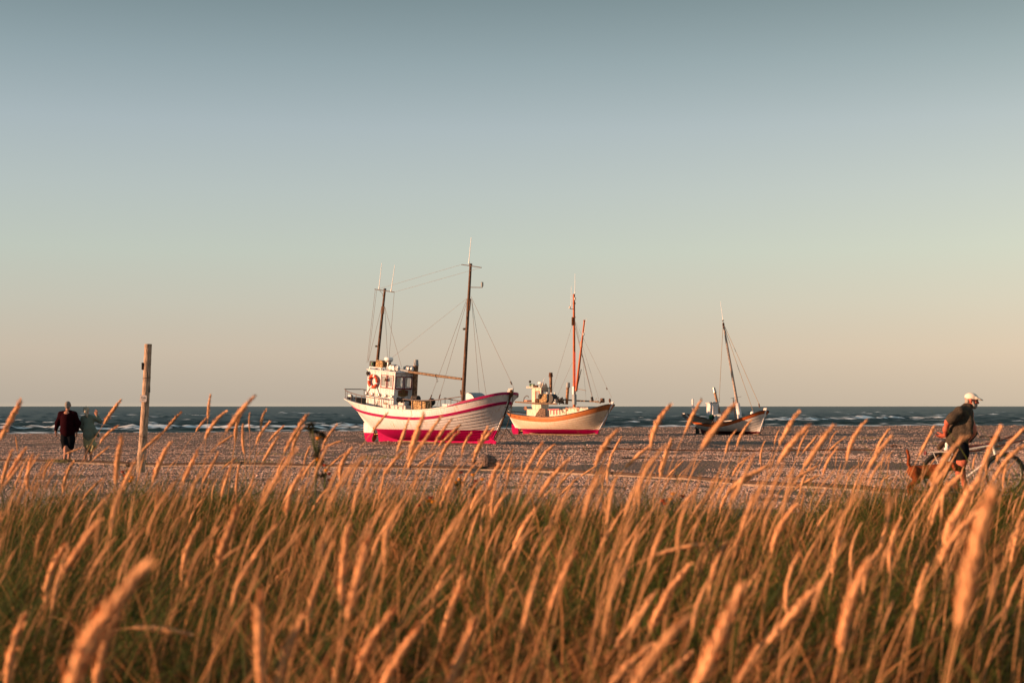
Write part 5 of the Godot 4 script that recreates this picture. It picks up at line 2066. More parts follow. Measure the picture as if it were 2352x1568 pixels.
func small_boat() -> Dictionary:
	var b := boat("fishing_boat", "smallest open fishing boat, farthest right, with one raked white mast and dark red bottom", {
		"x": 17.0, "away": 111.0, "turn": 50.0, "beam": 1.36, "low": 0.12, "rise": 0.42, "rise_at": 0.3, "dip": 0.52, "stern": 1.58, "mid": 0.84, "bow": 1.9,
		"s0": -3.25, "s1": -4.75, "b0": 2.95, "b1": 3.58, "keel0": -2.6, "strakes": 7, "band": 0.2, "water": 0.31, "well": 0.42, "rake": 0.9,
		"top": M.white_worn, "bottom": M.dark_red, "upper": M.orange_mast, "lining": M.lining, "cap": M.dark, "deck": M.deck, "keel": M.bare, "post": M.white_worn, "bluff": 0.42, "head": 0.14})
	var t: Node3D = b.node
	var h: Hull = b.hull
	var q := func(cx: float, cy: float, z: float) -> Vector3: return on_boat(b, 1550.3 + cx * 0.21966, 677.6 + cy * 0.21966, z)
	var g := Geo.new()
	g.plate(Vector3(), Basis(), [Vector2(-3.6, 0.6), Vector2(-3.25, 0.5), Vector2(-3.2, 0.05), Vector2(-3.55, 0.05)], 0.07)
	put("rudder", g, M.black, t)
	g = Geo.new()
	g.plate(Vector3(), Basis(), [Vector2(-2.85, 0.0), Vector2(-0.5, 0.0), Vector2(-0.5, 0.14), Vector2(-3.0, 0.4)], 0.1)
	put("deadwood", g, M.dark_red, t)
	g = Geo.new()
	g.bar(q.call(190, 1200, 0.0), q.call(188, 1085, 0.0), 0.16, 0.17, Vector3(0, 0, 1), 0.05)
	put("tiller_post", g, M.white, t)
	# engine box and exhaust
	var box: Vector3 = q.call(395, 1190, 0.1)
	var lean := Basis(Vector3(0, 0, 1), 0.08)
	g = Geo.new()
	board_wall(g, box + Vector3(0.34, -0.5, 0.32), Basis(Vector3(-1, 0, 0), Vector3.UP, Vector3(0, 0, 1)), 0.68, 0.98, 0.085, [])
	board_wall(g, box + Vector3(0.34, -0.5, -0.32), Basis(Vector3(-1, 0, 0), Vector3.UP, Vector3(0, 0, -1)), 0.68, 0.98, 0.085, [])
	board_wall(g, box + Vector3(0.34, -0.5, 0.28), Basis(Vector3(0, 0, -1), Vector3.UP, Vector3(1, 0, 0)), 0.56, 0.98, 0.085, [])
	board_wall(g, box + Vector3(-0.34, -0.5, 0.28), Basis(Vector3(0, 0, -1), Vector3.UP, Vector3(-1, 0, 0)), 0.56, 0.98, 0.085, [])
	var house := put("engine_box", g, M.white, t)
	g = Geo.new()
	g.box(box + Vector3(0, 0.5, 0), Vector3(0.84, 0.05, 0.8), lean, 0.015)
	put("box_lid", g, M.white_worn, house)
	funnel(t, q.call(468, 1230, -0.3), q.call(408, 968, -0.3), 0.1, 0.8, 0.135, M.pipe, M.steel)
	g = Geo.new()
	var w: Vector3 = q.call(385, 1275, 0.42)
	g.tube([w - Vector3(0.12, 0, 0.06), w + Vector3(0.12, 0, -0.06)], 0.22, 18)
	var winch := put("net_winch", g, M.green, t)
	g = Geo.new()
	g.tube([w + Vector3(0.13, 0, -0.06), w + Vector3(0.22, 0, -0.1)], 0.15, 14)
	g.box(w + Vector3(0.15, -0.3, 0), Vector3(0.1, 0.4, 0.1))
	put("winch_head", g, M.black, winch)
	g = Geo.new()
	g.box(q.call(430, 1290, 0.2), Vector3(0.34, 0.55, 0.4), Basis(), 0.04)
	put("winch_stand", g, M.white_worn, t)
	g = Geo.new()
	g.box(q.call(500, 1275, -0.1), Vector3(0.7, 0.45, 0.8), Basis(), 0.03)
	put("engine_casing", g, M.grey_paint, t)
	g = Geo.new()
	g.box(q.call(580, 1315, 0.4), Vector3(0.9, 0.06, 0.5), Basis(Vector3(0, 0, 1), 0.06), 0.01)
	put("side_bench", g, M.white_worn, t)
	for k in 3:
		g = Geo.new()
		var x: float = [-3.1, 0.5, 1.9][k]
		var e := h.edge(x, 1.0, -0.2)
		g.box(Vector3(x, e.y, 0), Vector3(0.26, 0.045, 2.0 * e.z - 0.2), Basis(), 0.01)
		put("thwart", g, M.spar, t)
	var rows := []
	for k in 9:
		var x := lerpf(2.2, 3.3, k / 8.0)
		var e := h.edge(x, 1.0, -0.07)
		rows.append(PackedVector3Array([Vector3(x, e.y, -e.z + 0.05), Vector3(x, e.y + 0.05, 0), Vector3(x, e.y, e.z - 0.05)]))
	g = Geo.new()
	g.sheet(rows, Vector3.UP)
	put("foredeck", g, M.grey_paint, t)
	# mast with its white case, stays and the low crossed staff
	var ma: Vector3 = q.call(684, 1310, 0)
	var mb: Vector3 = q.call(506, 285, 0)
	mast(t, ma, mb, 0.115, 0.07, M.pale_mast)
	g = Geo.new()
	g.bar(q.call(684, 1305, 0), q.call(655, 1130, 0), 0.26, 0.3, Vector3(0, 0, 1), 0.03)
	put("mast_case", g, M.white, t)
	g = Geo.new()
	g.ball(q.call(504, 266, 0), Vector3(0.085, 0.05, 0.085))
	g.tube([q.call(514, 345, 0), q.call(508, 300, 0)], 0.085, 10)
	put("mast_head", g, M.rust, t)
	antenna(t, q.call(504, 262, 0), q.call(477, 68, 0), 0.018)
	wire(t, "stay", q.call(504, 318, 0), q.call(464, 1112, -0.5), 0.018, M.rope)
	wire(t, "stay", q.call(524, 330, 0), q.call(882, 1140, 0), 0.018, M.rope)
	wire(t, "stay", q.call(520, 340, 0), q.call(818, 1208, -0.8), 0.018, M.rope)
	g = Geo.new()
	g.tube([q.call(610, 1075, -0.5), q.call(634, 1295, -0.5)], 0.03, 6)
	g.tube([q.call(584, 1078, -0.5), q.call(697, 1060, -0.5)], 0.012, 5)
	put("flag_staff", g, M.rust, t)
	g = Geo.new()
	g.tube([q.call(880, 1135, 0), q.call(888, 1175, 0)], 0.05, 8)
	put("stem_head", g, M.mast, t)
	g = Geo.new()
	g.ball(q.call(812, 1236, 0.2), Vector3(0.17, 0.17, 0.17))
	fixed(b, "white_fender", g, M.plastic, "round white fender lying on the foredeck of the smallest boat", "fender")
	g = Geo.new()
	var pts := []
	var ra := to_world(b, q.call(936, 1262, -0.35))
	var rb := ground_at(1737, 108.5)
	for k in 12:
		var s := k / 11.0
		var p := ra.lerp(rb, s)
		p.y -= 0.55 * sin(PI * s) * (1.0 - s * 0.6)
		p.x += 0.2 * sin(PI * s)
		p.y = maxf(p.y, land(p.x, p.z) + 0.04)
		pts.append(p)
	g.tube(pts, 0.028, 6)
	tag(put("bow_rope", g, M.dark_rope), "dark slack rope hanging from the smallest boat's bow to the beach", "rope")
	return b


# ---------------------------------------------------------------- people, dog, bicycle
# Figures face local +z; their left hand is on +x.
func head_of(t: Node3D, at: Vector3, turn: Basis, skin: Material, r := 1.0, beard: Material = null) -> MeshInstance3D:
	var s := Blob.new()
	s.melt = 0.022
	var p := func(x: float, y: float, z: float) -> Vector3: return at + turn * (Vector3(x, y, z) * r)
	s.egg(p.call(0, 0.035, -0.012), Vector3(0.074, 0.088, 0.094) * r, turn)
	s.egg(p.call(0, -0.035, 0.022), Vector3(0.060, 0.075, 0.070) * r, turn)
	s.limb(p.call(0, -0.095, 0.052), p.call(0, -0.088, 0.062), 0.026 * r, 0.022 * r)           # chin
	s.limb(p.call(0, 0.018, 0.086), p.call(0, -0.028, 0.108), 0.010 * r, 0.014 * r, 0.012)      # nose
	s.limb(p.call(-0.014, -0.031, 0.094), p.call(0.014, -0.031, 0.094), 0.010 * r, 0.010 * r, 0.012)
	for k in [-1.0, 1.0]:
		s.egg(p.call(k * 0.077, 0.0, -0.012), Vector3(0.012, 0.032, 0.020) * r, turn, 0.008)    # ears
		s.limb(p.call(k * 0.018, 0.030, 0.078), p.call(k * 0.05, 0.028, 0.066), 0.012 * r, 0.010 * r, 0.012)   # brow
		s.egg(p.call(k * 0.042, -0.022, 0.066), Vector3(0.022, 0.018, 0.018) * r, turn)         # cheek
	s.limb(p.call(-0.02, -0.062, 0.080), p.call(0.02, -0.062, 0.080), 0.010 * r, 0.010 * r, 0.012)   # lips
	var o := hang("head", s.mesh(0.0065, skin), t)
	for k in [-1.0, 1.0]:
		var g := Geo.new()
		g.ball(p.call(k * 0.031, 0.012, 0.078), Vector3(0.013, 0.010, 0.008) * r, turn, 8, 6)
		put("eye", g, M.dark, o)
	if beard:
		var b := Blob.new()
		b.melt = 0.02
		b.egg(p.call(0, -0.078, 0.040), Vector3(0.062, 0.052, 0.058) * r, turn)
		b.limb(p.call(-0.03, -0.05, 0.084), p.call(0.03, -0.05, 0.084), 0.012 * r, 0.012 * r)
		for k in [-1.0, 1.0]:
			b.limb(p.call(k * 0.066, -0.01, 0.018), p.call(k * 0.05, -0.07, 0.045), 0.014 * r, 0.022 * r)
		hang("beard", b.mesh(0.007, beard), t)
	return o


# a hand of five fingers: wrist, direction of the fingers, direction the palm looks, side of the thumb
func hand_of(s: Blob, wrist: Vector3, along: Vector3, palm: Vector3, thumb: Vector3, curl := 0.5) -> void:
	along = along.normalized()
	palm = (palm - along * palm.dot(along)).normalized()
	thumb = (thumb - along * thumb.dot(along)).normalized()
	for k in 4:
		var o := thumb * (0.030 - 0.020 * k)
		s.limb(wrist + o * 0.5, wrist + along * 0.085 + o, 0.017, 0.013, 0.02)
		var p := wrist + along * 0.088 + o
		var d := along
		for j in 3:
			d = (d + palm * curl * (0.55 if j else 0.35)).normalized()
			var n: Vector3 = p + d * ([0.042, 0.028, 0.022][j] * [0.95, 1.08, 1.0, 0.8][k])
			s.limb(p, n, 0.0092 - 0.0008 * j, 0.0086 - 0.0008 * j, 0.004)
			p = n
	var a := wrist + along * 0.02 + thumb * 0.02
	var b := a + thumb * 0.030 + along * 0.035 + palm * 0.012
	var c := b + along * 0.032 + palm * 0.012 * (1.0 + curl)
	var e := c + along * 0.024 + palm * 0.012
	s.chain([a, b, c, e], [0.017, 0.0135, 0.0110, 0.0090], 0.008)


func sandal(t: Node3D, heel: Vector3, toe: Vector3, m: Material) -> void:
	var g := Geo.new()
	var d := (toe - heel).normalized()
	var side := Vector3.UP.cross(d).normalized()
	var n := d.cross(side)
	var basis := Basis(side, d, side.cross(d))
	var len := (toe - heel).length()
	var outline := []
	for k in 20:
		var a := TAU * k / 20.0
		outline.append(Vector2(cos(a) * (0.040 + 0.010 * sin(a)), len / 2.0 + sin(a) * (len / 2.0 + 0.02)))
	g.plate(heel + n * -0.008, basis, outline, 0.022)
	for f in [0.3, 0.72]:
		var c := heel.lerp(toe, f)
		var pts := []
		for k in 7:
			var a := PI * k / 6.0
			pts.append(c + side * cos(a) * 0.047 + n * sin(a) * 0.062)
		g.tube(pts, 0.009, 5)
	put("sandal", g, m, t)


func walking_man() -> void:
	var t := thing("person", "person with short grey hair in dark red sweater and black shorts, walking away", "person", ground_at(154.5, 41.0), PI, "couple walking away along the beach")
	var s := Blob.new()
	s.melt = 0.045
	s.chain([Vector3(0, 1.33, -0.01), Vector3(0, 1.12, -0.02), Vector3(0, 0.95, 0)], [0.15, 0.155, 0.155])
	s.limb(Vector3(0, 1.36, 0), Vector3(0, 1.53, 0.015), 0.062, 0.056)
	for k in [-1.0, 1.0]:
		s.limb(Vector3(k * 0.06, 1.36, 0), Vector3(k * 0.17, 1.37, 0), 0.075, 0.062)
	s.chain([Vector3(0.19, 1.36, 0), Vector3(0.275, 1.12, -0.01), Vector3(0.36, 0.90, 0.05)], [0.054, 0.045, 0.032])
	s.chain([Vector3(-0.19, 1.36, 0), Vector3(-0.30, 1.11, -0.02), Vector3(-0.255, 0.87, 0.02)], [0.054, 0.045, 0.032])
	# left leg just leaving the ground behind, right leg carries
	s.chain([Vector3(0.09, 0.92, 0), Vector3(0.05, 0.50, 0.02), Vector3(0.02, 0.13, -0.19)], [0.095, 0.058, 0.040])
	s.chain([Vector3(-0.09, 0.92, 0), Vector3(-0.05, 0.49, 0.06), Vector3(-0.03, 0.075, 0.02)], [0.095, 0.058, 0.040])
	s.egg(Vector3(0.035, 0.37, -0.06), Vector3(0.058, 0.10, 0.060))
	s.egg(Vector3(-0.04, 0.36, 0.02), Vector3(0.058, 0.10, 0.060))
	s.chain([Vector3(0.02, 0.10, -0.20), Vector3(0.02, 0.03, -0.07)], [0.038, 0.026])
	s.chain([Vector3(-0.03, 0.045, 0.01), Vector3(-0.035, 0.032, 0.17)], [0.040, 0.028])
	hang("body", s.mesh(0.014, M.skin), t)
	for k in 2:
		var hand := Blob.new()
		hand.melt = 0.008
		if k == 0:
			hand_of(hand, Vector3(0.362, 0.90, 0.05), Vector3(0.05, -1, 0.15), Vector3(-1, 0, 0), Vector3(0, 0, 1), 0.35)
		else:
			hand_of(hand, Vector3(-0.255, 0.87, 0.02), Vector3(0.05, -1, 0.1), Vector3(1, 0, 0), Vector3(0, 0, 1), 0.45)
		hang("hand", hand.mesh(0.0055, M.skin), t)
	head_of(t, Vector3(0, 1.615, 0.03), Basis(Vector3(0, 1, 0), 0.35) * Basis(Vector3(1, 0, 0), 0.12), M.skin, 1.0)
	var hair := Blob.new()
	hair.melt = 0.02
	hair.egg(Vector3(0, 1.655, 0.008), Vector3(0.082, 0.082, 0.098))
	hair.egg(Vector3(0, 1.60, -0.025), Vector3(0.076, 0.075, 0.066))
	hang("hair", hair.mesh(0.008, M.grey_hair), t)
	var top := Blob.new()
	top.melt = 0.06
	top.egg(Vector3(0, 1.30, -0.01), Vector3(0.205, 0.17, 0.14))
	top.chain([Vector3(0, 1.24, -0.01), Vector3(0, 1.05, -0.02), Vector3(0, 0.88, -0.01)], [0.18, 0.185, 0.185])
	for k in [-1.0, 1.0]:
		top.limb(Vector3(k * 0.035, 1.43, 0), Vector3(k * 0.19, 1.365, -0.01), 0.058, 0.075)
		top.limb(Vector3(k * 0.11, 0.9, 0), Vector3(k * 0.11, 0.79, 0), 0.11, 0.095)
	top.chain([Vector3(0.19, 1.36, 0), Vector3(0.285, 1.11, -0.01), Vector3(0.355, 0.925, 0.045)], [0.082, 0.070, 0.052])
	top.chain([Vector3(-0.19, 1.36, 0), Vector3(-0.31, 1.10, -0.02), Vector3(-0.262, 0.90, 0.015)], [0.082, 0.072, 0.054])
	hang("sweater", top.mesh(0.014, M.maroon), t)
	var sh := Blob.new()
	sh.melt = 0.05
	sh.chain([Vector3(0.07, 0.86, 0), Vector3(0.085, 0.62, 0.01), Vector3(0.07, 0.43, 0.015)], [0.135, 0.115, 0.105])
	sh.chain([Vector3(-0.07, 0.86, 0), Vector3(-0.085, 0.62, 0.03), Vector3(-0.06, 0.42, 0.05)], [0.135, 0.115, 0.105])
	hang("shorts", sh.mesh(0.014, M.navy), t)
	sandal(t, Vector3(0.02, 0.075, -0.23), Vector3(0.02, 0.012, -0.04), M.leather)
	sandal(t, Vector3(-0.03, 0.012, -0.03), Vector3(-0.035, 0.012, 0.21), M.leather)


func walking_woman() -> void:
	var t := thing("person", "person with blonde ponytail in sage cardigan and pale skirt, right hand raised, walking away", "person", ground_at(203.5, 41.2), PI, "couple walking away along the beach")
	var s := Blob.new()
	s.melt = 0.04
	s.chain([Vector3(0.02, 1.24, 0), Vector3(0.02, 1.05, 0), Vector3(0, 0.86, 0)], [0.12, 0.115, 0.14])
	s.limb(Vector3(0.03, 1.27, 0), Vector3(0.06, 1.42, 0.01), 0.05, 0.044)
	for k in [-1.0, 1.0]:
		s.limb(Vector3(0.02 + k * 0.05, 1.27, 0), Vector3(0.02 + k * 0.14, 1.27, 0), 0.06, 0.05)
	s.chain([Vector3(0.17, 1.27, 0), Vector3(0.215, 1.05, -0.02), Vector3(0.16, 0.88, 0.10)], [0.044, 0.037, 0.027])
	s.chain([Vector3(-0.15, 1.27, 0), Vector3(-0.26, 1.19, 0.17), Vector3(-0.165, 1.35, 0.20)], [0.044, 0.037, 0.027])
	s.chain([Vector3(0.07, 0.85, 0), Vector3(0.05, 0.46, 0.0), Vector3(0.06, 0.11, -0.16)], [0.09, 0.052, 0.034])
	s.chain([Vector3(-0.07, 0.85, 0), Vector3(-0.045, 0.45, 0.05), Vector3(-0.05, 0.07, 0.02)], [0.09, 0.052, 0.034])
	s.egg(Vector3(0.055, 0.33, -0.06), Vector3(0.048, 0.09, 0.05))
	s.egg(Vector3(-0.045, 0.33, 0.02), Vector3(0.048, 0.09, 0.05))
	s.chain([Vector3(0.065, 0.085, -0.18), Vector3(0.06, 0.028, -0.06)], [0.032, 0.022])
	s.chain([Vector3(-0.05, 0.042, 0.01), Vector3(-0.05, 0.028, 0.155)], [0.033, 0.023])
	hang("body", s.mesh(0.013, M.skin), t)
	var hand := Blob.new()
	hand.melt = 0.008
	hand_of(hand, Vector3(-0.162, 1.355, 0.20), Vector3(0.12, 1, 0.1), Vector3(0.3, 0, 1), Vector3(1, 0, 0), 0.7)
	hang("hand", hand.mesh(0.0055, M.skin), t)
	hand = Blob.new()
	hand.melt = 0.008
	hand_of(hand, Vector3(0.16, 0.88, 0.10), Vector3(-0.3, -0.8, 0.5), Vector3(-1, 0, 0), Vector3(0, 0, 1), 0.5)
	hang("hand", hand.mesh(0.0055, M.skin), t)
	var turn := Basis(Vector3(0, 0, 1), -0.08) * Basis(Vector3(0, 1, 0), 0.25)
	head_of(t, Vector3(0.085, 1.50, 0.02), turn, M.skin, 0.95)
	var hair := Blob.new()
	hair.melt = 0.025
	hair.egg(Vector3(0.085, 1.535, 0.0), Vector3(0.084, 0.084, 0.096), turn)
	hair.egg(Vector3(0.083, 1.495, -0.045), Vector3(0.074, 0.07, 0.055), turn)
	hair.chain([Vector3(0.075, 1.50, -0.09), Vector3(0.055, 1.44, -0.135), Vector3(0.03, 1.36, -0.14), Vector3(0.0, 1.29, -0.12)], [0.034, 0.042, 0.036, 0.012])
	hang("hair", hair.mesh(0.008, M.blonde), t)
	var g := Geo.new()
	g.torus(Vector3(0.076, 1.50, -0.085), Basis(Vector3(1, 0, 0), 1.0), 0.034, 0.010, 14, 6)
	put("hair_tie", g, M.black, t)
	g = Geo.new()
	g.torus(Vector3(0.085, 1.535, 0.0), Basis(Vector3(1, 0, 0), 0.3) * Basis.from_scale(Vector3(0.086, 1, 0.098)), 1.0, 0.004, 24, 5)
	put("sunglasses_band", g, M.leather, t)
	var top := Blob.new()
	top.melt = 0.05
	top.egg(Vector3(0.02, 1.22, -0.01), Vector3(0.17, 0.15, 0.115))
	top.chain([Vector3(0.01, 1.12, -0.01), Vector3(0, 0.95, -0.03), Vector3(-0.01, 0.78, -0.05), Vector3(-0.02, 0.64, -0.07)], [0.15, 0.16, 0.155, 0.10])
	top.chain([Vector3(-0.10, 1.0, -0.03), Vector3(-0.19, 0.85, -0.03), Vector3(-0.27, 0.76, -0.02)], [0.09, 0.075, 0.045])
	for k in [-1.0, 1.0]:
		top.limb(Vector3(0.03 + k * 0.03, 1.335, 0), Vector3(0.02 + k * 0.145, 1.275, -0.01), 0.045, 0.062)
	top.chain([Vector3(0.165, 1.27, 0), Vector3(0.22, 1.04, -0.02), Vector3(0.168, 0.89, 0.09)], [0.068, 0.060, 0.048])
	top.chain([Vector3(-0.14, 1.27, 0), Vector3(-0.265, 1.185, 0.165), Vector3(-0.185, 1.31, 0.19)], [0.068, 0.058, 0.046])
	hang("cardigan", top.mesh(0.013, M.sage), t)
	var sk := Blob.new()
	sk.melt = 0.06
	sk.chain([Vector3(0.02, 0.90, 0), Vector3(0.0, 0.68, 0), Vector3(-0.005, 0.50, 0.0), Vector3(-0.02, 0.40, 0)], [0.13, 0.155, 0.145, 0.11])
	sk.chain([Vector3(-0.05, 0.62, -0.02), Vector3(-0.15, 0.48, -0.03), Vector3(-0.19, 0.42, -0.03)], [0.12, 0.085, 0.04])
	hang("skirt", sk.mesh(0.013, M.linen), t)
	g = Geo.new()
	var rows := []
	for i in 7:
		var row := PackedVector3Array()
		for k in 9:
			var u := k / 8.0
			var v := i / 6.0
			row.append(Vector3(0.02 - u * 0.19 - v * 0.04, 0.47 - v * 0.14 + 0.025 * sin(u * 9.0), -0.16 - 0.03 * sin(u * 7.0 + v * 4.0)))
		rows.append(row)
	g.sheet(rows, Vector3(0, 0, -1))
	put("blown_hem", g, M.linen, t)
	sandal(t, Vector3(0.065, 0.062, -0.20), Vector3(0.06, 0.01, -0.04), M.leather)
	sandal(t, Vector3(-0.05, 0.01, -0.025), Vector3(-0.05, 0.01, 0.19), M.leather)


func bent_man() -> void:
	var at := ground_at(2207, 24.0)
	var t := thing("person", "person in white cap with white beard, open checked shirt, arms behind back, on the right", "person", at, PI / 2 - 0.28)
	# y and z as the picture shows them from the side
	var q := func(cx: float, cy: float, x: float) -> Vector3: return Vector3(x, 1.976 - cy * 0.001347, (cx - 740.0) / 742.0)
	var s := Blob.new()
	s.melt = 0.05
	s.chain([q.call(800, 450, 0), q.call(790, 560, 0), q.call(770, 680, 0), q.call(740, 800, 0)], [0.135, 0.135, 0.14, 0.135])
	s.egg(q.call(825, 640, 0), Vector3(0.15, 0.17, 0.15))
	s.limb(q.call(800, 375, 0), q.call(850, 305, 0), 0.066, 0.058)
	for k in [-1.0, 1.0]:
		s.limb(q.call(785, 405, k * 0.06), q.call(735, 420, k * 0.18), 0.075, 0.062)
		var bow := 25.0 if k > 0.0 else 0.0
		s.chain([q.call(725, 425, k * 0.20), q.call(585 + bow * 2.4, 545, k * 0.24), q.call(560 + bow * 2.0, 640, k * 0.16), q.call(556 + bow, 715, k * 0.07)], [0.056, 0.046, 0.040, 0.030])
	s.chain([q.call(735, 830, -0.09), q.call(775, 1035, -0.09), q.call(690, 1320, -0.09)], [0.10, 0.062, 0.042])
	s.chain([q.call(735, 830, 0.09), q.call(745, 1080, 0.09), q.call(800, 1385, 0.09)], [0.10, 0.062, 0.042])
	s.egg(q.call(720, 1140, -0.09), Vector3(0.06, 0.11, 0.06))
	s.egg(q.call(745, 1180, 0.09), Vector3(0.06, 0.11, 0.06))
	s.chain([q.call(680, 1350, -0.09), q.call(780, 1430, -0.09)], [0.042, 0.028])
	s.chain([q.call(795, 1425, 0.09), q.call(920, 1440, 0.09)], [0.042, 0.028])
	hang("body", s.mesh(0.013, M.red_skin), t)
	for k in [-1.0, 1.0]:
		var hand := Blob.new()
		hand.melt = 0.008
		hand_of(hand, q.call(556, 715, k * 0.065), Vector3(-k * 0.55, -0.25, -0.75), Vector3(0, 0.9, -0.3), Vector3(0, 0.3, -1), 0.75)
		hang("hand", hand.mesh(0.0055, M.red_skin), t)
	var look := Basis(Vector3(1, 0, 0), 0.10)
	var c: Vector3 = q.call(872, 282, 0)
	head_of(t, c, look, M.red_skin, 1.06, M.white_hair)
	var hair := Blob.new()
	hair.melt = 0.02
	hair.egg(c + look * Vector3(0, -0.005, -0.062), Vector3(0.074, 0.068, 0.046))
	hair.egg(c + look * Vector3(0, -0.055, -0.070), Vector3(0.052, 0.036, 0.026))
	hang("hair", hair.mesh(0.007, M.white_hair), t)
	var cap := Blob.new()
	cap.melt = 0.02
	cap.egg(c + look * Vector3(0, 0.062, -0.010), Vector3(0.090, 0.072, 0.108), look)
	cap.egg(c + look * Vector3(0, 0.046, 0.105), Vector3(0.074, 0.018, 0.085), look * Basis(Vector3(1, 0, 0), 0.25), 0.03)
	cap.limb(c + look * Vector3(-0.05, 0.052, 0.075), c + look * Vector3(0.05, 0.052, 0.075), 0.018, 0.018, 0.03)
	hang("cap", cap.mesh(0.0065, M.cap), t)
	var g := Geo.new()
	for k in [-1.0, 1.0]:
		g.torus(c + look * Vector3(k * 0.036, 0.014, 0.100), look * Basis(Vector3(1, 0, 0), PI / 2), 0.024, 0.003, 16, 5)
		g.tube([c + look * Vector3(k * 0.060, 0.018, 0.098), c + look * Vector3(k * 0.083, 0.016, 0.0)], 0.003, 5)
	g.tube([c + look * Vector3(-0.012, 0.018, 0.104), c + look * Vector3(0.012, 0.018, 0.104)], 0.003, 5)
	put("glasses", g, M.black, t)
	var shirt := Blob.new()
	shirt.melt = 0.06
	shirt.egg(q.call(770, 470, 0), Vector3(0.20, 0.17, 0.15), Basis(Vector3(1, 0, 0), 0.35))
	shirt.chain([q.call(770, 520, 0), q.call(745, 640, 0), q.call(705, 760, 0)], [0.165, 0.175, 0.165])
	for k in [-1.0, 1.0]:
		shirt.limb(q.call(815, 370, k * 0.03), q.call(735, 415, k * 0.18), 0.062, 0.078)
		shirt.chain([q.call(728, 425, k * 0.20), q.call(650 + 20.0 * maxf(k, 0.0), 490, k * 0.235), q.call(612 + 50.0 * maxf(k, 0.0), 525, k * 0.24)], [0.083, 0.080, 0.078])
		# the open fronts hang forward over the belly
		shirt.chain([q.call(850, 420, k * 0.12), q.call(850, 560, k * 0.155), q.call(842, 690, k * 0.16), q.call(800, 785, k * 0.14)], [0.055, 0.050, 0.048, 0.04])
		shirt.chain([q.call(770, 650, k * 0.14), q.call(740, 770, k * 0.13), q.call(690, 815, k * 0.10)], [0.075, 0.07, 0.05])
	shirt.chain([q.call(660, 700, 0), q.call(635, 770, 0), q.call(650, 805, 0)], [0.10, 0.08, 0.05])
	shirt.chain([q.call(905, 600, 0.16), q.call(915, 690, 0.16), q.call(860, 790, 0.14)], [0.03, 0.035, 0.03])
	for k in 5:
		var o := -0.20 - 0.006 * (k % 2)
		shirt.limb(q.call(790 - k * 28, 500 + k * 12, o + 0.035), q.call(760 - k * 30, 740 + k * 8, o + 0.03), 0.016, 0.03, 0.03)
	for k in 3:
		shirt.limb(q.call(770 - k * 18, 420 + k * 28, -0.235), q.call(660 - k * 6, 485 + k * 14, -0.275), 0.012, 0.018, 0.03)
	shirt.chain([q.call(800, 335, -0.055), q.call(850, 350, -0.062), q.call(862, 372, -0.045)], [0.020, 0.022, 0.014])
	shirt.chain([q.call(800, 335, 0.055), q.call(850, 350, 0.062), q.call(862, 372, 0.045)], [0.020, 0.022, 0.014])
	hang("shirt", shirt.mesh(0.0125, M.check_shirt), t)
	var sh := Blob.new()
	sh.melt = 0.05
	sh.chain([q.call(738, 800, -0.08), q.call(750, 900, -0.09), q.call(762, 960, -0.095)], [0.13, 0.115, 0.108])
	sh.chain([q.call(738, 800, 0.08), q.call(740, 900, 0.09), q.call(745, 975, 0.095)], [0.13, 0.115, 0.108])
	hang("shorts", sh.mesh(0.0125, M.navy), t)
	sandal(t, q.call(655, 1375, -0.09), q.call(800, 1450, -0.09), M.leather)
	sandal(t, q.call(770, 1455, 0.09), q.call(955, 1458, 0.09), M.leather)


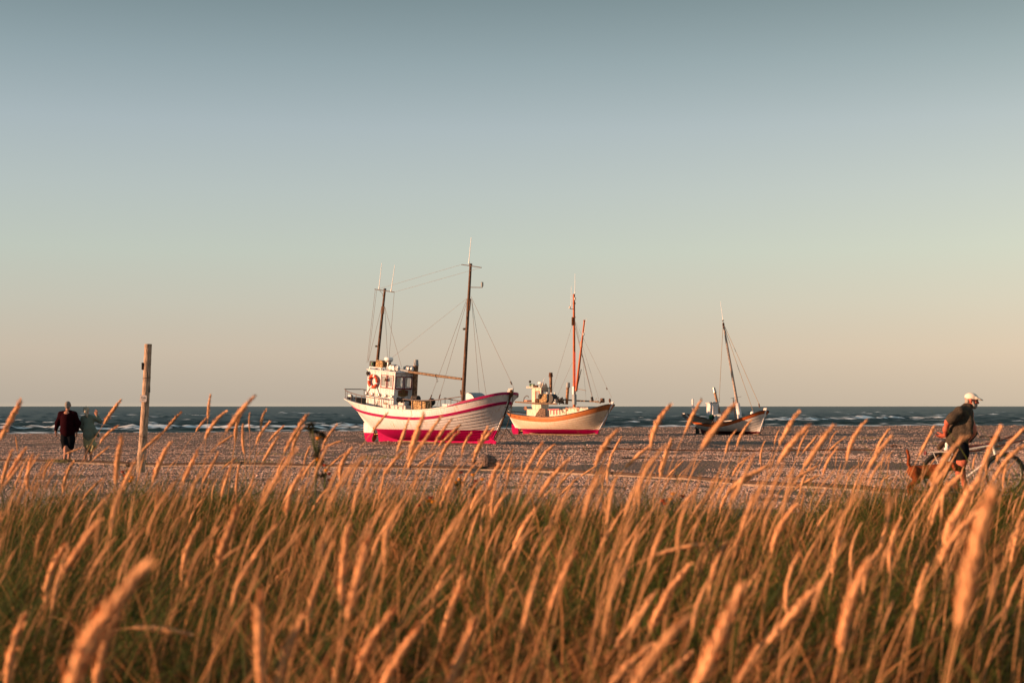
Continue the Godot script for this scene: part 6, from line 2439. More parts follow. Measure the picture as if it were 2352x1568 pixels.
func red_dog() -> void:
	var at := ground_at(2132, 23.5)
	var t := thing("dog", "red-brown short-haired dog with raised tail walking beside the bicycle", "dog", at, PI / 2)
	var s := Blob.new()
	s.melt = 0.045
	s.chain([Vector3(0, 0.415, -0.22), Vector3(0, 0.405, -0.05), Vector3(0, 0.395, 0.12), Vector3(0, 0.39, 0.21)], [0.095, 0.098, 0.125, 0.115])
	s.egg(Vector3(0, 0.35, 0.15), Vector3(0.10, 0.15, 0.13))
	s.chain([Vector3(0, 0.45, 0.22), Vector3(0, 0.50, 0.33), Vector3(0, 0.49, 0.42)], [0.085, 0.068, 0.062])
	s.chain([Vector3(0, 0.49, 0.42), Vector3(0, 0.455, 0.52), Vector3(0, 0.43, 0.585)], [0.068, 0.042, 0.030], 0.03)
	for k in [-1.0, 1.0]:
		s.chain([Vector3(k * 0.05, 0.53, 0.40), Vector3(k * 0.085, 0.48, 0.41), Vector3(k * 0.088, 0.42, 0.43)], [0.022, 0.024, 0.014], 0.015)
		# front leg: shoulder, elbow, wrist, paw
		var fz: float = 0.0 if k < 0 else 0.10
		s.chain([Vector3(k * 0.07, 0.37, 0.18), Vector3(k * 0.075, 0.28, 0.15 + fz * 0.5), Vector3(k * 0.07, 0.13, 0.18 + fz), Vector3(k * 0.07, 0.04, 0.18 + fz * 1.1)], [0.058, 0.040, 0.025, 0.022], 0.03)
		s.limb(Vector3(k * 0.07, 0.026, 0.18 + fz * 1.1), Vector3(k * 0.07, 0.022, 0.225 + fz * 1.1), 0.026, 0.022, 0.02)
		# hind leg: hip, knee forward, hock back, paw
		var hz: float = -0.06 if k < 0 else 0.04
		s.chain([Vector3(k * 0.06, 0.40, -0.24), Vector3(k * 0.075, 0.27, -0.17 + hz * 0.5), Vector3(k * 0.07, 0.155, -0.28 + hz), Vector3(k * 0.07, 0.04, -0.265 + hz)], [0.085, 0.056, 0.026, 0.022], 0.03)
		s.limb(Vector3(k * 0.07, 0.026, -0.265 + hz), Vector3(k * 0.07, 0.022, -0.215 + hz), 0.026, 0.022, 0.02)
	s.chain([Vector3(0, 0.455, -0.29), Vector3(0, 0.54, -0.325), Vector3(0, 0.65, -0.315), Vector3(0, 0.74, -0.335), Vector3(0, 0.77, -0.35)], [0.030, 0.025, 0.023, 0.022, 0.012], 0.02)
	hang("body", s.mesh(0.0105, M.fur), t)
	var g := Geo.new()
	g.ball(Vector3(0, 0.437, 0.612), Vector3(0.018, 0.014, 0.012))
	put("nose", g, M.black, t)
	for k in [-1.0, 1.0]:
		g = Geo.new()
		g.ball(Vector3(k * 0.043, 0.505, 0.472), Vector3(0.009, 0.009, 0.009), Basis(), 8, 6)
		put("eye", g, M.black, t)
	g = Geo.new()
	g.torus(Vector3(0, 0.485, 0.30), Basis(Vector3(1, 0, 0), 0.9), 0.083, 0.010, 20, 6)
	put("collar", g, M.leather, t)


func bicycle() -> void:
	var at := ground_at(2225, 24.55)
	var t := thing("bicycle", "white bicycle with dark mudguards and a white bag at its saddle, half hidden by grass", "bicycle", at)
	var rear := Vector3(-0.46, 0.34, 0)
	var fore := Vector3(0.62, 0.34, 0)
	var crank := Vector3(-0.02, 0.29, 0)
	var seat := Vector3(-0.27, 0.80, 0)
	var head := Vector3(0.42, 0.84, 0)
	var neck := Vector3(0.47, 0.66, 0)
	var flat := Basis(Vector3(1, 0, 0), PI / 2)
	for c in [rear, fore]:
		var g := Geo.new()
		g.torus(c, flat, 0.318, 0.020, 40, 8)
		var wheel := put("wheel", g, M.tyre, t)
		g = Geo.new()
		g.torus(c, flat, 0.295, 0.011, 40, 6)
		put("rim", g, M.steel, wheel)
		g = Geo.new()
		for k in 28:
			var a := TAU * k / 28.0
			g.tube([c + Vector3(0, 0, 0.025 * (1 if k % 2 else -1)), c + Vector3(cos(a), sin(a), 0) * 0.29], 0.0018, 3, false)
		g.tube([c - Vector3(0, 0, 0.05), c + Vector3(0, 0, 0.05)], 0.022, 10)
		put("spokes", g, M.steel, wheel)
		g = Geo.new()
		var rows := []
		for k in 21:
			var a := lerpf(0.15, 2.75, k / 20.0) + (0.0 if c == fore else 0.35)
			var d := Vector3(cos(a), sin(a), 0)
			rows.append(PackedVector3Array([c + d * 0.338 + Vector3(0, 0, -0.036), c + d * 0.372 + Vector3(0, 0, -0.022), c + d * 0.372 + Vector3(0, 0, 0.022), c + d * 0.338 + Vector3(0, 0, 0.036)]))
		g.sheet(rows, Vector3.UP)
		put("mudguard", g, M.black, t)
	var g := Geo.new()
	g.tube([crank, seat], 0.016, 10)
	g.tube([crank, neck], 0.022, 10)
	g.tube([seat + Vector3(0.03, -0.08, 0), head], 0.019, 10)
	g.tube([neck + Vector3(0.008, -0.03, 0), head + Vector3(-0.008, 0.03, 0)], 0.022, 10)
	for s in [-1.0, 1.0]:
		var o := Vector3(0, 0, s * 0.05)
		g.tube([crank + o * 0.6, rear + o], 0.010, 8)
		g.tube([seat + Vector3(0.02, -0.06, s * 0.015), rear + o], 0.009, 8)
	var frame := put("frame", g, M.bike_white, t)
	g = Geo.new()
	for k in 6:
		var c := crank.lerp(neck, 0.45 + 0.075 * k)
		g.bar(c + Vector3(-0.018, 0.012, 0.0225), c + Vector3(0.012, 0.0, 0.0235), 0.004, 0.012)
	put("lettering", g, M.black, frame)
	g = Geo.new()
	for s in [-1.0, 1.0]:
		g.tube([neck + Vector3(0.01, -0.05, s * 0.045), neck.lerp(fore, 0.6) + Vector3(0.02, 0, s * 0.05), fore + Vector3(0, 0, s * 0.05)], 0.011, 8)
	put("fork", g, M.black, t)
	g = Geo.new()
	g.tube([head, head + Vector3(-0.03, 0.10, 0), head + Vector3(0.05, 0.13, 0)], 0.014, 8)
	g.tube([head + Vector3(-0.06, 0.14, -0.29), head + Vector3(0.04, 0.14, -0.15), head + Vector3(0.05, 0.13, 0), head + Vector3(0.04, 0.14, 0.15), head + Vector3(-0.06, 0.14, 0.29)], 0.012, 8)
	var bars := put("handlebar", g, M.black, t)
	for s in [-1.0, 1.0]:
		g = Geo.new()
		g.tube([head + Vector3(-0.06, 0.14, s * 0.29), head + Vector3(-0.13, 0.135, s * 0.31)], 0.018, 8)
		put("grip", g, M.tyre, bars)
	g = Geo.new()
	g.box(head + Vector3(0.09, 0.12, 0), Vector3(0.06, 0.1, 0.09), Basis(), 0.015)
	put("headlamp", g, M.black, bars)
	for k in 3:
		g = Geo.new()
		g.tube([head + Vector3(0.03, 0.14, 0.1 - 0.1 * k), head + Vector3(0.14, 0.10 - 0.03 * k, 0.06), head + Vector3(0.13, -0.04, 0.03), head + Vector3(0.0, -0.06, 0.03)], 0.004, 5)
		put("brake_cable", g, M.black, bars)
	g = Geo.new()
	g.tube([seat + Vector3(0.03, -0.05, 0.02), head + Vector3(-0.02, 0.03, 0.02)], 0.008, 6)
	put("pump", g, M.dark_red, frame)
	var saddle := Blob.new()
	saddle.melt = 0.03
	saddle.egg(seat + Vector3(-0.09, 0.10, 0), Vector3(0.10, 0.032, 0.085))
	saddle.limb(seat + Vector3(-0.05, 0.10, 0), seat + Vector3(0.12, 0.105, 0), 0.034, 0.022)
	hang("saddle", saddle.mesh(0.01, M.black), t)
	g = Geo.new()
	g.tube([seat - Vector3(0, 0.05, 0), seat + Vector3(-0.02, 0.09, 0)], 0.013, 8)
	put("seat_post", g, M.steel, t)
	g = Geo.new()
	g.bar(Vector3(-0.72, 0.72, -0.05), Vector3(-0.26, 0.72, -0.05), 0.012, 0.012)
	g.bar(Vector3(-0.72, 0.72, 0.05), Vector3(-0.26, 0.72, 0.05), 0.012, 0.012)
	for k in 4:
		g.bar(Vector3(-0.70 + 0.13 * k, 0.72, -0.05), Vector3(-0.70 + 0.13 * k, 0.72, 0.05), 0.01, 0.01, Vector3(1, 0, 0))
	for s in [-1.0, 1.0]:
		g.tube([Vector3(-0.62, 0.71, s * 0.055), rear + Vector3(0, 0, s * 0.055)], 0.006, 6)
	put("carrier", g, M.bike_white, t)
	g = Geo.new()
	g.box(Vector3(-0.74, 0.70, 0), Vector3(0.03, 0.07, 0.09), Basis(), 0.01)
	put("tail_lamp", g, M.dark_red, t)
	g = Geo.new()
	g.torus(crank, flat, 0.09, 0.008, 24, 5)
	for s in [-1.0, 1.0]:
		g.tube([crank + Vector3(0, 0, s * 0.06), crank + Vector3(s * 0.14, -s * 0.09, s * 0.07)], 0.011, 6)
		g.box(crank + Vector3(s * 0.14, -s * 0.09, s * 0.12), Vector3(0.09, 0.022, 0.08), Basis(), 0.006)
	put("crank_set", g, M.steel, t)
	var bag := Blob.new()
	bag.melt = 0.03
	for k in 9:
		bag.egg(Vector3(-0.33 + rng.randf_range(-0.06, 0.05), 0.83 + rng.randf_range(-0.06, 0.07), -0.02 + rng.randf_range(-0.04, 0.08)), Vector3(rng.randf_range(0.02, 0.05), rng.randf_range(0.03, 0.06), rng.randf_range(0.02, 0.05)))
	var b := hang("plastic_bag", bag.mesh(0.008, M.plastic))
	b.position = at
	tag(b, "crumpled white plastic bag hanging on the bicycle's saddle", "bag")
	var roll := Blob.new()
	roll.melt = 0.04
	roll.limb(Vector3(-0.50, 0.80, 0), Vector3(-0.40, 0.90, 0), 0.05, 0.04)
	var r := hang("dark_saddle_bag", roll.mesh(0.01, M.leather), t)
	r.set_meta("label", "dark bag behind the saddle")


# ---------------------------------------------------------------- dune grass
# one curved blade or stalk as a ribbon of "pieces" pieces
func blade(g: Geo, foot: Vector3, dir: Vector3, length: float, bend: Vector3, width: float, pieces: int, c0: Color, c1: Color) -> Vector3:
	var p := foot
	var d := dir.normalized()
	var side := d.cross(Vector3(rng.randf_range(-0.6, 0.6), 0, 1)).normalized()
	var step := length / pieces
	for k in pieces:
		var d2 := (d + bend * step).normalized()
		var q := p + d2 * step
		var w0 := width * (1.0 - pow(float(k) / pieces, 2.0))
		var w1 := width * (1.0 - pow(float(k + 1) / pieces, 2.0))
		var n0 := side.cross(d).normalized()
		var n1 := side.cross(d2).normalized()
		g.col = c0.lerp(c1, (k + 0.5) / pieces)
		if k == pieces - 1:
			g.tri(p - side * w0, p + side * w0, q, n0, n0, n1)
		else:
			g.quad(p - side * w0, p + side * w0, q + side * w1, q - side * w1, n0, n0, n1, n1)
		p = q
		d = d2
	return p


# a seed head along the curve given by its points: overlapping spikelets round a tapering spindle
func seed_head(g: Geo, pts: Array, r: float, dark: float, count: int) -> void:
	var n: int = pts.size() - 1
	var core := []
	for k in n + 1:
		core.append(r * (0.12 + 0.66 * pow(sin(PI * pow(clampf((k + 0.4) / (n + 0.5), 0.0, 1.0), 0.8)), 0.8)))
	g.col = Color(0.68, 0.35, 0.165) * dark
	for k in range(1, n):
		core[k] *= rng.randf_range(0.72, 1.2)
	g.tube(pts, core, 6)
	for i in count:
		var t := (i + rng.randf()) / count * 0.97
		var k := int(t * n)
		var f := t * n - k
		var p: Vector3 = Vector3(pts[k]).lerp(pts[k + 1], f)
		var d: Vector3 = (Vector3(pts[k + 1]) - Vector3(pts[k])).normalized()
		var a := rng.randf() * TAU
		var u := d.cross(Vector3(0.2, 0.1, 1)).normalized()
		var o := u * cos(a) + d.cross(u) * sin(a)
		var rad: float = lerpf(core[k], core[k + 1], f)
		var foot := p + o * rad * 0.5
		var tip := p + d * rng.randf_range(1.2, 2.4) * r + o * (rad * 0.9 + r * (rng.randf_range(0.15, 0.9) if rng.randf() < 0.85 else rng.randf_range(0.9, 1.6)) * (1.0 - t * 0.5))
		var side := d.cross(o) * r * 0.3
		g.col = Color(0.78, 0.41, 0.20) * dark * rng.randf_range(0.75, 1.15)
		var mid := foot.lerp(tip, 0.5) + o * r * 0.1
		g.tri(foot, mid + side, tip, o, (o + side.normalized() * 0.5).normalized(), (o + d * 0.3).normalized())
		g.tri(foot, mid - side, tip, o, (o - side.normalized() * 0.5).normalized(), (o + d * 0.3).normalized())


# the curve of a stalk from the ground up to its tip; "lean" is the direction of the head
func stalk_curve(foot: Vector3, head0: Vector3, head1: Vector3) -> Array:
	var lean := (head1 - head0).normalized()
	var c := Curve3D.new()
	var len := (head0 - foot).length()
	c.add_point(foot, Vector3(), Vector3(0.05, 1, 0).normalized() * len * 0.35)
	c.add_point(head0, -lean * len * 0.35, Vector3())
	var stem := []
	for k in 9:
		stem.append(c.sample(0, k / 8.0))
	var head := []
	var sway := rng.randf_range(-0.05, 0.4)
	var droop := Vector3(lean.y, -absf(lean.x) * 0.5, 0) * (head1 - head0).length()
	for k in 8:
		var t := k / 7.0
		head.append(head0.lerp(head1, t) - droop * sway * (t - t * t))
	return [stem, head]


const GROUP := "tall grass stalks with pale seed heads in front of the camera"


# what a seed head stands in front of, for its label
func place_label(tip: Vector3) -> String:
	var px := MID_X - tip.x / tip.z * FOCAL
	var py := HORIZON + (tip.y - CAM_Y) / tip.z * FOCAL
	var what := "pale seed head "
	var below := "in front of the man with the dog"
	for q in [[130.0, "at the far left edge"], [300.0, "before the walking couple"], [420.0, "by the wooden post"], [560.0, "between the wooden post and the dark flowering plant"], [770.0, "beside the dark flowering plant"], [960.0, "below the big boat's stern"], [1170.0, "below the big boat's bow"], [1400.0, "below the orange-masted boat"], [1580.0, "between the orange-masted and the smallest boat"], [1780.0, "below the smallest boat"], [2080.0, "between the smallest boat and the dog"]]:
		if px < q[0]:
			below = q[1]
			break
	if py < 1000.0:
		return what + "over the sea, " + below
	if py < 1100.0:
		return what + "against the pebbles, " + below
	if py < 1260.0:
		return what + "over the green grass, " + below
	return what + "near and low, " + below


func stalk(stem: Array, head: Array, r: float, label: String, spikes: int) -> void:
	var foot: Vector3 = stem[0]
	var t := thing("grass_stalk", label, "grass stalk", foot, 0.0, GROUP)
	var g := Geo.new()
	g.col = Color(0.56, 0.29, 0.13)
	g.tube(stem.map(func(p): return p - foot), [0.0024, 0.0024, 0.0022, 0.0021, 0.0020, 0.0019, 0.0018, 0.0017, 0.0016], 5)
	put("stem", g, M.straw, t)
	g = Geo.new()
	seed_head(g, head.map(func(p): return p - foot), r, rng.randf_range(0.85, 1.12), spikes)
	put("seed_head", g, M.straw, t)


func dune(x: float, z: float) -> float:
	return land(x, z)


func make_grass() -> void:
	# seed heads that the photograph lets one pick out: tip and foot of the head
	var seen := [
		[46, 921, 0, 1008], [276, 920, 238, 973], [270, 979, 229, 1018], [59, 1029, 15, 1098], [35, 1003, 39, 1035], [26, 1034, 2, 1115], [73, 1045, 62, 1125], [120, 1054, 98, 1096], [168, 1062, 144, 1130], [184, 1029, 149, 1042], [249, 1026, 212, 1057], [278, 1005, 264, 1110], [415, 946, 376, 991], [376, 991, 325, 1037], [483, 907, 477, 961], [476, 957, 449, 991], [517, 946, 471, 1008], [583, 910, 520, 991], [549, 954, 539, 1013], [557, 976, 561, 1042],
		[391, 1015, 351, 1106], [452, 1037, 420, 1106], [500, 1040, 464, 1110], [535, 998, 498, 1023], [541, 1052, 510, 1076], [530, 1067, 508, 1140], [549, 1067, 542, 1135], [234, 1100, 190, 1147], [310, 1062, 276, 1142], [611, 940, 599, 991], [619, 969, 588, 1019], [703, 956, 654, 1037], [698, 978, 670, 1048], [773, 976, 740, 1030], [786, 1012, 753, 1024], [652, 978, 617, 1013], [639, 1002, 604, 1059], [573, 949, 573, 989], [551, 956, 540, 1015], [808, 1028, 788, 1061],
		[890, 948, 854, 992], [938, 965, 912, 1036], [973, 950, 937, 1055], [1015, 955, 968, 1024], [1037, 963, 998, 1021], [1056, 977, 1008, 1024], [1053, 992, 1010, 1060], [1082, 994, 1061, 1043], [1134, 985, 1090, 1036], [1120, 982, 1086, 1060], [971, 1014, 937, 1075], [925, 1036, 881, 1090], [1000, 1041, 959, 1070], [1047, 1077, 1012, 1163], [1178, 1033, 1152, 1080], [1147, 1065, 1117, 1158], [876, 1112, 856, 1175], [1110, 1114, 1078, 1185], [1144, 1146, 1110, 1175], [807, 1029, 780, 1099],
		[788, 1043, 751, 1075], [734, 1046, 693, 1102], [712, 1024, 698, 1065], [697, 1077, 658, 1182], [654, 1050, 634, 1099], [1246, 1016, 1202, 1094], [1273, 1021, 1234, 1070], [1307, 1055, 1236, 1143], [1317, 1080, 1280, 1119], [1417, 987, 1368, 1070], [1368, 1070, 1334, 1094], [1427, 1004, 1400, 1055], [1537, 933, 1495, 1026], [1490, 1026, 1436, 1075], [1544, 1009, 1517, 1094], [1568, 1060, 1534, 1094], [1610, 920, 1573, 994], [1688, 926, 1612, 1029], [1329, 1097, 1285, 1138], [1395, 1077, 1383, 1124],
		[1419, 1097, 1395, 1146], [1834, 948, 1792, 1021], [1726, 964, 1693, 1025], [1790, 988, 1780, 1019], [1858, 977, 1788, 1063], [1856, 990, 1832, 1045], [1878, 1001, 1845, 1039], [1913, 978, 1849, 1071], [1922, 990, 1907, 1017], [1942, 1004, 1904, 1036], [1990, 966, 1946, 1058], [2042, 986, 2012, 1036], [2047, 1003, 1992, 1087], [1762, 1071, 1669, 1133], [1757, 1014, 1748, 1067], [1691, 988, 1667, 1041], [1924, 1028, 1891, 1089], [1880, 1093, 1827, 1124], [1876, 1071, 1812, 1111], [2049, 1089, 2021, 1109],
		[1718, 1050, 1683, 1093], [2146, 979, 2112, 1046], [2216, 1005, 2142, 1120], [2300, 980, 2251, 1093], [2356, 982, 2290, 1058], [2352, 1024, 2284, 1102], [2244, 1043, 2237, 1079], [2215, 1071, 2210, 1108], [2045, 985, 2021, 1014], [2207, 1089, 2156, 1145], [225, 1197, 143, 1316], [149, 1252, 103, 1383], [329, 1310, 150, 1610], [268, 1420, 222, 1610], [545, 1167, 499, 1298], [459, 1203, 417, 1334], [55, 1414, 20, 1600], [435, 1456, 304, 1441], [176, 1444, 134, 1420], [667, 1301, 606, 1371],
		[597, 1365, 606, 1600], [734, 1328, 707, 1450], [701, 1410, 636, 1600], [798, 1213, 783, 1389], [850, 1222, 798, 1420], [904, 1401, 819, 1547], [1035, 1298, 993, 1420], [1063, 1325, 1011, 1471], [965, 1435, 866, 1600], [1093, 1420, 1022, 1600], [786, 1496, 752, 1650], [1175, 1359, 1133, 1465], [1319, 1270, 1264, 1398], [1231, 1167, 1179, 1261], [1581, 1301, 1492, 1456], [1499, 1368, 1413, 1487], [1617, 1249, 1502, 1277], [1669, 1243, 1629, 1374], [1623, 1374, 1520, 1441], [1578, 1420, 1440, 1610],
		[1495, 1484, 1390, 1610], [1584, 1505, 1450, 1630], [1702, 1356, 1596, 1590], [1730, 1137, 1690, 1255], [1687, 1115, 1654, 1179], [1763, 1465, 1670, 1620], [1883, 1344, 1764, 1477], [1831, 1158, 1773, 1267], [1998, 1286, 1934, 1496], [2071, 1188, 2047, 1322], [2260, 1167, 2160, 1292], [2278, 1131, 2202, 1435], [2202, 1097, 2141, 1204], [2251, 1097, 2169, 1249], [2348, 1182, 2323, 1290], [1934, 1204, 1913, 1316]]
	var special := {112: "thickest pale seed head, cut off by the lower left edge of the picture", 113: "second pale seed head close to the right of the thickest one at lower left", 17: "longest-standing seed head on the left, its tip above the sea horizon", 76: "seed head rising across the stern of the smallest boat", 72: "tall seed head standing just left of the smallest boat's stern", 93: "seed head leaning far over to the right below the smallest boat", 146: "broad blurred seed head leaning far right at lower right", 117: "greyish seed head lying nearly level at lower left", 136: "seed head bending nearly level right of the middle of the grass"}
	for i in seen.size():
		var q: Array = seen[i]
		var px := Vector2(q[0] - q[2], q[1] - q[3]).length()
		var away := FOCAL * (0.185 + 0.02 * sin(i * 1.7)) / px
		if q[1] > 1000:
			away = minf(away, 0.80 * FOCAL / (q[1] - HORIZON))
		away = clampf(away, 1.7, 12.5)
		var tip := spot(q[0], q[1], away - 0.03)
		var base := spot(q[2], q[3], away)
		var lean := tip - base
		var down: float = maxf(base.y - dune(base.x, base.z), 0.1)
		var foot_x: float = base.x - down * clampf(lean.x / maxf(lean.y, 0.08), -0.6, 0.9) * 0.42
		var foot := Vector3(foot_x, dune(foot_x, base.z), base.z + rng.randf_range(-0.04, 0.04))
		var c := stalk_curve(foot, base, tip)
		stalk(c[0], c[1], clampf(lean.length() * rng.randf_range(0.054, 0.072), 0.0075, 0.0145), special.get(i, place_label(tip)), 190 if away < 4.0 else 80)
	# more of them, smaller, scattered
	for i in 260:
		var away := rng.randf_range(3.2, 9.5)
		var x := rng.randf_range(-0.40, 0.38) * away
		var high := rng.randf_range(0.5, 1.08)
		var lean := Vector3(rng.randf_range(0.15, 0.75), 1, rng.randf_range(-0.25, 0.25)).normalized()
		var foot := Vector3(x, dune(x, -away), -away)
		var base := foot + Vector3(0, high, 0) + Vector3(lean.x, 0, lean.z) * high * 0.4
		if HORIZON - (base.y + lean.y * 0.17 - CAM_Y) * FOCAL / away < (1090.0 if absf(MID_X + x / away * FOCAL - 160.0) < 120.0 else 990.0 + 70.0 * rng.randf()):
			continue
		var c := stalk_curve(foot, base, base + lean * rng.randf_range(0.13, 0.2))
		stalk(c[0], c[1], rng.randf_range(0.0045, 0.008), place_label(base + lean * 0.15), 60)
	# the rest of the stalks, beyond counting
	var kinds := []
	for k in 5:
		var g := Geo.new()
		var lean := Vector3(rng.randf_range(0.25, 0.7), 1, rng.randf_range(-0.2, 0.2)).normalized()
		var base := Vector3(lean.x * 0.38, 0.9, lean.z * 0.4)
		var c := stalk_curve(Vector3(), base, base + lean * 0.16)
		g.col = Color(0.54, 0.28, 0.125)
		g.tube(c[0], 0.0019, 4, false)
		seed_head(g, c[1], 0.006, 1.0, 36)
		kinds.append(g.mesh(M.straw))
	for k in 5:
		var places := []
		var tints := []
		for i in 380:
			var away := 13.2 * sqrt(rng.randf_range(0.06, 1.0))
			var x := rng.randf_range(-0.5, 0.42) * away
			if bumps.get_noise_2d(x * 2.2, away * 2.2) < -0.15:
				continue
			var size := rng.randf_range(0.5, 0.95)
			if away < 3.2:
				size = rng.randf_range(0.4, 0.7)
			var b := Basis(Vector3.UP, rng.randfn(0, 0.45)) * Basis(Vector3(0, 0, 1), rng.randfn(0, 0.12))
			var px := MID_X + x / away * FOCAL
			if HORIZON - (dune(x, -away) + 1.05 * size - CAM_Y) * FOCAL / away < (1080.0 if px > 90.0 and px < 250.0 else 1020.0 + 60.0 * rng.randf()):
				continue
			places.append(Transform3D(b.scaled(Vector3.ONE * size), Vector3(x, dune(x, -away) - 0.01, -away)))
			tints.append(Color.WHITE * rng.randf_range(0.5, 0.95))
		many("grass_stalks", kinds[k], places, tints)
	# blades
	var tufts := []
	for k in 12:
		var g := Geo.new()
		var wild: float = 1.0 if k < 8 else 2.2
		for i in 46:
			var a := rng.randf() * TAU
			var r := 0.13 * sqrt(rng.randf())
			var foot := Vector3(cos(a) * r, 0, sin(a) * r)
			var straw: bool = rng.randf() < [0.08, 0.15, 0.22, 0.85, 0.12, 0.2, 0.35, 0.7, 0.97, 0.9, 0.97, 0.8][k]
			var dir := Vector3(rng.randfn(0.14, 0.3 * wild), 1, rng.randfn(0, 0.3 * wild))
			var length := rng.randf_range(0.45, 0.92) * (0.85 if straw else 1.0)
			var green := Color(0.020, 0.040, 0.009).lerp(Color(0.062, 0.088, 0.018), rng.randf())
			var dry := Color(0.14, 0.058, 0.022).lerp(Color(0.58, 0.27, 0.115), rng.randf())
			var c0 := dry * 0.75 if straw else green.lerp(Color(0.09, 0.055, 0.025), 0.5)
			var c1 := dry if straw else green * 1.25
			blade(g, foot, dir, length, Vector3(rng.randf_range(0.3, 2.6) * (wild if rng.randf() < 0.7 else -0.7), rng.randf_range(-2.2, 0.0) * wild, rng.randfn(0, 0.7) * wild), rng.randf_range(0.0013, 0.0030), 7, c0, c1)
		tufts.append(g.mesh(M.blade))
	var spots := []
	var shades := []
	for k in 12:
		spots.append([])
		shades.append([])
	for i in 19500:
		var away := 0.7 + 17.5 * pow(rng.randf(), 0.66)
		var x := rng.randf_range(-0.46 * (away + 2.0) - 6.0, 0.41 * (away + 2.0))
		var limit := 11.6 + 3.4 * bumps.get_noise_2d(x * 1.7, 50.0) + 0.12 * x
		if away > limit and rng.randf() > 0.26 * exp(-(away - limit) * 0.42):
			continue
		if fine_bumps.get_noise_2d(x * 3.2, away * 3.2 + 70.0) < -0.14 and rng.randf() < 0.85:
			continue
		var dry := bumps.get_noise_2d(x * 1.3 + 80.0, away * 1.3) + 0.22 * (5.5 - away) / 5.5 - 0.10 + 0.42 * x / maxf(away, 1.0)
		var which: int = [0, 1, 2, 4, 5, 11][rng.randi() % 6] if dry < 0.0 else rng.randi() % 12
		if dry > 0.18:
			which = [3, 6, 7, 8, 9, 10, 11, 8, 10][rng.randi() % 9]
		var size := rng.randf_range(0.66, 1.15) * (1.0 + 0.45 * bumps.get_noise_2d(x * 2.6 + 20.0, away * 2.6)) * clampf(1.25 - 0.3 * smoothstep(limit - 2.0, limit, away), 0.5, 1.0)
		var b := Basis(Vector3.UP, rng.randfn(0, 0.4))
		spots[which].append(Transform3D(b.scaled(Vector3(1, 1, 1) * size), Vector3(x, dune(x, -away) - 0.02, -away)))
		shades[which].append(Color.WHITE * rng.randf_range(0.7, 1.2))
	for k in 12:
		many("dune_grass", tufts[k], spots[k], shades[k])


func ragwort(px: float, away: float, high: float, heads: Array, label: String) -> void:
	var foot := ground_at(px, away)
	var t := thing("flowering_plant", label, "flower", foot, 0.0, "orange flowering plants in the dune grass")
	var crown := spot(heads[0][0], heads[0][1], away) - foot
	var g := Geo.new()
	g.tube([Vector3(), Vector3(crown.x * 0.3, crown.y * 0.45, 0), crown * 0.92], [0.006, 0.005, 0.0035], 6)
	put("stem", g, M.stem, t)
	for q in heads:
		var at := spot(q[0], q[1], away + rng.randf_range(-0.05, 0.05)) - foot
		g = Geo.new()
		g.tube([Vector3(crown.x * 0.3, crown.y * 0.45, 0).lerp(crown, clampf(at.y / crown.y - 0.25, 0.0, 0.9)), at], 0.003, 5)
		var branch := put("branch", g, M.stem, t)
		g = Geo.new()
		var m: Material = [M.petal, M.red_petal, M.seedy][q[2]]
		if q[2] == 2:
			for k in 26:
				g.ball(at + Vector3(rng.randfn(0, 0.009), rng.randfn(0, 0.007), rng.randfn(0, 0.009)), Vector3(0.005, 0.004, 0.005), Basis(), 5, 4)
		else:
			g.ball(at, Vector3(0.011, 0.008, 0.011), Basis(), 8, 5)
			for k in 11:
				var a := TAU * k / 11.0
				var d := Vector3(cos(a), 0.35, sin(a))
				var s := Vector3(-sin(a), 0, cos(a)) * 0.006
				g.flat(at + d * 0.006 - s, at + d * 0.006 + s, at + d * 0.019 + s, at + d * 0.019 - s, Vector3.UP)
		put("flower", g, m, branch)
	for k in 9:
		var h := rng.randf_range(0.2, 0.85)
		var p := Vector3(crown.x * h * 0.7, crown.y * h, 0)
		var a := rng.randf() * TAU
		g = Geo.new()
		var d := Vector3(cos(a), rng.randf_range(0.1, 0.6), sin(a)) * rng.randf_range(0.022, 0.045)
		var s := Vector3(-sin(a), 0, cos(a)) * 0.006
		g.quad(p, p + d * 0.5 + s, p + d, p + d * 0.5 - s, Vector3.UP, Vector3.UP, Vector3.UP, Vector3.UP)
		put("leaf", g, M.stem, t)


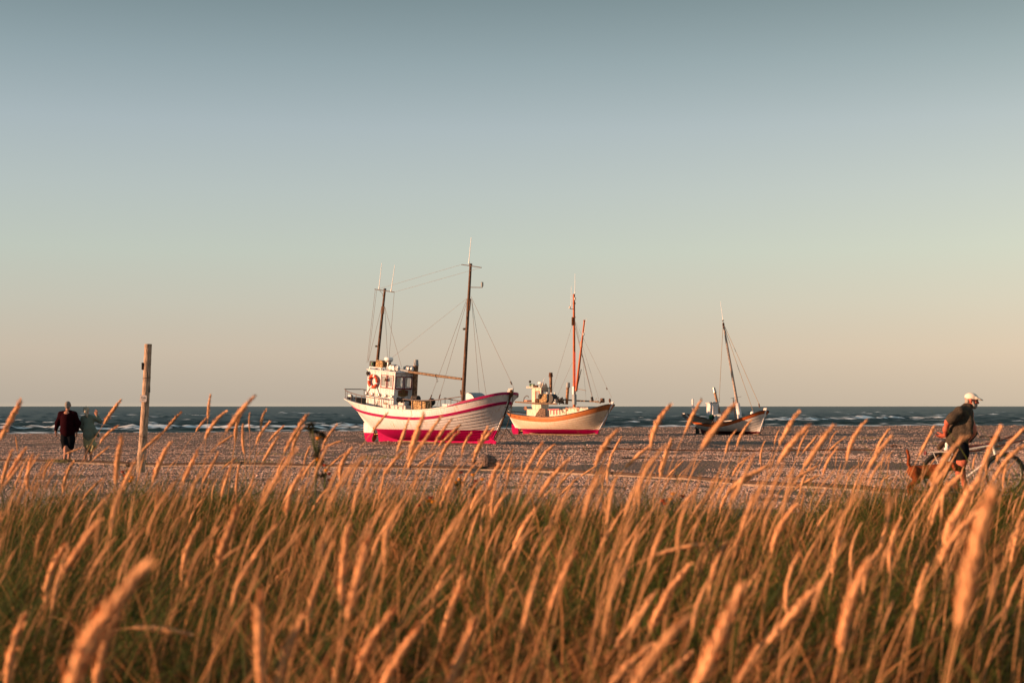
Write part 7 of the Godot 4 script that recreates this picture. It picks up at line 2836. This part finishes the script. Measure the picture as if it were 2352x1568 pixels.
func make_flowers() -> void:
	ragwort(720, 7.0, 1.0, [[727, 992, 2], [716, 988, 2], [738, 996, 2], [742, 1003, 2], [730, 1006, 0], [716, 974, 2], [708, 982, 2], [732, 1036, 1], [731, 1055, 0], [738, 1060, 2], [724, 1046, 2]], "tallest dark flowering plant with orange bloom left of the big boat's stern")
	ragwort(748, 8.0, 0.9, [[746, 1068, 1], [749, 1080, 0], [742, 1090, 2], [756, 1088, 1], [776, 1114, 0], [757, 1102, 1], [735, 1093, 2]], "flowering plant with rust red and orange blooms right below the tallest one")
	ragwort(290, 8.5, 0.9, [[281, 1084, 1], [286, 1092, 1], [303, 1096, 0], [299, 1104, 0], [288, 1104, 2], [294, 1068, 2]], "flowering plant with red and orange blooms left of the wooden post's foot")
	ragwort(1052, 8.0, 0.9, [[1055, 1100, 0], [1048, 1107, 0], [1060, 1107, 0], [1059, 1085, 1], [1051, 1114, 2]], "flowering plant with orange blooms below the boulder, the left one of two")
	ragwort(1088, 8.2, 0.9, [[1086, 1090, 0], [1093, 1104, 1], [1108, 1100, 0], [1090, 1112, 1], [1080, 1130, 1], [1084, 1120, 2]], "flowering plant with yellow and dark red blooms below the boulder, the right one of two")
	ragwort(985, 7.5, 0.7, [[989, 1143, 1], [984, 1150, 0], [961, 1160, 1], [994, 1152, 0]], "low flowering plant with red blooms in the grass below the big boat's bow")
	ragwort(1540, 7.0, 0.75, [[1546, 1134, 0], [1523, 1149, 1], [1528, 1156, 1], [1569, 1140, 1], [1540, 1146, 0]], "flowering plant with one orange and several red blooms right of centre")


# ---------------------------------------------------------------- all of it
func _ready() -> void:
	rng.seed = 20240713
	bumps.seed = 12
	bumps.frequency = 0.16
	bumps.fractal_octaves = 3
	fine_bumps.seed = 5
	fine_bumps.frequency = 0.35
	fine_bumps.fractal_octaves = 2
	make_light()
	make_materials()
	make_beach()
	make_sea()
	big_boat()
	middle_boat()
	small_boat()
	make_post()
	beach_things()
	walking_man()
	walking_woman()
	bent_man()
	red_dog()
	bicycle()
	make_grass()
	make_flowers()
